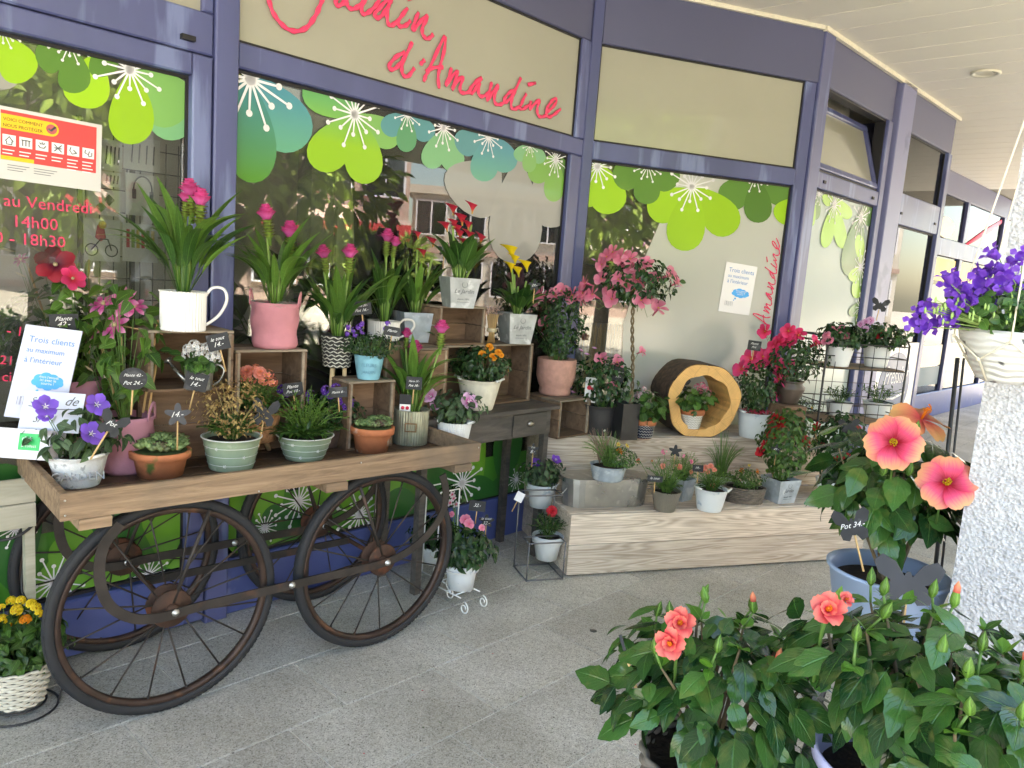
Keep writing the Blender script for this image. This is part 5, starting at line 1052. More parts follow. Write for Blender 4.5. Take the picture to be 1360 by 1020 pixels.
# ================================================================== WIRE RACK
P=F3.w(.0,-.40,0);D0=4.85
Pf=at(1099,460,D0);rk=thing('wire_plant_rack','black wire plant rack with wooden shelves at the right of the bench','plant rack',(Pf[0],Pf[1],0),R(8))
rw,rd=.56,.36;HT=1.30
for x in (0,rw):
    q=MB();q.tube([(x,0,0),(x,0,HT-.03),(x,.03,HT),(x,rd-.03,HT),(x,rd,HT-.03),(x,rd,0)],.007,8);part('side_frame',q,blackm,rk)
for zs,gal in ((1.10,.16),(.75,.13),(.40,.13)):
    q=MB()
    for dz in (0,gal*.5,gal):
        q.tube([(0,0,zs+dz),(rw,0,zs+dz)],.0035,6);q.tube([(0,rd,zs+dz),(rw,rd,zs+dz)],.0035,6);q.tube([(0,0,zs+dz),(0,rd,zs+dz)],.0035,6);q.tube([(rw,0,zs+dz),(rw,rd,zs+dz)],.0035,6)
    for x in np.linspace(rw*.12,rw*.88,6): q.tube([(x,0,zs),(x,0,zs+gal)],.0022,5);q.tube([(x,rd,zs),(x,rd,zs+gal)],.0022,5)
    part('shelf_rail',q,blackm,rk)
    for k in range(3): plank(.008,rw-.008,.008+k*.115,.008+(k+1)*.115-.003,zs-.002,zs+.010,cartwood,'shelf_board',.0005,rk)
q=MB()
for z in np.linspace(.15,HT,8): q.tube([(0,rd+.006,z),(rw,rd+.006,z)],.0022,5)
for x in np.linspace(.05,rw-.05,5): q.tube([(x,rd+.006,.1),(x,rd+.006,HT)],.0022,5)
part('back_grid',q,blackm,rk)
# tall dark frame right of the hibiscus and pressing board behind
P=at(1235,800,4.6);fr_=thing('sign_frame','thin black sign frame leaning between rack and pillar','sign frame',(P[0],P[1],0),R(20));q=MB();q.tube([(0,0,0),(.03,.1,1.25)],.012,8);q.tube([(.05,0,0),(.08,.1,1.25)],.007,8);part('upright',q,blackm,fr_)
pw=F3.px(1187,512,-.03);pb=thing('pressing_sign','round dark blue sign reading Pressing on a pale board behind the rack','sign',F3.w(pw[0],-.03,pw[1]),F3.rz)
q=MB();q.box(-.58,.62,.0,.012,-.42,.38);part('board',q,whitep,pb);q=MB();q.add([(.40*math.cos(a),-.003,.30*math.sin(a)) for a in np.linspace(0,6.283,41)[:-1]]+[(.40*math.cos(a),.0,.30*math.sin(a)) for a in np.linspace(0,6.283,41)[:-1]],[tuple(range(40))]+[(i,(i+1)%40,40+(i+1)%40,40+i) for i in range(40)],None,0,False);part('disc',q,mat('navy',(.055,.09,.20),.4,.05,3),pb)
textfit('Pressing',pb,(-.28,.02),(.33,.02),whitem,-.005,shear=.4,sy=1.3);q=MB();q.tube([(-.3,-.004,-.1),(0,-.004,-.12),(.3,-.004,-.08)],.012,6,flat=.2,nrm=(0,1,0));part('underline',q,whitem,pb)
P=at(1268,440,4.9);rt2=thing('round_tag','white round price disc hanging behind the hanging basket','price disc',P,F3.rz);q=MB();V,f=yl([(0,-.002),(.075,-.002),(.075,.002),(0,.002)],24);q.add(V,f);part('disc',q,whitem,rt2)
# ================================================================== STANDS on the floor
def scroll(q,c,r,a0,dirn,pl_x,turns=1.3,k=16,rr=.0035):
    P=[]
    for i in range(k+1): t=i/k;a=a0+dirn*2*math.pi*turns*t;rad=r*(1-.7*t);P.append(np.array(c)+np.array(pl_x)*rad*math.cos(a)+np.array([0,0,rad*math.sin(a)]))
    q.tube(P,rr,5)
def scroll_stand(label,P,rot,zup):
    t=thing('scroll_plant_stand',label,'plant stand',P,rot,'white scroll stands');q=MB()
    for s in (-1,1):
        q.tube([(s*.06,-.09,.07),(s*.06,.09,.07)],.0035,5);scroll(q,(s*.06,-.115,.03),.03,1.5,1,(0,1,0));scroll(q,(s*.06,.115,.03),.03,1.5,-1,(0,1,0))
        q.tube([(s*.06,.09,.07),(s*.06,.09,zup)],.0035,5)
    q.tube([(-.06,0,.07),(.06,0,.07)],.0035,5);q.tube([(-.06,-.05,.07),(.06,-.05,.07)],.0035,5);q.tube([(-.06,.09,zup),(.06,.09,zup)],.0035,5)
    part('base',q,whitep,t);q=MB();q.tube([(.072*math.cos(a),.072*math.sin(a)+.0,.17) for a in np.linspace(0,6.283,25)[:-1]],.003,5,closed=True);q.tube([(.06,.09,.17),(.04,.06,.17)],.003,5);part('pot_ring',q,whitep,t);return t
scroll_stand('white scroll plant stand on the floor right of the cart wheel',onz(606,800,0),F1.rz,.52)
scroll_stand('white scroll plant stand half hidden behind the right cart wheel',onz(560,800,0)+np.array([.08,.18,0]),F1.rz,.5)
P=(.21,3.86,0);cs=thing('cube_wire_stand','grey square-section wire stand with two pots beside the bench','plant stand',P,R(19))
a_=.10;q=MB()
for x,y in ((-a_,-a_),(a_,-a_),(a_,a_),(-a_,a_)): q.tube([(x,y,0),(x,y,.20 if y<0 else .42)],.0045,4)
for z,yy in ((.004,None),(.20,-1),(.42,1)):
    L_=[(-a_,-a_),(a_,-a_),(a_,a_),(-a_,a_)]
    if yy is None:
        for i in range(4): q.tube([(*L_[i],z),(*L_[(i+1)%4],z)],.0045,4)
    else:
        y0,y1=((-a_,0) if yy<0 else (0,a_));L_=[(-a_,y0),(a_,y0),(a_,y1),(-a_,y1)]
        for i in range(4): q.tube([(*L_[i],z),(*L_[(i+1)%4],z)],.0045,4)
part('wire_frame',q,mat('grey_wire',(.16,.16,.17),.5,.1,10,metal=.3),cs)
# ================================================================== POTTED PLANTS
def start(label,cx,by,ty,wt,wb,z,kind,m,name='potted_plant',cat='potted plant',group=None,lift=0,**k):
    Q,D,rt_,rb,h=dims(cx,by,ty,wt,wb,z);t=thing(name,label,cat,(Q[0],Q[1],z),0,group)
    if kind=='square': rt_*=.80;rb*=.80
    pot(kind,t,rt_,rb,h,m,**k);Q=np.array([Q[0],Q[1],z]);return t,Q,dep(Q),rt_,rb,h
def px2m(p,D): return p*D/F
def gen(t,Q,D,h,Rp,Hp,n,per,size,key,m,seed,sep=False,fwd=0,**k):
    Rr,H=px2m(Rp,D),px2m(Hp,D);L,ST=shoots(np.array([0,0,h*.9]),n,Rr,H,per,size,key,seed,**k);foliage(t,L,ST,key,m,sep=sep);return Rr,H
# ---- cart front row
t,Q,D,a,b,h=start('white embossed garden bucket of violet balloon flowers at the front left cart corner',104,650,602,72,52,TZ,'bucket',garden)
R1,_=gen(t,Q,D,h,54,66,18,7,.040,'unit_ovate',lf_grey,1,up_=.35,start=.2);blooms_px(t,Q,D,R1,[(60,541,1.1),(120,577,1.2),(128,538,1.1),(62,553,.7)],'platy_v',.98,fwd=1.3)
me=textmesh('GARDEN',h*.36,mat('print_grey2',(.45,.46,.48),.7,.1,10),.0025,0,'CENTER');tc=TOCAM(Q);an=math.atan2(tc[0],-tc[1]);M=rotz(an)@mtx((0,-(b+(a-b)*.45)-.002,h*.33),(0,.15,1),(0,-1,0));part('lettering',me,None,t,M)
t,Q,D,a,b,h=start('mauve felt bag of purple clematis trained on three canes',166,632,552,70,64,TZ,'bag',mauvefelt,rot=.1)
L,ST=shoots(np.array([0,0,h*.9]),14,px2m(42,D),px2m(190,D),5,.052,'unit_heart',11,up_=.3,start=.1);foliage(t,L,ST,'unit_heart',lf_clem,sep=True)
q=MB()
for (x0,y0,x1,y1,dd) in ((160,560,128,430,0),(165,552,160,402,.03),(190,548,210,425,-.02),(197,550,208,480,.02)):
    A_,B_=rel(Q,at(x0,y0,D+dd)),rel(Q,at(x1,y1,D+dd));q=MB();q.tube([A_*1,(A_+B_)/2,B_],.0042,8);part('cane',q,bamboo,t)
q=MB();q.tube([rel(Q,at(126,425,D)),rel(Q,at(216,444,D))],.0022,5);q.tube([rel(Q,at(150,495,D)),rel(Q,at(205,502,D))],.0022,5);part('cross_cane',q,bamboo,t)
blooms_px(t,Q,D,.07,[(153,432,1.15),(107,450,.9),(138,404,1.1),(165,402,1.15),(122,452,.8),(178,408,.9)],'clem',1.15,fwd=.6);blooms_px(t,Q,D,.06,[(137,388),(124,392,.8),(165,395),(119,490,.9),(141,492)],'budw',1)
t,Q,D,a,b,h=start('second mauve felt bag behind the signs with wine-red clematis on canes',104,622,505,58,52,TZ,'bag',mauvefelt,rot=.6)
L,ST=shoots(np.array([0,0,h*.7]),30,px2m(74,D),px2m(160,D),6,.046,'unit_heart',12,up_=.3,start=.3,asym=(-.09,.015),squash=.35);foliage(t,L,ST,'unit_heart',lf_clem,sep=True)
for (x0,y0,x1,y1) in ((92,520,36,350),(118,500,118,345),(82,470,80,372)): A_,B_=rel(Q,at(x0,y0,D)),rel(Q,at(x1,y1,D));q=MB();q.tube([A_,B_],.004,8);part('cane',q,bamboo,t)
blooms_px(t,Q,D,.14,[(74,352,1.5),(96,370,1.,'clemm'),(28,345,.7,'clem')],'clemr',.95,fwd=1.3);blooms_px(t,Q,D,.07,[(12,332,1.3),(50,332),(80,322),(104,366),(72,414,1.3,'budp'),(28,365)],'budw',1)
def semp(label,cx,by,ty,wt,wb,m,cs,shard=None,mats=(lf_succ,lf_red)):
    t,Q,D,a,b,h=start(label,cx,by,ty,wt,wb,TZ,'terra',m)
    n=len(cs)
    for i,(x,y,r,k) in enumerate(cs):
        ang=-1.57+(i-(n-2)/2)*5.2/n;rad=a*(.55 if i else 0);L=np.array([rad*math.cos(ang),rad*math.sin(ang),h*1.0+(.012 if not i else 0)+rnd.uniform(0,.008)]);q=MB();rosette(q,L,a*(.52 if n<8 else .42)*rnd.uniform(.85,1.15),36,0,seed=i,w=.5);part('rosette',q,mats[k],t)
    q=MB();q.lathe([(a*.86,h*.98),(a*.5,h*1.02),(0,h*1.02)],20);part('moss_cushion',q,mat('moss_green',(.05,.085,.02),.95,.4,50,bump=1.),t)
    if shard: L=rel(Q,at(*shard,D+.02));q=MB();q.lathe([(.028,0),(.032,.045),(.036,.046),(.037,.06),(.033,.06),(.028,.045),(.024,0)],16,c=(0,0,0));part('pot_shard',q,terra,t,mtx(L-np.array([.02,0,.03]),(.3,.8,.3),(.7,0,.5),.9))
    return t,Q,D,h
semp('mossy terracotta pot of houseleeks with a broken shard on top',213,637,597,76,56,terramoss,[(187,592,.038,0),(213,596,.036,1),(240,590,.036,0),(200,580,.028,1),(226,580,.028,0),(250,597,.02,0),(182,603,.02,1)],(212,580))
semp('small white-flaked terracotta pot of tight houseleeks before the smallest crate',493,603,566,58,42,terra,[(476,555,.024,0),(492,546,.026,1),(508,552,.026,0),(500,561,.022,0),(484,562,.022,1),(515,562,.018,1),(470,562,.018,0),(493,535,.02,0),(506,540,.02,0)])
def sagepot(label,cx,by,ty,wt,wb):
    t,Q,D,a,b,h=start(label,cx,by,ty,wt,wb,TZ,'lathe',sage,group='sage green flower printed pots')
    q=MB();q.lathe([(a+.005,h*.985),(a+.005,h*1.005),(a-.004,h*1.005),(a-.004,h*.985)],40);part('white_rim',q,whitep,t)
    q=MB()
    for f in (.2,.47,.74): rr=b+(a-b)*f+.0008;q.tube([(rr*math.cos(x),rr*math.sin(x),h*f) for x in np.linspace(0,6.283,41)[:-1]],.0009,4,closed=True)
    part('painted_line',q,whitep,t)
    for i in range(15):
        f=(.2,.47,.74)[i%3];x=i*.75+.3;rr=b+(a-b)*f+.002;c=np.array([rr*math.cos(x),rr*math.sin(x),h*f]);nrm=np.array([math.cos(x),math.sin(x),0]);q=MB()
        for k in range(5):
            d=sph_dir(0,k*1.2566+.3);tv=np.array([-math.sin(x),math.cos(x),0])*math.cos(k*1.2566)+np.array([0,0,1])*math.sin(k*1.2566);q.add([c,c+tv*.005+np.cross(nrm,tv)*.002,c+tv*.007,c+tv*.005-np.cross(nrm,tv)*.002],[(0,1,2,3)],None,0,False)
        part('painted_flower',q,whitep,t)
    return t,Q,D,a,b,h
t,Q,D,a,b,h=sagepot('sage green pot with fading bronze stalks, left of the cork pot',307,628,579,74,56)
gen(t,Q,D,h,44,34,44,10,.030,'unit_spoon',lf_mid,21,up_=.6,start=.1);L,ST=shoots(np.array([0,0,h*.9]),44,px2m(48,D),px2m(84,D),9,.014,'unit_small',22,start=.7,up_=.3)
foliage(t,L,ST,'unit_small',leafmat('bronze_calyx',(.22,.13,.045),(.34,.24,.09),.6,.2),stem=mat('bronze_stem',(.34,.27,.10),.6,.2,20))
t,Q,D,a,b,h=sagepot('sage green pot of bright upright rosettes, right of the cork pot',404,614,577,72,50)
gen(t,Q,D,h,50,18,34,10,.042,'unit_spoon',lf_mid,23,up_=.5,start=.1);gen(t,Q,D,h,54,64,46,11,.022,'unit_spoon',lf_lime,24,up_=.6,start=.15)
t,Q,D,a,b,h=start('cork planter on pale wooden legs with coral flowers behind the butterfly tag',336,590,545,70,58,TZ+.055,'lathe',corkm)
t.location[2]=TZ+.055;q=None
for i in range(3): x=-1.2+i*2.09;q=MB();q.tube([(b*.6*math.cos(x),b*.6*math.sin(x),.0),(b*.85*math.cos(x),b*.85*math.sin(x),-.055)],[.011,.009],10);part('leg',q,mat('pale_leg',(.62,.48,.28),.5,.1,12),t)
gen(t,Q,D,h,48,24,36,9,.042,'unit_spoon',lf_mid,25,up_=.5,start=.1);R1,_=gen(t,Q,D,h,40,60,40,10,.020,'unit_smalllance',lf_lime,26,up_=.5,start=.4)
blooms_px(t,Q,D,.04,[(305,498),(318,494),(328,494,1.3,'dbl_cor'),(345,495,1.2,'dbl_cor'),(357,497),(306,508),(340,490),(350,505),(313,502),(322,500),(334,503),(362,507)],'cl_cor',1.15,fwd=1.2)
def wcan(label,cx,by,ty,wt,z,spx,spy,hside=1,group='small zinc watering cans of white flowers'):
    t,Q,D,a,b,h=start(label,cx,by,ty,wt,wt*.92,z,'lathe',galv,group=group)
    S=rel(Q,at(spx,spy,D));q=MB();A_=np.array([-a*.8,0,h*.25]);q.tube([A_,(A_+S)/2+np.array([0,0,-.004]),S],[.009,.007,.006],10);d=(S-A_)/np.linalg.norm(S-A_);q.tube([S,S+d*.014],[.006,.017],12);part('spout',q,galv,t)
    q=MB();q.tube(crom([(a*.95,0,h*.9),(a*1.35,0,h*1.15),(a*1.85,0,h*.95),(a*1.6,0,h*.5),(a*.98,0,h*.2)],5),.0035,8,flat=2,nrm=(0,1,0));part('handle',q,galv,t)
    return t,Q,D,h
t,Q,D,h=wcan('zinc watering can of dense white flowers inside the left open crate',264,520,487,36,1.05,226,482)
L,ST=shoots(np.array([0,0,h*.9]),14,px2m(22,D),px2m(18,D),4,.03,'unit_round',31);foliage(t,L,ST,'unit_round',lf_mid)
blooms_px(t,Q,D,.04,[(250,463),(258,458),(267,463),(275,462),(283,468),(262,470),(272,473),(280,476),(256,469),(288,474),(248,470)],'cl_white',.8,fwd=.6)
for x,y in ((212,470),(228,466),(240,470),(245,478)): P=rel(Q,at(x,y,D-.03));part('leaf',LV['unit_round'][0].mesh('leaf',lf_mid),None,t,mtx(P,(-.7,-.3,.1),(0,-.6,1),.04))
t,Q,D,h=wcan('zinc watering can of white flowers on the cart deck behind the sage pot',276,596,566,40,TZ,242,570)
L,ST=shoots(np.array([0,0,h*.9]),12,px2m(22,D),px2m(20,D),4,.028,'unit_round',32);foliage(t,L,ST,'unit_round',lf_mid);blooms_px(t,Q,D,.04,[(257,545),(263,538),(270,550),(258,553),(277,542),(285,550),(292,545),(266,557)],'cl_white',.7,fwd=.6)
t,Q,D,a,b,h=start('low pot of purple bellflowers behind the bright sage pot',428,596,566,58,44,TZ,'lathe',bronzeurn)
gen(t,Q,D,h,48,46,40,8,.018,'unit_round',lf_dark,33);blooms_px(t,Q,D,.10,[(374,517),(380,523),(393,520),(398,528),(412,524),(414,530),(433,518),(440,524),(446,516),(462,541),(468,536),(464,548),(384,513),(456,533)],'cl_purp',1.25)
t,Q,D,a,b,h=start('ridged tin can planter with pink curcuma and a small brass frame',544,593,543,46,45,TZ,'lathe',mat('ribbed_tin',(.33,.34,.26),.4,.25,20,metal=.6),ribs=1)
curcuma(t,Q,D,h*.85,.36,.17,[(540,449,.75),(551,470,1.),(586,444,1.05)],n=15,seed=3)
tc=TOCAM(Q);an=math.atan2(tc[0],-tc[1]);q=MB();[q.box(*v) for v in ((-.026,.026,-.004,0,0,.005),(-.026,.026,-.004,0,.035,.04),(-.026,-.021,-.004,0,.0052,.0348),(.021,.026,-.004,0,.0052,.0348))];part('label_frame',q,mat('brass_dark',(.16,.09,.04),.5,.2,10,metal=.5),t,rotz(an)@mtx((0,-b-.002,h*.42)))
q=MB();q.box(-.026,.026,-.001,.001,0,.085);cc=part('plant_card',q,slate,t,rotz(an)@mtx((-.03,-.035,h*.9)));q=MB();q.box(-.024,.024,-.0022,-.0012,.008,.04);part('card_photo',q,whitep,cc);q=MB();[q.lathe([(0,0),(.010,0.0006)],8,(x,-.003,.024),sy=.05) for x in (-.01,.01)];[q.sph((x,-.002,.024),.0085,0,8) for x in (-.010,.010)];part('card_flower',q,pm_hot,cc)
t,Q,D,a,b,h=start('white ribbed bucket of pale pink balloon flowers at the right cart end',602,588,559,46,38,TZ,'bucket',whitep,ribs=1)
R1,_=gen(t,Q,D,h,34,46,18,7,.034,'unit_ovate',lf_grey,34,up_=.35);blooms_px(t,Q,D,R1,[(573,527,1.1),(580,538,1),(622,534,1.3)],'platy_pk',1.)
# ---- on the small crate, tripod, left crates
t,Q,D,a,b,h=start('light blue embossed pot of violet bellflowers on the smallest crate',489,505,471,40,29,1.052,'lathe',ltblue)
gen(t,Q,D,h,40,32,44,9,.014,'unit_ovate',lf_dark,35,drop=.3);blooms_px(t,Q,D,.05,[(463,434),(470,438),(476,434),(482,440),(472,445),(515,430),(513,437),(462,443),(480,430)],'cl_purp',.75)
tc=TOCAM(Q);an=math.atan2(tc[0],-tc[1]);
for s_,f,zz in (('FLEURS',.19,.56),('JARDIN',.17,.28)): part('lettering',textmesh(s_,h*f,mat('pot_relief',(.10,.28,.38),.5,.1,10),.001,0,'CENTER'),None,t,rotz(an)@mtx((0,-(b+(a-b)*zz)-.003,h*zz),(0,.1,1),(0,-1,0)))
weave=mat('woven_grey',(.20,.20,.17),.7,.2,10)
Q,D,rt_,rb,h=dims(447,489,445,42,34,1.09);zb_=1.09;t=thing('potted_plant','grey woven pot on tall wooden legs with two pink curcumas','potted plant',(Q[0],Q[1],zb_));Q=np.array([Q[0],Q[1],zb_]);D=dep(Q)
pot('lathe',t,rt_,rb,h,mat('weave_gap',(.03,.03,.028),.8,.1,5))
q=MB();nr,nc=9,26
for i in range(nr):
    for j in range(nc):
        f=(i+.5)/nr;rr=rb+(rt_-rb)*f+.0015;x=2*math.pi*(j+.5*(i%2))/nc;da=2*math.pi/nc*.46;dz=h/nr*.95;s=1 if (i+j)%2 else -1;r2=rr+.002
        P=[(r2*math.cos(x+u*da),r2*math.sin(x+u*da),h*f+v*dz/2) for u,v in ((-1,-.5*s-.35),(1,.5*s-.35),(1,.5*s+.35),(-1,-.5*s+.35))];q.add(P,[(0,1,2,3)],None,0,False)
part('weave',q,mat('weave_strip',(.52,.52,.45),.7,.15,14),t,kind='stuff')
for i in range(3): x=-1.9+i*2.09;q=MB();q.tube([(rb*.6*math.cos(x),rb*.6*math.sin(x),0),(rb*.85*math.cos(x),rb*.85*math.sin(x),TZ-zb_)],[.010,.008],10);part('leg',q,mat('pale_leg',(.62,.48,.28),.5,.1,12),t)
curcuma(t,Q,D,h*.85,.35,.17,[(431,344,1.),(464,344,1.05)],n=14,seed=5)
me_w=mat('white_ridged',(.76,.75,.73),.35,.04,10,coat=.2)
def mug(label,cx,by,ty,w,z,hs=1):
    t,Q,D,a,b,h=start(label,cx,by,ty,w,w*.98,z,'lathe',me_w,ribs=1)
    tc=TOCAM(Q);an=math.atan2(tc[0],-tc[1]);q=MB();q.tube(crom([(a*.95,0,h*.90),(a*1.25,0,h*1.12),(a*1.75,0,h*1.1),(a*1.88,0,h*.8),(a*1.55,0,h*.42),(a*.98,0,h*.15)],5),.0055,8,flat=1.8,nrm=(0,1,0));part('handle',q,me_w,t,rotz(an));return t,Q,D,a,h
t,Q,D,a,h=mug('large white ribbed mug of pink curcuma on the left crate before the post',243,441,387,57,1.26)
curcuma(t,Q,D,h*.9,.40,.20,[(253,262,1.05),(266,275,1.05),(247,270,.8)],n=16,seed=6)
t,Q,D,a,b,h=start('rose pink felt bag of tall two-flowered curcuma on the second crate',364,464,402,63,56,1.182,'bag',pinkfelt,rot=.15)
curcuma(t,Q,D,h*.9,.36,.19,[(355,294,1.1),(386,317,1.15)],n=16,seed=7)
q=MB();r_=random.Random(4)
for i in range(60): x=r_.uniform(0,6.28);p=np.array([a*.8*math.cos(x),a*.8*math.sin(x),h*.95]);q.tube([p,p+np.array([r_.uniform(-.02,.02),r_.uniform(-.02,.02),r_.uniform(0,.02)]),p+np.array([r_.uniform(-.04,.04),r_.uniform(-.04,.04),r_.uniform(-.01,.015)])],.0008,3)
part('moss',q,mat('dry_moss',(.35,.36,.28),.9,.2,20),t,kind='stuff')
t,Q,D,a,h=mug('smaller white mug with round handle and curcumas behind the black tag',509,453,426,42,1.19)
curcuma(t,Q,D,h*.9,.34,.18,[(514,322,1.05),(524,328,.8)],n=13,seed=8)
# ---- console group
inkm=mat('ink_grey',(.10,.11,.12),.6,.1,10)
t,Q,D,a,b,h=start('wide bluish zinc planter with long upright leaves and small coral callas',549,455,414,60,42,1.18,'square',zincpaint,rot=.5)
curcuma(t,Q,D,h*.85,.30,.17,[(541,328,.9),(575,328,.9),(563,342,.8),(555,318,.8)],n=18,seed=9,fk='calla_r')
t,Q,D,a,b,h=start('zinc planter of red callas on the topmost crate at the window',608,409,369,54,40,1.367,'square',zinc,rot=.45,text='Le Jardin',ink=inkm)
curcuma(t,Q,D,h*.85,.17,.09,[(602,286,1.),(627,284,1.05),(614,300,1.1),(594,308,.95),(608,312,1.),(622,306,.9),(624,321,1.),(619,333,1.1),(638,324,.95),(604,304,.9),(611,318,.9)],n=16,seed=10,key='unit_calla',m=lf_mid,fk='calla_r')
t,Q,D,a,b,h=start('zinc planter of yellow callas on the tall crate by the window post',684,457,416,50,38,1.178,'square',zinc,rot=.45,text='Le Jardin',ink=inkm)
curcuma(t,Q,D,h*.85,.15,.09,[(681,345,1.5),(679,362,1.1),(689,368,1.1),(700,361,1.2),(684,352,1.1)],n=18,seed=11,key='unit_calla',m=lf_mid,fk='calla_y')
t,Q,D,a,b,h=start('cream enamel bucket of orange flowers on the grey console table',634,546,503,58,40,.857,'bucket',creamp)
R1,_=gen(t,Q,D,h,44,46,40,8,.028,'unit_ovate',lf_dark,36,drop=.2);blooms_px(t,Q,D,R1,[(650,461,1.1),(644,471),(655,474,1.1),(662,468),(640,470),(666,472,.7),(675,492,.5,'daisy_y')],'dbl_org',.95)
t,Q,D,a,b,h=start('pointed zinc pot of yellow callas behind the pink balloon flowers',600,532,508,30,18,.857,'square',zincpaint,rot=.78)
curcuma(t,Q,D,h*.8,.20,.09,[(588,432,1.1),(597,447,1.1),(605,450,1.2),(601,466,1.1),(607,458,1)],n=10,seed=12,key='unit_calla',m=lf_mid,fk='calla_y')
t,Q,D,a,b,h=start('pink stoneware pot of pink dipladenia left of the window corner',736,526,476,52,40,.87,'stoneware',pinkterra)
gen(t,Q,D,h,36,98,60,9,.026,'unit_ovate',lf_dark,37,spread=.8);blooms_px(t,Q,D,.07,[(722,392),(738,394),(725,430,.9),(768,398),(716,398),(745,388)],'mand_pink',1.25,fwd=1.15);blooms_px(t,Q,D,.06,[(720,443),(733,440),(734,383),(769,380)],'budp')
# dried bundle
P=at(651,470,4.05);t=thing('dried_bouquet','small upright dried flower bundle tied with raffia between the two zinc planters','dried bouquet',(P[0],P[1],1.178),0);q=MB()
for i in range(40): x=rnd.uniform(0,6.28);r=.022*math.sqrt(rnd.random());q.tube([(r*math.cos(x),r*math.sin(x),0),(r*.7*math.cos(x),r*.7*math.sin(x),.05),(r*1.6*math.cos(x),r*1.6*math.sin(x),.15)],.0014,4)
part('stems',q,bamboo,t,kind='stuff');q=MB()
for i in range(50): x=rnd.uniform(0,6.28);r=.045*math.sqrt(rnd.random());q.put(LV['unit_small'][0],mtx((r*math.cos(x),r*math.sin(x),.15+rnd.uniform(-.01,.03)),sph_dir(x,rnd.uniform(.1,1.4)),(0,0,1),.02))
part('flower_heads',q,mat('dried_rose',(.50,.36,.33),.9,.3,20),t,kind='stuff');q=MB();q.lathe([(.024,.055),(.028,.065),(.025,.075)],12);part('raffia_tie',q,mat('raffia',(.55,.47,.32),.9,.2,30),t)
# ---- mandevilla standard tree
P=at(829,577,4.45);Q=np.array([P[0],P[1],.65]);D=dep(Q);t=thing('mandevilla_tree','tall pink mandevilla with twisted bare stem and loose round crown of flowers','potted plant',Q)
pot('square',t,.055,.055,.21,blackm,rot=.4);q=MB();z0,z1=.19,.80
for k in (0,1): q.tube([(.007*math.cos(z*60+k*3.14)+.02*math.sin(z*6),.007*math.sin(z*60+k*3.14),z) for z in np.linspace(z0,z1,50)],.0055,6)
part('trunk',q,woodstem,t)
q0=rel(Q,at(846,372,D));L,ST=shoots(np.array([q0[0]*.6,q0[1]*.6,.76]),46,px2m(48,D),px2m(64,D),7,.034,'unit_ovate',41,spread=.3,start=.3);foliage(t,L,ST,'unit_ovate',lf_dark)
blooms_px(t,Q,D,.12,[(808,343,1.1),(827,344,1.2),(838,346,1.1),(837,361,1.1),(832,352,1.),(846,373,1.5),(839,380,1.2),(781,377,1.1),(777,390,1.1),(790,393,1.2),(764,394,1.2),(815,398,1.2),(811,388,1.),(850,400,1.2),(859,397,1.),(872,412,1.3),(886,367,1.2),(896,377,1.),(802,352,1.),(816,336,1.),(822,372,1.),(868,372,1.),(858,352,1.),(800,372,1.)],'mand_pink',1.22,fwd=.8,stemto=(q0[0]*.7,q0[1]*.7,q0[2]*.97));blooms_px(t,Q,D,.1,[(840,331),(855,325),(789,345),(900,380)],'budp',1,stemto=(q0[0]*.7,q0[1]*.7,q0[2]))
# ---- upper step
t,Q,D,a,b,h=start('charcoal glazed pot of pale pink mandevilla with a white plant card',794,579,537,47,36,.65,'lathe',blackpot)
gen(t,Q,D,h,42,70,34,8,.034,'unit_ovate',lf_dark,42,spread=.5);blooms_px(t,Q,D,.08,[(799,479,1.),(817,482,1.),(815,517,.8),(850,468,.7),(810,514,.8)],'mand_pink',1.25,fwd=1.1);blooms_px(t,Q,D,.07,[(772,465),(780,470),(756,514),(790,462),(760,520)],'budp',1.3)
P=rel(Q,at(783,532,D-.08));q=MB();q.box(-.032,.032,-.001,.001,0,.145);cc=part('plant_card',q,whitep,t,mtx(P-np.array([0,0,.01]),(.15,1,0),(0,0,1)));q=MB();q.sph((-.008,-.002,.085),.014,0,8);q.sph((.01,-.002,.078),.011,0,8);part('card_flower',q,pm_hot,cc);q=MB();q.box(-.02,-.004,-.0022,-.0012,.02,.035);q.box(.002,.02,-.0022,-.0012,.028,.05);part('card_leaf',q,lf_mid,cc)
def patpot(label,cx,by,ty,wt,wb,z,m0,m1,m2,zig):
    t,Q,D,a,b,h=start(label,cx,by,ty,wt,wb,z,'terra',m0)
    q=MB();q.lathe([(b+.0012,.002),(b+(a*.88-b)*.9+.0015,h*.70)],40);part('painted_band',q,m1,t)
    for f in zig:
        rr=b+(a*.88-b)*f/.72+.0022;q=MB();n=44;q.tube([(rr*math.cos(x),rr*math.sin(x),h*(f+.035*(1 if i%2 else -1))) for i,x in enumerate(np.linspace(0,6.283,n+1)[:-1])],.0013,4,closed=True);part('painted_zigzag',q,m2,t)
    return t,Q,D,a,b,h
navy=mat('navy_print',(.02,.025,.05),.5,.1,10);ltwh=mat('print_offwhite',(.66,.64,.60),.5,.05,10)
def geran(t,Q,D,h,Rp,Hp,seed): L,ST=shoots(np.array([0,0,h*.9]),26,px2m(Rp,D),px2m(Hp,D),3,.038,'unit_lobed',seed,up_=.1,start=.5,minel=.0);foliage(t,L,ST,'unit_lobed',lf_mid)
t,Q,D,a,b,h=patpot('geranium with pale pink heads in a dark zigzag printed pot left of the log',853,583,556,32,24,.65,terra,navy,ltwh,(.1,.25,.4,.55,.66));geran(t,Q,D,h,28,40,43);blooms_px(t,Q,D,.04,[(849,522),(855,517),(861,522),(865,525),(846,527)],'cl_ger',.8)
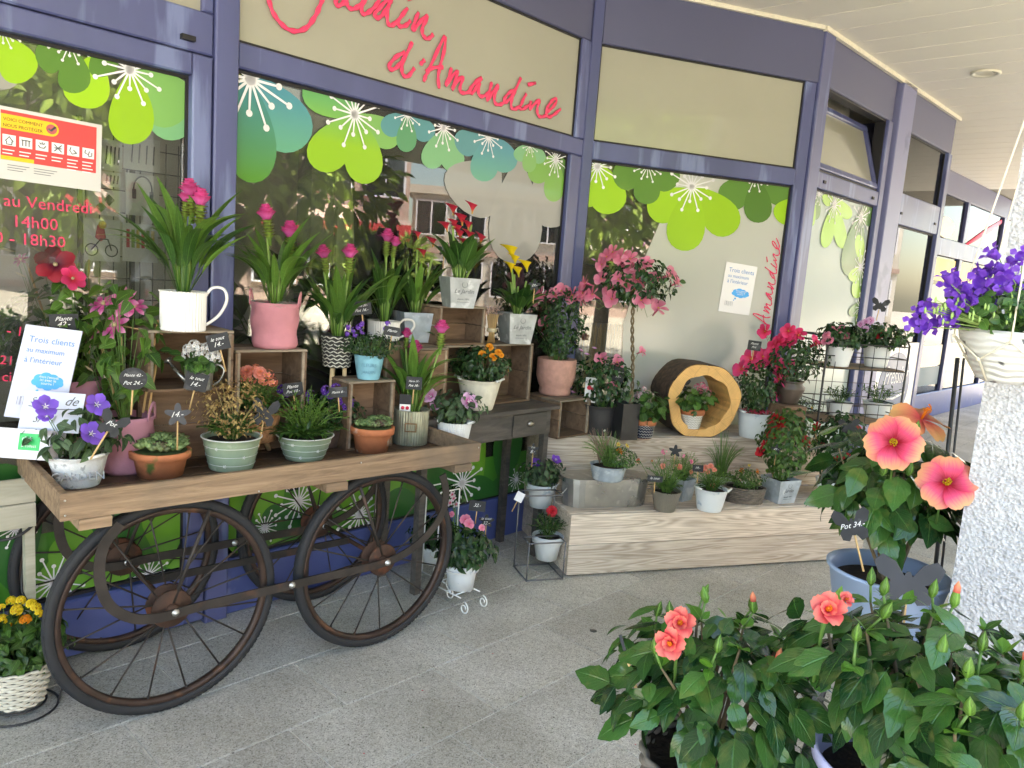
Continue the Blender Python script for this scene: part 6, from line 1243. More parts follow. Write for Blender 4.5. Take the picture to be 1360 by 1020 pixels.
t,Q,D,a,b,h=patpot('geranium with rose heads in a white patterned pot inside the log ring',916,570,542,34,24,.697,terra,ltwh,mat('print_grey',(.36,.33,.30),.6,.1,10),(.12,.24,.36,.48,.6));geran(t,Q,D,h,30,32,44);blooms_px(t,Q,D,.04,[(926,513),(933,511),(938,517),(930,519),(943,521,.7)],'cl_gerp',.85)
t,Q,D,a,b,h=start('white bucket of hot pink mandevilla with pink straw, right of the log',998,583,547,43,33,.65,'bucket',whitedist)
q=MB();r_=random.Random(8)
for i in range(90): x=r_.uniform(0,6.28);p=np.array([a*r_.random()*math.cos(x),a*r_.random()*math.sin(x),h*.98]);q.tube([p,p+np.array([r_.uniform(-.02,.02),r_.uniform(-.02,.02),.02]),p+np.array([r_.uniform(-.04,.04),r_.uniform(-.04,.04),.008])],.0012,3)
part('pink_straw',q,pinkv,t,kind='stuff');gen(t,Q,D,h,30,75,36,9,.030,'unit_ovate',lf_dark,45,spread=.6)
blooms_px(t,Q,D,.07,[(987,493,1.2),(1000,478,1.3),(1012,477,1.3),(1022,481,1.3),(1005,485,1.2),(1033,490,1.3),(1046,490,1.1),(1031,506,1.3),(1024,527,.8)],'mand_hot',1.35)
P=at(1046,537,4.72);zt=P[2];Pb=np.array([P[0],P[1],.65]);bs=thing('wood_block','small upright wooden block on the upper step under the brown urn','wood block',Pb,F2.rz);plank(-.08,.08,-.08,.08,0,zt-.65-.001,cratewood,'block',.001,bs)
t,Q,D,a,b,h=start('brown glazed urn of deep pink mandevilla behind the hot pink one',1046,537,505,36,24,zt,'urn',bronzeurn)
gen(t,Q,D,h,40,60,44,8,.032,'unit_ovate',lf_dark,46,spread=.5,drop=.4);blooms_px(t,Q,D,.08,[(1018,441),(1040,455,1.2),(1036,458),(1051,456),(1079,459,1.2),(1030,462),(1048,441),(1060,447)],'mand_dp',1.3);blooms_px(t,Q,D,.08,[(1012,432),(1052,437),(1016,447),(1063,446)],'budhot')
t,Q,D,a,b,h=start('green plastic pot of tiny yellow daisies before the urn',1052,566,548,40,30,.66,'lathe',mat('green_plastic',(.10,.36,.22),.4,.05,5))
gen(t,Q,D,h,36,24,50,7,.014,'unit_small',lf_grey,47);blooms_px(t,Q,D,.05,[(1031,538),(1034,544),(1041,535),(1044,540),(1050,537),(1038,540),(1059,550),(1062,555),(1075,546),(1078,542),(1055,536),(1046,534)],'daisy_y',.8)
# ---- on the zinc box and lower step
t,Q,D,a,b,h=start('oval zinc planter of feathery greens and one rust flower on the zinc box',806,641,617,48,40,.498,'lathe',zincpaint)
gen(t,Q,D,h,34,50,60,12,.022,'unit_needle',lf_lime,48,asym=(-.04,0));gen(t,Q,D,h,30,25,40,8,.014,'unit_small',lf_mid,49,asym=(.05,0));blooms_px(t,Q,D,.05,[(823,599,1.3),(821,590,.8,'daisy_y'),(833,592,.8,'daisy_y'),(803,572,.7,'sm_white')],'daisy_r',1.)
q=MB();r_=random.Random(6)
for i in range(40): x=r_.uniform(0,6.28);q.tube([(-.05,0,h),(-.05+.03*math.cos(x),.03*math.sin(x),h+.1),(-.06+.06*math.cos(x),.05*math.sin(x),h+r_.uniform(.13,.19))],.0009,4)
part('dry_twigs',q,mat('twig',(.28,.18,.14),.9,.2,20),t,kind='stuff')
def lew(t,Q,D,h,Rp,Hp,seed,m2=lf_lime): gen(t,Q,D,h,Rp*.7,Hp*.4,26,7,.03,'unit_spoon',lf_mid,seed,up_=.6,start=.1);return gen(t,Q,D,h,Rp*1.1,Hp*1.05,40,10,.018,'unit_smalllance',m2,seed+1,up_=.5,start=.4)
t,Q,D,a,b,h=start('tapered steel cup of coral and pink lewisia with a black tag',882,681,651,38,27,.34,'lathe',steel,ribs=1);lew(t,Q,D,h,32,48,50)
blooms_px(t,Q,D,.06,[(848,612),(880,619,1.1),(902,620,1.3),(918,613,.9,'dbl_pink'),(882,600,1.1,'cl_lil'),(908,606,.8,'cl_lil'),(866,612,.6,'daisy_r')],'dbl_cor',.75)
t,Q,D,a,b,h=start('small square zinc pot of greens behind the steel cup',903,666,634,34,26,.34,'square',zincpaint,rot=.7);lew(t,Q,D,h,24,38,52)
t,Q,D,a,b,h=start('white bucket with wooden grips of coral lewisia on the lower step',941,681,648,43,32,.34,'bucket',whitedist);lew(t,Q,D,h,30,34,54);blooms_px(t,Q,D,.05,[(937,621,1.2),(944,619,1.2),(949,624),(918,627,.9),(947,645,1.1),(933,625),(940,627)],'dbl_cor',.7)
t,Q,D,a,b,h=start('zinc pot of bright feathery asparagus fern at the back of the lower step',955,652,630,34,28,.34,'lathe',zinc)
L,ST=shoots(np.array([0,0,h*.9]),60,px2m(30,D),px2m(62,D),22,.016,'unit_needle',56,start=.25,up_=.4);foliage(t,L,ST,'unit_needle',leafmat('leaf_fern',(.10,.24,.02),(.18,.36,.04),.5,.4,0))
Q,D,rt_,rb,h=dims(986,672,646,54,48,.34);t=thing('wicker_planter','oval grey wicker planter with yellow-brown daisies and a white bird','planter',(Q[0],Q[1],.34),F2.rz)
q=MB();q.lathe([(0,.004),(rb*.9,.004),(rt_*.9,h*.95),(rt_*.8,h*.85),(0,h*.85)],30,sy=.65);part('liner',q,soil,t)
for k in range(9):
    f=k/8;rr=(rb+(rt_-rb)*f);q=MB();q.tube([((rr+.0025*math.sin(20*x+k*math.pi))*math.cos(x),(rr+.0025*math.sin(20*x+k*math.pi))*.65*math.sin(x),.004+(h-.006)*f) for x in np.linspace(0,6.283,81)[:-1]],h/17,5,closed=True);part('wicker_row',q,gwicker,t)
gen(t,np.array([Q[0],Q[1],.34]),D,h,26,26,50,7,.016,'unit_small',lf_mid,57);Q3=np.array([Q[0],Q[1],.34])
t.rotation_euler=(0,0,0)
blooms_px(t,Q3,D,.04,[(985,625,1.2),(1006,626,1.2),(995,618,.6,'daisy_y')],'daisy_r',.9);q=MB();q.sph((0,0,0),.009,0,8,.8);q.sph((.010,0,.008),.005,0,6);q.tube([(-.005,0,0),(-.02,0,.006)],[.006,.002],6);q.tube([(0,-.005,.004),(-.004,-.02,.010)],[.005,.002],6);part('white_bird',q,whitep,t,mtx(rel(Q3,at(989,641,D-.05))))
t,Q,D,a,b,h=start('tall square zinc pot of red mandevilla climbing a small trellis',1033,669,634,46,35,.34,'square',zincpaint,rot=.45,text='Jardin',ink=inkm)
gen(t,Q,D,h,34,98,60,8,.032,'unit_ovate',lf_mid,58,spread=.8);blooms_px(t,Q,D,.06,[(1035,562,1.3),(1028,577,1.1),(1066,588,1.),(1012,601,.8),(1018,590,.6)],'mand_red',1.15)
for x in (-.05,.05): q=MB();q.tube([(x,0,h),(x,0,h+.33)],.003,6);part('trellis_cane',q,bamboo,t)
t,Q,D,a,b,h=start('white bucket of dark red dipladenia with red straw at the bench end',1105,669,637,48,36,.34,'bucket',whitedist)
gen(t,Q,D,h,38,92,60,8,.034,'unit_ovate',lf_dark,59,spread=.8);blooms_px(t,Q,D,.06,[(1087,568,.9),(1135,572,1.1),(1122,609,1.),(1110,612,.8),(1094,590,.5)],'mand_red',.95)
A_,B_=rel(Q,at(1093,632,D-.05)),rel(Q,at(1082,570,D-.03));q=MB();q.tube([A_,B_],.004,7);part('cane',q,bamboo,t);q=MB();r_=random.Random(9)
for i in range(60): x=r_.uniform(0,6.28);p=np.array([a*r_.random()*math.cos(x),a*r_.random()*math.sin(x),h*.98]);q.tube([p,p+np.array([r_.uniform(-.02,.02),r_.uniform(-.02,.02),.02])],.0012,3)
part('red_straw',q,mat('red_straw',(.5,.02,.05),.6,.1,10),t,kind='stuff')
# ---- rack
zr=1.112
def rackpot(label,cx,by,ty,wt,zz,fl,key,seed,m=lf_dark,R_=28,H_=34,potm=whitep):
    t,Q,D,a,b,h=start(label,cx,by,ty,wt,wt*.75,zz,'lathe',potm,group='white pots on the wire rack');gen(t,Q,D,h,R_,H_,30,7,.040,'unit_ovate' if fl else 'unit_lance',m,seed,up_=.4)
    if fl: blooms_px(t,Q,D,.07,fl,key,1.5,fwd=1.3)
    return t
rackpot('white pot of pale pink impatiens, left on the rack top shelf',1112,487,460,36,zr,[(1098,445),(1106,440,1.2),(1113,443),(1118,437),(1096,453),(1124,446),(1120,459),(1128,456,.8),(1102,452)],'imp_pink',61)
rackpot('white pot with one red and lilac impatiens, right on the rack top shelf',1162,488,460,36,zr,[(1168,444,1.2,'imp_red'),(1143,431),(1150,428),(1156,426),(1149,438)],'imp_lil',62,R_=36)
rackpot('white pot of dark glossy leaves without flowers, left on the middle rack shelf',1112,553,533,34,.762,[],'x',63,R_=26,H_=24);rackpot('white pot of dark glossy leaves without flowers, right on the middle rack shelf',1163,556,533,38,.762,[],'x',64,R_=30,H_=28)
# ---- floor pots by the stands
t,Q,D,a,b,h=start('white pot of pink impatiens on the scroll stand by the cart wheel',611,786,748,46,34,.072,'terra',whitedist);gen(t,Q,D,h,38,52,34,7,.042,'unit_ovate',lf_dark,65,up_=.4);blooms_px(t,Q,D,.07,[(618,690,1.3),(623,696,1.2),(572,708,1.),(600,683,.7),(640,701,.8)],'imp_pink',1.1)
P=rel(Q,at(600,655,D+.12));L,ST=shoots(np.array([P[0],P[1],P[2]-.06]),10,.05,.10,5,.035,'unit_ovate',66)
foliage(t,L,ST,'unit_ovate',lf_dark);blooms_px(t,Q,D+.06,.05,[(603,662),(598,668),(601,657),(606,670)],'sm_wp',1.8);q=MB();q.tube([(0,0,h),(P[0],P[1],P[2])],.003,5);part('branch',q,stemm,t)
t,Q,D,a,b,h=start('white pot of pink impatiens half hidden behind the right cart wheel',578,752,725,40,30,.072,'terra',whitedist);gen(t,Q,D,h,30,40,24,7,.040,'unit_ovate',lf_dark,67,up_=.4);blooms_px(t,Q,D,.06,[(571,707),(590,702,.8)],'imp_pink',1.0)
P=onz(716,674,.425)
t,Q,D,a,b,h=start('pale pot of violet balloon flowers on the higher level of the wire stand',717,676,642,40,28,.29,'terra',whitedist);gen(t,Q,D,h,30,36,18,7,.034,'unit_ovate',lf_grey,68,up_=.35);blooms_px(t,Q,D,.05,[(712,616,1.1),(738,611,1.)],'platy_p',.9)
t,Q,D,a,b,h=start('pale pot of one red impatiens on the lower level of the wire stand',725,746,711,42,28,.07,'terra',whitedist);gen(t,Q,D,h,32,36,30,7,.040,'unit_lance',lf_dark,69,up_=.4);blooms_px(t,Q,D,.05,[(733,679,1.5)],'dbl_red',1.)
# lantana in white wicker, black wire stand
Q,D,rt_,rb,h=dims(26,944,884,74,56,.03);Q3=np.array([Q[0],Q[1],.03]);t=thing('potted_plant','white wicker basket of orange and yellow lantana left of the front wheel','potted plant',Q3)
q=MB();q.lathe([(0,0),(rb*.94,0),(rt_*.94,h*.97),(rt_*.9,h*.9),(0,h*.9)],30);part('liner',q,soil,t)
for k in range(13):
    f=k/12;rr=rb+(rt_-rb)*f;q=MB();q.tube([((rr+.004*math.sin(12*x+k*math.pi))*math.cos(x),(rr+.004*math.sin(12*x+k*math.pi))*math.sin(x),.006+(h-.008)*f) for x in np.linspace(0,6.283,97)[:-1]],h/25,6,closed=True);part('wicker_row',q,wicker,t)
gen(t,Q3,D,h,56,72,44,8,.036,'unit_ovate',lf_mid,70);blooms_px(t,Q3,D,.09,[(15,798,1),(28,797,.9),(42,802,1),(22,810,1.1),(18,822,1.2),(34,823,1.1,'cl_org'),(4,822,1.),(10,830,.8,'cl_org'),(48,807,1.),(52,814,.8),(2,806,.7)],'cl_yel',.95)
st=thing('wire_basket_stand','black curled wire stand under and behind the white wicker basket','plant stand',(Q[0],Q[1],0));q=MB()
q.tube([((rb*1.6)*math.cos(x),(rb*1.6)*math.sin(x),.006) for x in np.linspace(0,6.283,33)[:-1]],.004,6,closed=True);q.tube([((rb*1.1)*math.cos(x),(rb*1.1)*math.sin(x),.024) for x in np.linspace(0,6.283,33)[:-1]],.004,6,closed=True)
part('base_rings',q,blackm,st);
for x in (.3,2.4,4.5): q=MB();q.tube(crom([(rb*1.6*math.cos(x),rb*1.6*math.sin(x),.006),(rb*1.9*math.cos(x),rb*1.9*math.sin(x),.12),(rt_*1.2*math.cos(x),rt_*1.2*math.sin(x),.3)],5),.004,6);part('stand_leg',q,blackm,st)
Ru=rel((Q[0],Q[1],0),at(14,690,D+.1));q=MB();q.tube([(Ru[0]+.085*math.cos(x),Ru[1]+.085*math.sin(x)*.8,Ru[2]+.05*math.sin(x)) for x in np.linspace(0,6.283,33)[:-1]],.005,6,closed=True)
for x in (-.07,.08): q.tube(crom([(Ru[0]+x,Ru[1],Ru[2]),(Ru[0]+x*.6,Ru[1]-.02,Ru[2]-.25),(rb*1.5*(1 if x>0 else -1),.05,.3)],5),.004,6)
part('upper_ring',q,blackm,st)
# pale wooden crate low at the door
u0_,z0_=F1.px(-60,715,-.12);u1_,z1_=F1.px(47,640,-.12);pc=thing('pale_wooden_crate','pale greenish wooden crate standing against the door behind the cart','crate',F1.w(u0_,-.12,.30),F1.rz)
w=u1_-u0_
zb2=F1.px(0,708,-.12)[1];pc.location[2]=zb2
for k in range(2): plank(0,w,0,.014,.004+k*.088,.004+k*.088+.084,palewood,'slat',.001,pc)
for x in (.0,w-.03): plank(x,x+.03,.015,.045,-zb2,.18,palewood,'corner_post',.001,pc)
# ================================================================== BIG HIBISCUS and foreground bushes
Q=at(1180,756,2.2);Dp=2.2;rr=.160;zb_=Q[2]-.27;stl=thing('plant_stool','round black metal plant stool under the large pink hibiscus','stool',(Q[0],Q[1],0))
q=MB();q.lathe([(0,zb_-.02),(.14,zb_-.02),(.145,zb_-.01),(.14,zb_-.001),(0,zb_-.001)],30);part('seat',q,blackm,stl)
for i in range(3): x=.5+i*2.09;q=MB();q.tube([(.11*math.cos(x),.11*math.sin(x),zb_-.02),(.17*math.cos(x),.17*math.sin(x),0)],.011,8);part('leg',q,blackm,stl)
hib=thing('hibiscus_plant','large hibiscus with pink and yellow blooms in a pale blue pot before the pillar','potted plant',(Q[0],Q[1],zb_));h=.27
q=MB();q.lathe([(0,0),(.10,0),(.105,.006),(.158,h*.97),(.166,h*.975),(.166,h),(.158,h+.002),(.150,h*.97),(.14,h*.8)],48);part('pot',q,bluepl,hib);q=MB();q.lathe([(.145,h*.84),(.08,h*.87),(0,h*.88)],20);part('soil',q,soil,hib)
QH=np.array([Q[0],Q[1],zb_]);cc_=rel(QH,at(1188,640,2.25))
def hleaves(t,c,Rx,Rz,n,size,seed,m=lf_hib,low=-.7):
    r_=random.Random(seed);key=('unit_hib',m.name)
    if key not in LM: LM[key]=[l.mesh('leaf',m) for l in LV['unit_hib']]
    pts=[]
    for i in range(n):
        a=i*2.39996+r_.uniform(-.3,.3);sz=r_.uniform(low,1);rr=r_.uniform(.5,1.05);ce=math.sqrt(1-min(1,sz*sz));o=np.array([ce*math.cos(a),ce*math.sin(a),sz])
        lump=1+.15*math.sin(3*a+seed)+.12*math.sin(4*a-seed+sz*3);p=c+o*np.array([Rx,Rx,Rz])*rr*lump
        nr=o*np.array([1,1,.5])*.8+np.array([0,0,.75])+np.array([r_.gauss(0,.3) for _ in range(3)]);d=o*np.array([1,1,.1])+np.array([r_.gauss(0,.45),r_.gauss(0,.45),r_.gauss(-.22,.35)]);nr/=np.linalg.norm(nr)
        part('leaf',LM[key][r_.randrange(6)],None,t,mtx(p,d-nr*(d@nr)*.75,nr,size*r_.uniform(.5,1.1)));pts.append(p)
    return pts
def hbranches(t,base,c,Rx,Rz,n,seed):
    r_=random.Random(seed);q=MB();tips=[]
    for i in range(n):
        a=i*2.4;rr=math.sqrt((i+.5)/n);tip=c+np.array([Rx*rr*math.cos(a),Rx*rr*math.sin(a),Rz*(1-.5*rr*rr)*.95]);b=base+np.array([r_.uniform(-.02,.02),r_.uniform(-.02,.02),0]);m1=(b+tip)/2+np.array([r_.uniform(-.02,.02),r_.uniform(-.02,.02),-.01]);q.tube(crom([b,m1,tip],4),[.006,.0055,.005,.0045,.004,.0035,.003,.0025,.002],7,cap=False);tips.append(tip)
    part('branches',q,woodstem,t,kind='stuff');return tips
hleaves(hib,cc_,.20,.145,220,.112,71,lf_hib,-.75);hbranches(hib,np.array([0,0,h*.85]),cc_,.18,.13,12,72)
def hflower(t,T0,x,y,D,d,key,s,tc=None):
    L=rel(T0,at(x,y,D));dd=np.array(d,float);dd/=np.linalg.norm(dd);bloom(t,key,L,dd,s,'flower');q=MB();q.tube([L-dd*.01,L-dd*.05+np.array([0,0,-.02]),L-dd*.08+np.array([0,0,-.10])],[.004,.003,.003],6);q.lathe([(0,-.022),(.006,-.018),(.008,-.006),(.010,.003)],8,c=(0,0,0));part('calyx',q,lf_lime,t) if False else None
    q2=MB();q2.tube([L-dd*.012*s,L-dd*.05+np.array([0,0,-.02]),L-dd*.07+np.array([0,0,-.10])],[.005,.003,.003],6);part('flower_stem',q2,stemm,t)
TC=-ray(1187,583)
hflower(hib,QH,1187,588,1.98,TC+np.array([-.10,0,.15]),'hib',.9);hflower(hib,QH,1257,642,1.98,TC+np.array([.1,0,.25]),'hib',.9);hflower(hib,QH,1224,556,2.10,(.1,-.45,.9),'hibo',1.1)
for x,y in ((1207,628),(1216,575),(1172,628)): bloom(hib,'hbud',rel(QH,at(x,y,2.03)),(.1,0,1),1.2,'bud')
# table under the bushes
fgA=at(945,1000,1.42);fgB=at(1196,1010,1.20);fgC=at(1325,1050,1.08);ZT=min(fgA[2],fgB[2],fgC[2])-.17
cen=(fgA+fgB+fgC)/3;tb=thing('display_table','low black metal display table under the three coral hibiscus pots','table',(cen[0],cen[1],0),R(-10));q=MB();q.box(-.30,.42,-.25,.30,ZT-.03,ZT-.001);part('table_top',q,blackm,tb)
for x in (-.27,.39):
    for y in (-.22,.27): q=MB();q.box(x-.015,x+.015,y-.015,y+.015,0,ZT-.031);part('leg',q,blackm,tb)
def fbush(label,C0,rr,m,cR,cH,n,size,seed,off=(0,0,0),wick=False):
    n=int(n*1.9)
    T=np.array([C0[0],C0[1],ZT]);t=thing('hibiscus_plant',label,'potted plant',T);h=C0[2]-ZT
    if wick:
        q=MB();q.lathe([(0,.002),(rr*.8,.002),(rr*.97,h*.96),(rr*.9,h*.8),(0,h*.8)],30);part('liner',q,soil,t)
        for k in range(14): f=k/13;r2=rr*(.82+.18*f);q=MB();q.tube([((r2+.003*math.sin(18*x+k*3.14))*math.cos(x),(r2+.003*math.sin(18*x+k*3.14))*math.sin(x),.006+(h-.01)*f) for x in np.linspace(0,6.283,109)[:-1]],h/26,6,closed=True);part('wicker_row',q,gwicker,t)
    else:
        q=MB();q.lathe([(0,0),(rr*.75,0),(rr*.97,h*.93),(rr*1.03,h*.94),(rr*1.03,h),(rr,h+.002),(rr*.95,h*.98),(rr*.9,h*.8)],48);part('pot',q,m,t)
        q=MB();q.lathe([(rr*.93,h*.86),(rr*.4,h*.90),(0,h*.89)],24);part('soil',q,soil,t)
    c=np.array([0,0,h+cH*.45])+np.array(off);hleaves(t,c,cR,cH*.55,n,size,seed);tp=hbranches(t,np.array([0,0,h*.85]),c,cR*.9,cH*.5,14,seed)
    for i,p in enumerate(tp):
        r_=random.Random(seed*7+i)
        # light young leaves and buds at the tips
        for j in range(4):
            d=sph_dir(r_.uniform(0,6.28),r_.uniform(.1,.9));k2=('unit_hib',lf_young.name)
            if k2 not in LM: LM[k2]=[l.mesh('leaf',lf_young) for l in LV['unit_hib']]
            part('leaf',LM[k2][r_.randrange(6)],None,t,mtx(p,d,(r_.uniform(-.4,.4),r_.uniform(-.4,.4),1),size*r_.uniform(.25,.5)))
        if i%3!=2: q=MB();L=p+np.array([r_.uniform(-.02,.02),r_.uniform(-.02,.02),.035]);q.tube([p,L],.0022,5);part('bud_stem',q,stemm,t);bloom(t,'hbud' if i%5 else 'hbudc',L,(r_.uniform(-.3,.3),r_.uniform(-.3,.3),1),.9,'bud')
    return t,T
lf_young=leafmat('leaf_hibiscus_young',(.03,.11,.012),(.08,.21,.02),.3,.3,.3)
t,T=fbush('coral hibiscus bush in a dark wicker basket, leftmost of the foreground bushes',fgA,.125,None,.172,.235,165,.078,81,off=(0,0,.03),wick=True)
hflower(t,T,903,828,1.30,(-.2,-.8,.45),'hibc',.62);hflower(t,T,892,853,1.27,(-.4,-.85,.25),'hibc',.62);hflower(t,T,1016,880,1.42,(.3,-.8,.3),'hibc',.4)
t2,T2=fbush('hibiscus bush in a lavender plastic pot, middle of the foreground bushes',fgB,.125,lavpl,.19,.185,150,.078,82,off=(.02,.03,.045))
hflower(t2,T2,1099,812,1.16,(-.25,-.75,.6),'hibc',.62);hflower(t2,T2,1121,797,1.22,(.2,-.7,.6),'hibc',.3)
fbush('hibiscus bush with pale buds at the lower right corner of the photo',fgC,.11,mat('grey_plastic',(.25,.25,.30),.5,.1,5),.16,.17,115,.074,83)
# ================================================================== HANGING BASKET
C0=at(1347,440,1.7);hk=thing('hanging_basket','white woven hanging basket of violet bellflowers on cream cords, top right','hanging basket',C0)
wv,_t,_b=newmat('white_woven_plastic');t_=_t;tc=N(t_,'TexCoord');w1=N(t_,'TexWave');w1.inputs['Scale'].default_value=22;w1.inputs['Distortion'].default_value=3;w1.bands_direction='Z';t_.links.new(tc.outputs['Object'],w1.inputs['Vector']);n1=N(t_,'TexNoise');n1.inputs['Scale'].default_value=28;t_.links.new(tc.outputs['Object'],n1.inputs['Vector'])
r1=ramp(t_,n1.outputs[0],[(.66,(.72,.71,.66)),(.70,(.10,.10,.10))]);t_.links.new(r1.outputs[0],_b.inputs['Base Color']);_b.inputs['Roughness'].default_value=.5;b1=N(t_,'Bump');b1.inputs['Strength'].default_value=.6;b1.inputs['Distance'].default_value=.004;t_.links.new(w1.outputs[0],b1.inputs['Height']);t_.links.new(b1.outputs[0],_b.inputs['Normal'])
q=MB();R0=.108;q.lathe([(0,-.115),(.045,-.115),(.06,-.108),(R0*.97,-.02),(R0,0),(R0*.96,.001),(R0*.92,-.01),(.09,-.03)],36);part('pot',q,wv,hk);q=MB();q.lathe([(R0*.92,-.018),(0,-.012)],24);part('soil',q,soil,hk)
cord=mat('cream_cord',(.70,.64,.50),.8,.1,60)
apex=np.array([.0,.0,.72])
for i in range(5):
    a=i*1.2566+.35;p=np.array([math.cos(a),math.sin(a),0]);a2=a+.62;p2=np.array([math.cos(a2),math.sin(a2),0]);a3=a-.62;p3=np.array([math.cos(a3),math.sin(a3),0])
    q=MB();q.tube([apex,p*(R0+.012)+np.array([0,0,.03]),p*(R0+.008)+np.array([0,0,-.02])],.0022,6)
    for pp in (p2,p3): q.tube([p*(R0+.008)+np.array([0,0,-.02]),pp*(R0*.86)+np.array([0,0,-.065]),pp*.06+np.array([0,0,-.112])],.0022,6)
    q.sph(p*(R0+.009)+np.array([0,0,-.02]),.005,0,6);q.sph(p2*(R0*.87)+np.array([0,0,-.065]),.005,0,6);part('cord',q,cord,hk)
q=MB();q.tube([apex,(0,0,3.24-C0[2])],.003,6);part('hanging_line',q,cord,hk)
L,ST=shoots(np.array([-.01,0,-.015]),40,.125,.115,7,.020,'unit_round',91,asym=(-.02,0));foliage(hk,L,ST,'unit_round',lf_mid,stem=lightstem)
bl=[(1214,428,1.1),(1228,433,1.),(1240,430,1.2),(1222,412,.9),(1232,405,.9),(1250,425,1.),(1262,418,1.2),(1262,375,1.2),(1270,383,1.2),(1258,365,1.1),(1280,395,1.3),(1285,400,1.2),(1272,400,1.),(1290,385,1.2),(1300,375,1.3),(1310,362,1.2),(1322,355,1.2),(1316,335,1.2),(1328,372,1.1),(1335,378,1.),(1318,385,1.2),(1305,395,1.1),(1340,365,1.2),(1352,372,1.2),(1356,340,1.1),(1345,350,1),(1318,405,.9),(1350,390,1.1),(1268,430,.8),(1298,362,1.1)]
QK=np.array(C0);q=MB();r_=random.Random(12)
for x,y,s_ in bl:
    P=at(x,y,1.62+r_.uniform(-.03,.08));L_=rel(QK,P);d=np.array([L_[0]*3-.2,L_[1]*3-.3,r_.uniform(-.3,.5)])+np.array([r_.uniform(-.6,.6) for _ in range(3)]);d/=np.linalg.norm(d);bloom(hk,'bell',L_,d,s_*1.0);q.tube([L_-d*.02*s_,(L_-d*.04)*np.array([.8,.8,.8]),L_*np.array([.3,.3,.1])],.001,4,cap=False)
for i in range(25): x=r_.uniform(1225,1350);y=r_.uniform(395,430);P=rel(QK,at(x,y,1.6));q.tube([P*np.array([.3,.3,.1]),P],.0009,4,cap=False);q.lathe([(0,-.008),(.002,-.004),(.0028,.002),(0,.008)],6,c=P)
part('flower_stems',q,lightstem,hk,kind='stuff')
# ================================================================== PRICE TAGS
def outline(kind,w,h):
    if kind=='rect': return [(-w/2,-h/2),(w/2,-h/2),(w/2,h/2),(-w/2,h/2)]
    if kind=='oval': return [(w/2*math.cos(a),h/2*math.sin(a)) for a in np.linspace(0,6.283,25)[:-1]]
    if kind=='flower': return [(w/2*(.74+.26*math.cos(5*a))*math.sin(a),h/2*(.74+.26*math.cos(5*a))*math.cos(a)) for a in np.linspace(0,6.283,61)[:-1]]
    if kind=='butterfly':
        P=[(0,-.32),(.06,-.3),(.16,-.48),(.34,-.42),(.38,-.2),(.24,-.04),(.44,.08),(.52,.34),(.40,.5),(.2,.38),(.06,.10),(.03,.2)];P=P+[(-x,y) for x,y in P[::-1] if x>0];return [(x*w,y*h) for x,y in P]
def ptag(label,x,y,D,kind,wpx,hpx,txt,roll=0.,stick=.10,m=slate,yaw=0,st=bamboo):
    C=at(x,y,D);t=thing('price_tag',label,'price tag');tc=TOCAM(C);tc[2]*=.5;tc/=np.linalg.norm(tc)
    c,s=math.cos(yaw),math.sin(yaw);tc=np.array([tc[0]*c-tc[1]*s,tc[0]*s+tc[1]*c,tc[2]])
    yv=-tc;zv=np.array([0,0,1.])-yv*yv[2];zv/=np.linalg.norm(zv);xv=np.cross(yv,zv);cr,sr=math.cos(roll),math.sin(roll);xv,zv=xv*cr+zv*sr,zv*cr-xv*sr
    t.matrix_world=Matrix([[xv[0],yv[0],zv[0],C[0]],[xv[1],yv[1],zv[1],C[1]],[xv[2],yv[2],zv[2],C[2]],[0,0,0,1]])
    w,h=wpx*D/F,hpx*D/F;O=outline(kind,w,h);n=len(O);q=MB();q.add([(a,-.0015,b) for a,b in O]+[(a,.0015,b) for a,b in O],[tuple(range(n)),tuple(range(n,2*n))[::-1]]+[(i,n+i,n+(i+1)%n,(i+1)%n) for i in range(n)],None,0,False);part('plate',q,m,t)
    q=MB();q.tube([(0,.0035,-h*.2),(0,.0035,-h/2-stick)],.0028,6);part('stick',q,st,t)
    ls=txt.split('\n') if txt else []
    for i,l in enumerate(ls):
        z=(len(ls)/2-i-.75)*h*.36;hw=w*min(.34,.075+.036*len(l));textfit(l,t,(-hw,z-h*.01),(hw,z+h*.03),chalk,-.0022,shear=.5)
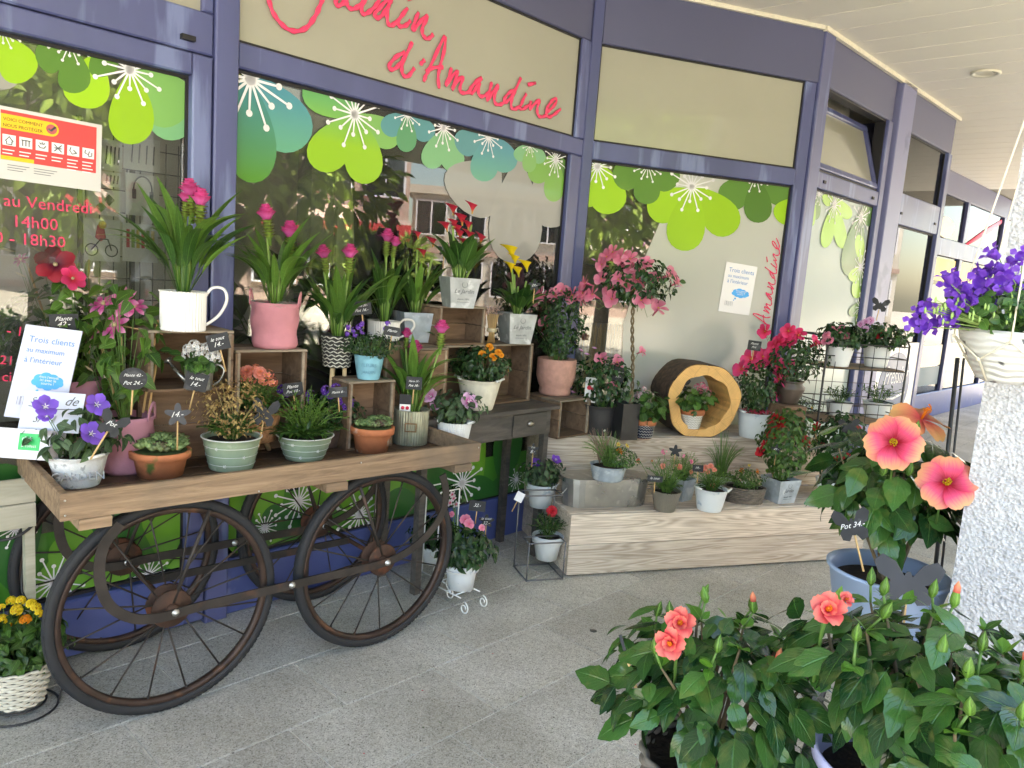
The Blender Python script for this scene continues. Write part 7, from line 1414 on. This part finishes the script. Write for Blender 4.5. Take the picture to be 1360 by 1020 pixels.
TG=[('black tag on the left clematis reading Plante, behind the leaning sign',85,428,2.62,'rect',34,22,'Plante\n42.-',-.05),
('oval black tag among the canes of the purple clematis',177,503,2.46,'oval',34,30,'Plante 42.-\nPot 24.-',.05),
('violet balloon flower tag shaped like a dark butterfly at the cart corner',149,563,2.28,'butterfly',36,35,'Pot',.5),
('grey flower shaped tag beside the mossy houseleek pot',236,551,2.62,'flower',34,32,'14.-',0),
('black tag above the upper watering can, inside edge of the crate',290,454,2.72,'rect',28,22,'le tout\n14.-',-.25),
('black tag below the upper watering can, tilted to the left',261,507,2.70,'rect',28,24,'le tout\n14.-',.22),
('black butterfly tag before the cork planter',352,548,2.86,'butterfly',34,38,'',.15),
('black tag left of the bright sage pot, above the bellflowers',389,517,3.1,'rect',26,17,'Plante\nPot 10.-',-.15),
('black tag right of the bright sage pot',449,521,3.12,'rect',24,14,'Plante 8.-',-.1),
('black tag between the woven pot and the light blue pot',480,409,3.28,'rect',26,18,'Plante 20.-\nPot 16.-',-.15),
('small black tag on the light blue bellflower pot',521,440,3.25,'rect',22,12,'Plante',.1),
('black tag in the ridged tin can of curcuma',550,509,3.30,'rect',21,17,'Plante 20.-\nPot 18.-',.02),
('round black tag left of the red callas',590,331,3.72,'flower',19,18,'34.-',0),
('round black tag right of the yellow callas',710,379,3.90,'flower',17,16,'29.-',0),
('black tag at the charcoal pot of pale mandevilla',822,497,4.42,'rect',16,19,'le tout\n39.-',.2),
('small black butterfly tag in the geranium inside the log',905,510,4.64,'butterfly',22,18,'',.1),
('flower shaped black tag above the steel cup',897,599,4.2,'flower',18,17,'',0),
('wide black tag leaning on the steel cup rim',870,636,4.08,'rect',20,8,'le tout',-.03),
('dark blue tag left of the white coral bucket',927,622,4.2,'rect',14,9,'19.-',-.05),
('black tag in the red trellis mandevilla',1031,597,4.38,'flower',15,14,'49.-',0),
('slate tag at the left of the brown urn',1002,459,4.68,'rect',17,13,'Plante\nPot',.05),
('black butterfly stake above the red impatiens on the rack',1169,405,4.92,'butterfly',22,18,'',.1),
('small black butterfly behind the dark red dipladenia bucket',1128,566,4.42,'butterfly',26,20,'',-.2),
('black butterfly tag lettered in white at the big hibiscus pot',1132,697,2.04,'butterfly',46,44,'Pot 34.-',-.35),
('large plain dark grey butterfly on the front of the pale blue pot',1206,772,2.0,'butterfly',82,62,'',-.05),
('flower shaped black tag above the violet balloon flowers on the wire stand',708,597,4.08,'flower',16,17,'Pot\n8.-',0),
('black tag hanging low on the blue base panel behind the stand',646,692,3.9,'flower',22,18,'le tout\n32.-',0),
('dark tag on the scroll stand beside the cart wheel',634,672,3.62,'rect',22,14,'32.-',.05),
('white paper barcode tag on the wire stand corner',690,660,3.95,'rect',11,13,'',.4),
('thin dark label stake at the left edge of the wicker hibiscus',828,858,1.40,'rect',4,30,'',-.4)]
for g in TG:
    m_=slate;st_=bamboo
    if 'white paper' in g[0]: m_=whitem
    if 'large plain' in g[0] or 'grey flower' in g[0]: m_=mat('slate_grey',(.045,.047,.055),.6,.2,10)
    ptag(*g[:8],roll=-g[8],m=m_,stick=.06 if g[3]>3 else .08)
# ================================================================== PAPER SIGNS
bluep=mat('print_text_blue',(.10,.26,.60),.6,.05,5);skyb=mat('print_cloud_blue',(.06,.38,.85),.5,.15,10);signw=mat('sign_board',(.62,.64,.80),.5,.03,2)
def quadthing(name,label,cat,TL,TR,BR,BL,th,m):
    o=BL;x=BR-BL;w=np.linalg.norm(x);x=x/w;z=TL-BL;z=z-x*(z@x);h=np.linalg.norm(z);z/=h;y=np.cross(z,x);t=thing(name,label,cat)
    t.matrix_world=Matrix([[x[0],y[0],z[0],o[0]],[x[1],y[1],z[1],o[1]],[x[2],y[2],z[2],o[2]],[0,0,0,1]]);q=MB();q.box(0,w,0,th,0,h);part('sheet',q,m,t);return t,w,h
def client_sign(t,w,h,top=.82,lh=.11):
    for i,s_ in enumerate(('Trois clients','au maximum','à l’intérieur')): ww=(.80,.66,.66)[i]; textfit(s_,t,(w*.12,h*(top-lh*i)),(w*(.12+ww),h*(top-lh*i)),bluep,-.001)
    q=MB()
    for x,z,r_ in ((.45,.44,.075),(.56,.46,.085),(.68,.45,.08),(.78,.43,.07),(.40,.40,.06),(.5,.38,.075),(.62,.37,.08),(.74,.385,.07),(.82,.40,.05)): q.add([(w*x+w*r_*1.3*math.cos(a),-.0008-.00002*x,h*z+h*r_*.62*math.sin(a)) for a in np.linspace(0,6.283,17)[:-1]],[tuple(range(16))],None,0,False)
    for x,z,r_ in ((.46,.30,.022),(.42,.265,.014)): q.add([(w*x+w*r_*1.3*math.cos(a),-.0008,h*z+h*r_*math.sin(a)) for a in np.linspace(0,6.283,13)[:-1]],[tuple(range(12))],None,0,False)
    part('cloud_print',q,skyb,t)
    for i,s_ in enumerate(('Alors j’attends','ici avec le','sourire !')): a=.44+.03*i;textfit(s_,t,(w*a,h*(.45-.035*i)),(w*(1.22-a),h*(.45-.035*i)),whitem,-.0016)
    q=MB()
    for x in (.16,.22,.29,.36): q.tube([(w*x,-.0008,h*.14),(w*x,-.0008,h*.23),(w*(x+.045),-.0008,h*.23),(w*(x+.045),-.0008,h*.14)],w*.003,4)
    part('figure_print',q,mat('pencil_grey',(.35,.35,.42),.6,.05,5),t)
t,w,h=quadthing('customer_limit_sign','large pale sign leaning on the cart reading Trois clients au maximum','sign',at(37,431,2.58),at(108,436,2.60),at(82,562,2.53),at(5,553,2.52),.004,signw);client_sign(t,w,h)
t,w,h=quadthing('handwritten_notice','handwritten paper notice propped before the customer sign','notice',at(29,518,2.47),at(109,522,2.49),at(104,576,2.45),at(23,571,2.44),.002,mat('notice_paper',(.62,.68,.80),.6,.03,3))
textfit('Service',t,(w*.12,h*.70),(w*.55,h*.68),inkm,-.001,shear=.5);textfit('de',t,(w*.70,h*.68),(w*.92,h*.68),inkm,-.001,shear=.5);textfit('Si',t,(w*.22,h*.22),(w*.36,h*.22),inkm,-.001,shear=.5);q=MB();q.tube([(w*.1,-.001,h*.62),(w*.5,-.001,h*.56),(w*.95,-.001,h*.60)],.0012,4);part('underline',q,inkm,t)
t,w,h=quadthing('white_box','flat white box with green label lying on the left cart end','box',at(-35,565,2.42),at(66,579,2.42),at(64,612,2.41),at(-36,605,2.41),.08,mat('box_white',(.70,.69,.76),.5,.03,3))
q=MB();q.box(w*.58,w*.86,-.0012,-.0004,h*.30,h*.86);part('green_label',q,mat('label_green',(.03,.50,.14),.5,.05,5),t);textfit('click',t,(w*.62,h*.62),(w*.76,h*.62),whitem,-.0018);textfit('& collect',t,(w*.62,h*.40),(w*.82,h*.40),whitem,-.0018)
# poster on the bay glass
def glass_sheet(name,label,fr,TL,TR,BR,BL,m,y=-.006):
    P=[fr.w(fr.px(*p)[0],y,fr.px(*p)[1]) for p in (TL,TR,BR,BL)];return quadthing(name,label,'poster',*P,.0015,m)
t,w,h=glass_sheet('customer_limit_poster','white poster on the frosted bay glass with three blue lines and a cloud',F2,(962,347),(1002,353),(994,419),(953,413),whitem);client_sign(t,w,h)
# red poster on the door
t,w,h=glass_sheet('protection_poster','red and yellow safety poster taped on the door glass',F1,(-6,139),(134,168),(133,255),(-6,236),mat('poster_grey_white',(.60,.60,.60),.5,.04,2))
pred=mat('poster_red',(.62,.055,.06),.5,.08,2);pyel=mat('poster_banner_yellow',(.80,.50,.02),.5,.05,4)
q=MB();q.box(w*.04,w*.945,-.0012,-.0002,h*.27,h*.95);part('red_field',q,pred,t);q=MB();q.box(w*.04,w*.50,-.0020,-.0012,h*.70,h*.90);q.add([(w*.50+h*.10*math.cos(a),-.0019,h*.80+h*.10*math.sin(a)) for a in np.linspace(0,6.283,21)[:-1]],[tuple(range(20))],None,0,False);part('banner',q,pyel,t)
q=MB();q.box(w*.04,w*.34,-.0020,-.0012,h*.27,h*.325);part('lower_banner',q,pyel,t)
textfit('VOICI COMMENT',t,(w*.06,h*.81),(w*.42,h*.81),gasket,-.0024);textfit('NOUS PROTÉGER',t,(w*.06,h*.725),(w*.42,h*.725),gasket,-.0024)
q=MB();q.lathe([(0,0),(h*.07,.0005)],18,sm=False);o=part('check_disc',q,mat('poster_rosewood',(.5,.10,.12),.5,.05,3),t,mtx((w*.50,-.0026,h*.80),(0,0,1),(0,-1,0)));q=MB();q.tube([(w*.47,-.003,h*.80),(w*.495,-.003,h*.775),(w*.54,-.003,h*.84)],.0035,5);part('check_mark',q,inkm,t)
IC=[[[(-.3,-.1),(0,.3),(.3,-.1)],[(-.2,-.1),(-.2,-.35),(.2,-.35),(.2,-.1)]],[[(-.35,.2),(.35,.2)],[(-.25,.2),(-.25,-.3)],[(.0,.2),(.0,-.3)],[(.25,.2),(.25,-.3)]],[[(-.3,0),(-.15,-.2),(.15,-.2),(.3,0)],[(-.2,.25),(-.1,.1)],[(.0,.3),(0,.1)],[(.2,.25),(.1,.1)]],[[(-.3,-.3),(.3,.3)],[(-.3,.3),(.3,-.3)],[(-.3,0),(.3,0)]],[[(-.2,.3),(-.3,0),(-.1,-.3),(.2,-.2)],[(0,.1),(.3,-.2)]],[[(-.25,.3),(-.3,0),(0,-.1),(.1,.2)],[(0,-.1),(.05,-.3),(.3,-.2),(.3,.1)]]]
for i in range(6):
    x=w*(.055+.15*i);s_=w*.118;z=h*.47;q=MB();q.box(x,x+s_,-.0020,-.0012,z,z+s_*.92);p_=part('icon_square',q,whitem,t)
    q=MB()
    for L in IC[i]: q.tube([(x+s_/2+a*s_,-.0024,z+s_*.46+b*s_) for a,b in L],.0016,4)
    part('icon_print',q,inkm,t)
    for k in range(2 if i<4 else 4): q=MB();q.box(x,x+s_*(.9-.15*(k%2)),-.0018,-.0012,z-.016-.011*k,z-.0125-.011*k);part('text_line',q,whitem,t)
for k in range(3): q=MB();q.box(w*.10,w*(.30-.03*k),-.001,-.0003,h*(.20-.035*k),h*(.208-.035*k));q.box(w*.34,w*(.56-.03*k),-.001,-.0003,h*(.20-.035*k),h*(.208-.035*k));part('text_line',q,inkm,t)
for _ in (0,):
    bpy.data.objects[t.name]['group'] if False else None
# interior greenery behind the large window
for i,(x,y,tt,s_,lab) in enumerate(((345,400,.35,.42,'tall broad-leaved plant inside, low left behind the window'),(450,380,.45,.45,'dark drooping broad-leaved plant inside behind the window middle'),(845,360,.5,.3,'leafy plant inside behind the mandevilla tree'))):
    fr=F1 if x<700 else F2;u,z=fr.px(x,y,tt);pz=z-.25;t=thing('indoor_plant',lab,'potted plant',fr.w(u,tt,.006));q=MB();q.lathe([(0,0),(.10,0),(.13,.28),(.12,.28)],20);part('pot',q,blackpot,t);q=MB();q.tube([(0,0,.2),(0.01,0,pz)],.018,8);part('trunk',q,woodstem,t)
    r_=random.Random(i);key=('unit_calla',lf_mid.name)
    if key not in LM: LM[key]=[l.mesh('leaf',lf_mid) for l in LV['unit_calla']]
    for k in range(22): a=k*2.4;part('leaf',LM[key][k%4],None,t,mtx((0,0,pz-.1+r_.uniform(-.2,.25)),sph_dir(a,r_.uniform(-.1,1.1)),(0,0,1),s_*r_.uniform(.6,1)))

P=onz(788,838,0);t=thing('floor_stud','small round dark metal stud set in the paving','floor stud',(P[0],P[1],.0005));q=MB();q.lathe([(.016,0),(.016,.001),(.012,.0018),(0,.002)],16);part('disc',q,mat('stud_metal',(.12,.12,.11),.5,.2,20,metal=.5),t)
# fallen petals and crumbs of soil
q=MB();r_=random.Random(33)
for _ in range(70):
    x=r_.uniform(150,1100);y=r_.uniform(780,1010);P=onz(x,y,.001);s_=r_.uniform(.002,.006);a=r_.uniform(0,6.28);q.add([(P[0]+s_*math.cos(a+k*1.5708)*(1 if k%2 else .6),P[1]+s_*math.sin(a+k*1.5708)*(1 if k%2 else .6),.0015+.001*(k%2)) for k in range(4)],[(0,1,2,3)],None,r_.choice((0,0,0,1,2)),False)
o=part('floor_litter',q,[soil,pm_dpink,lf_mid]);o['kind']='stuff'
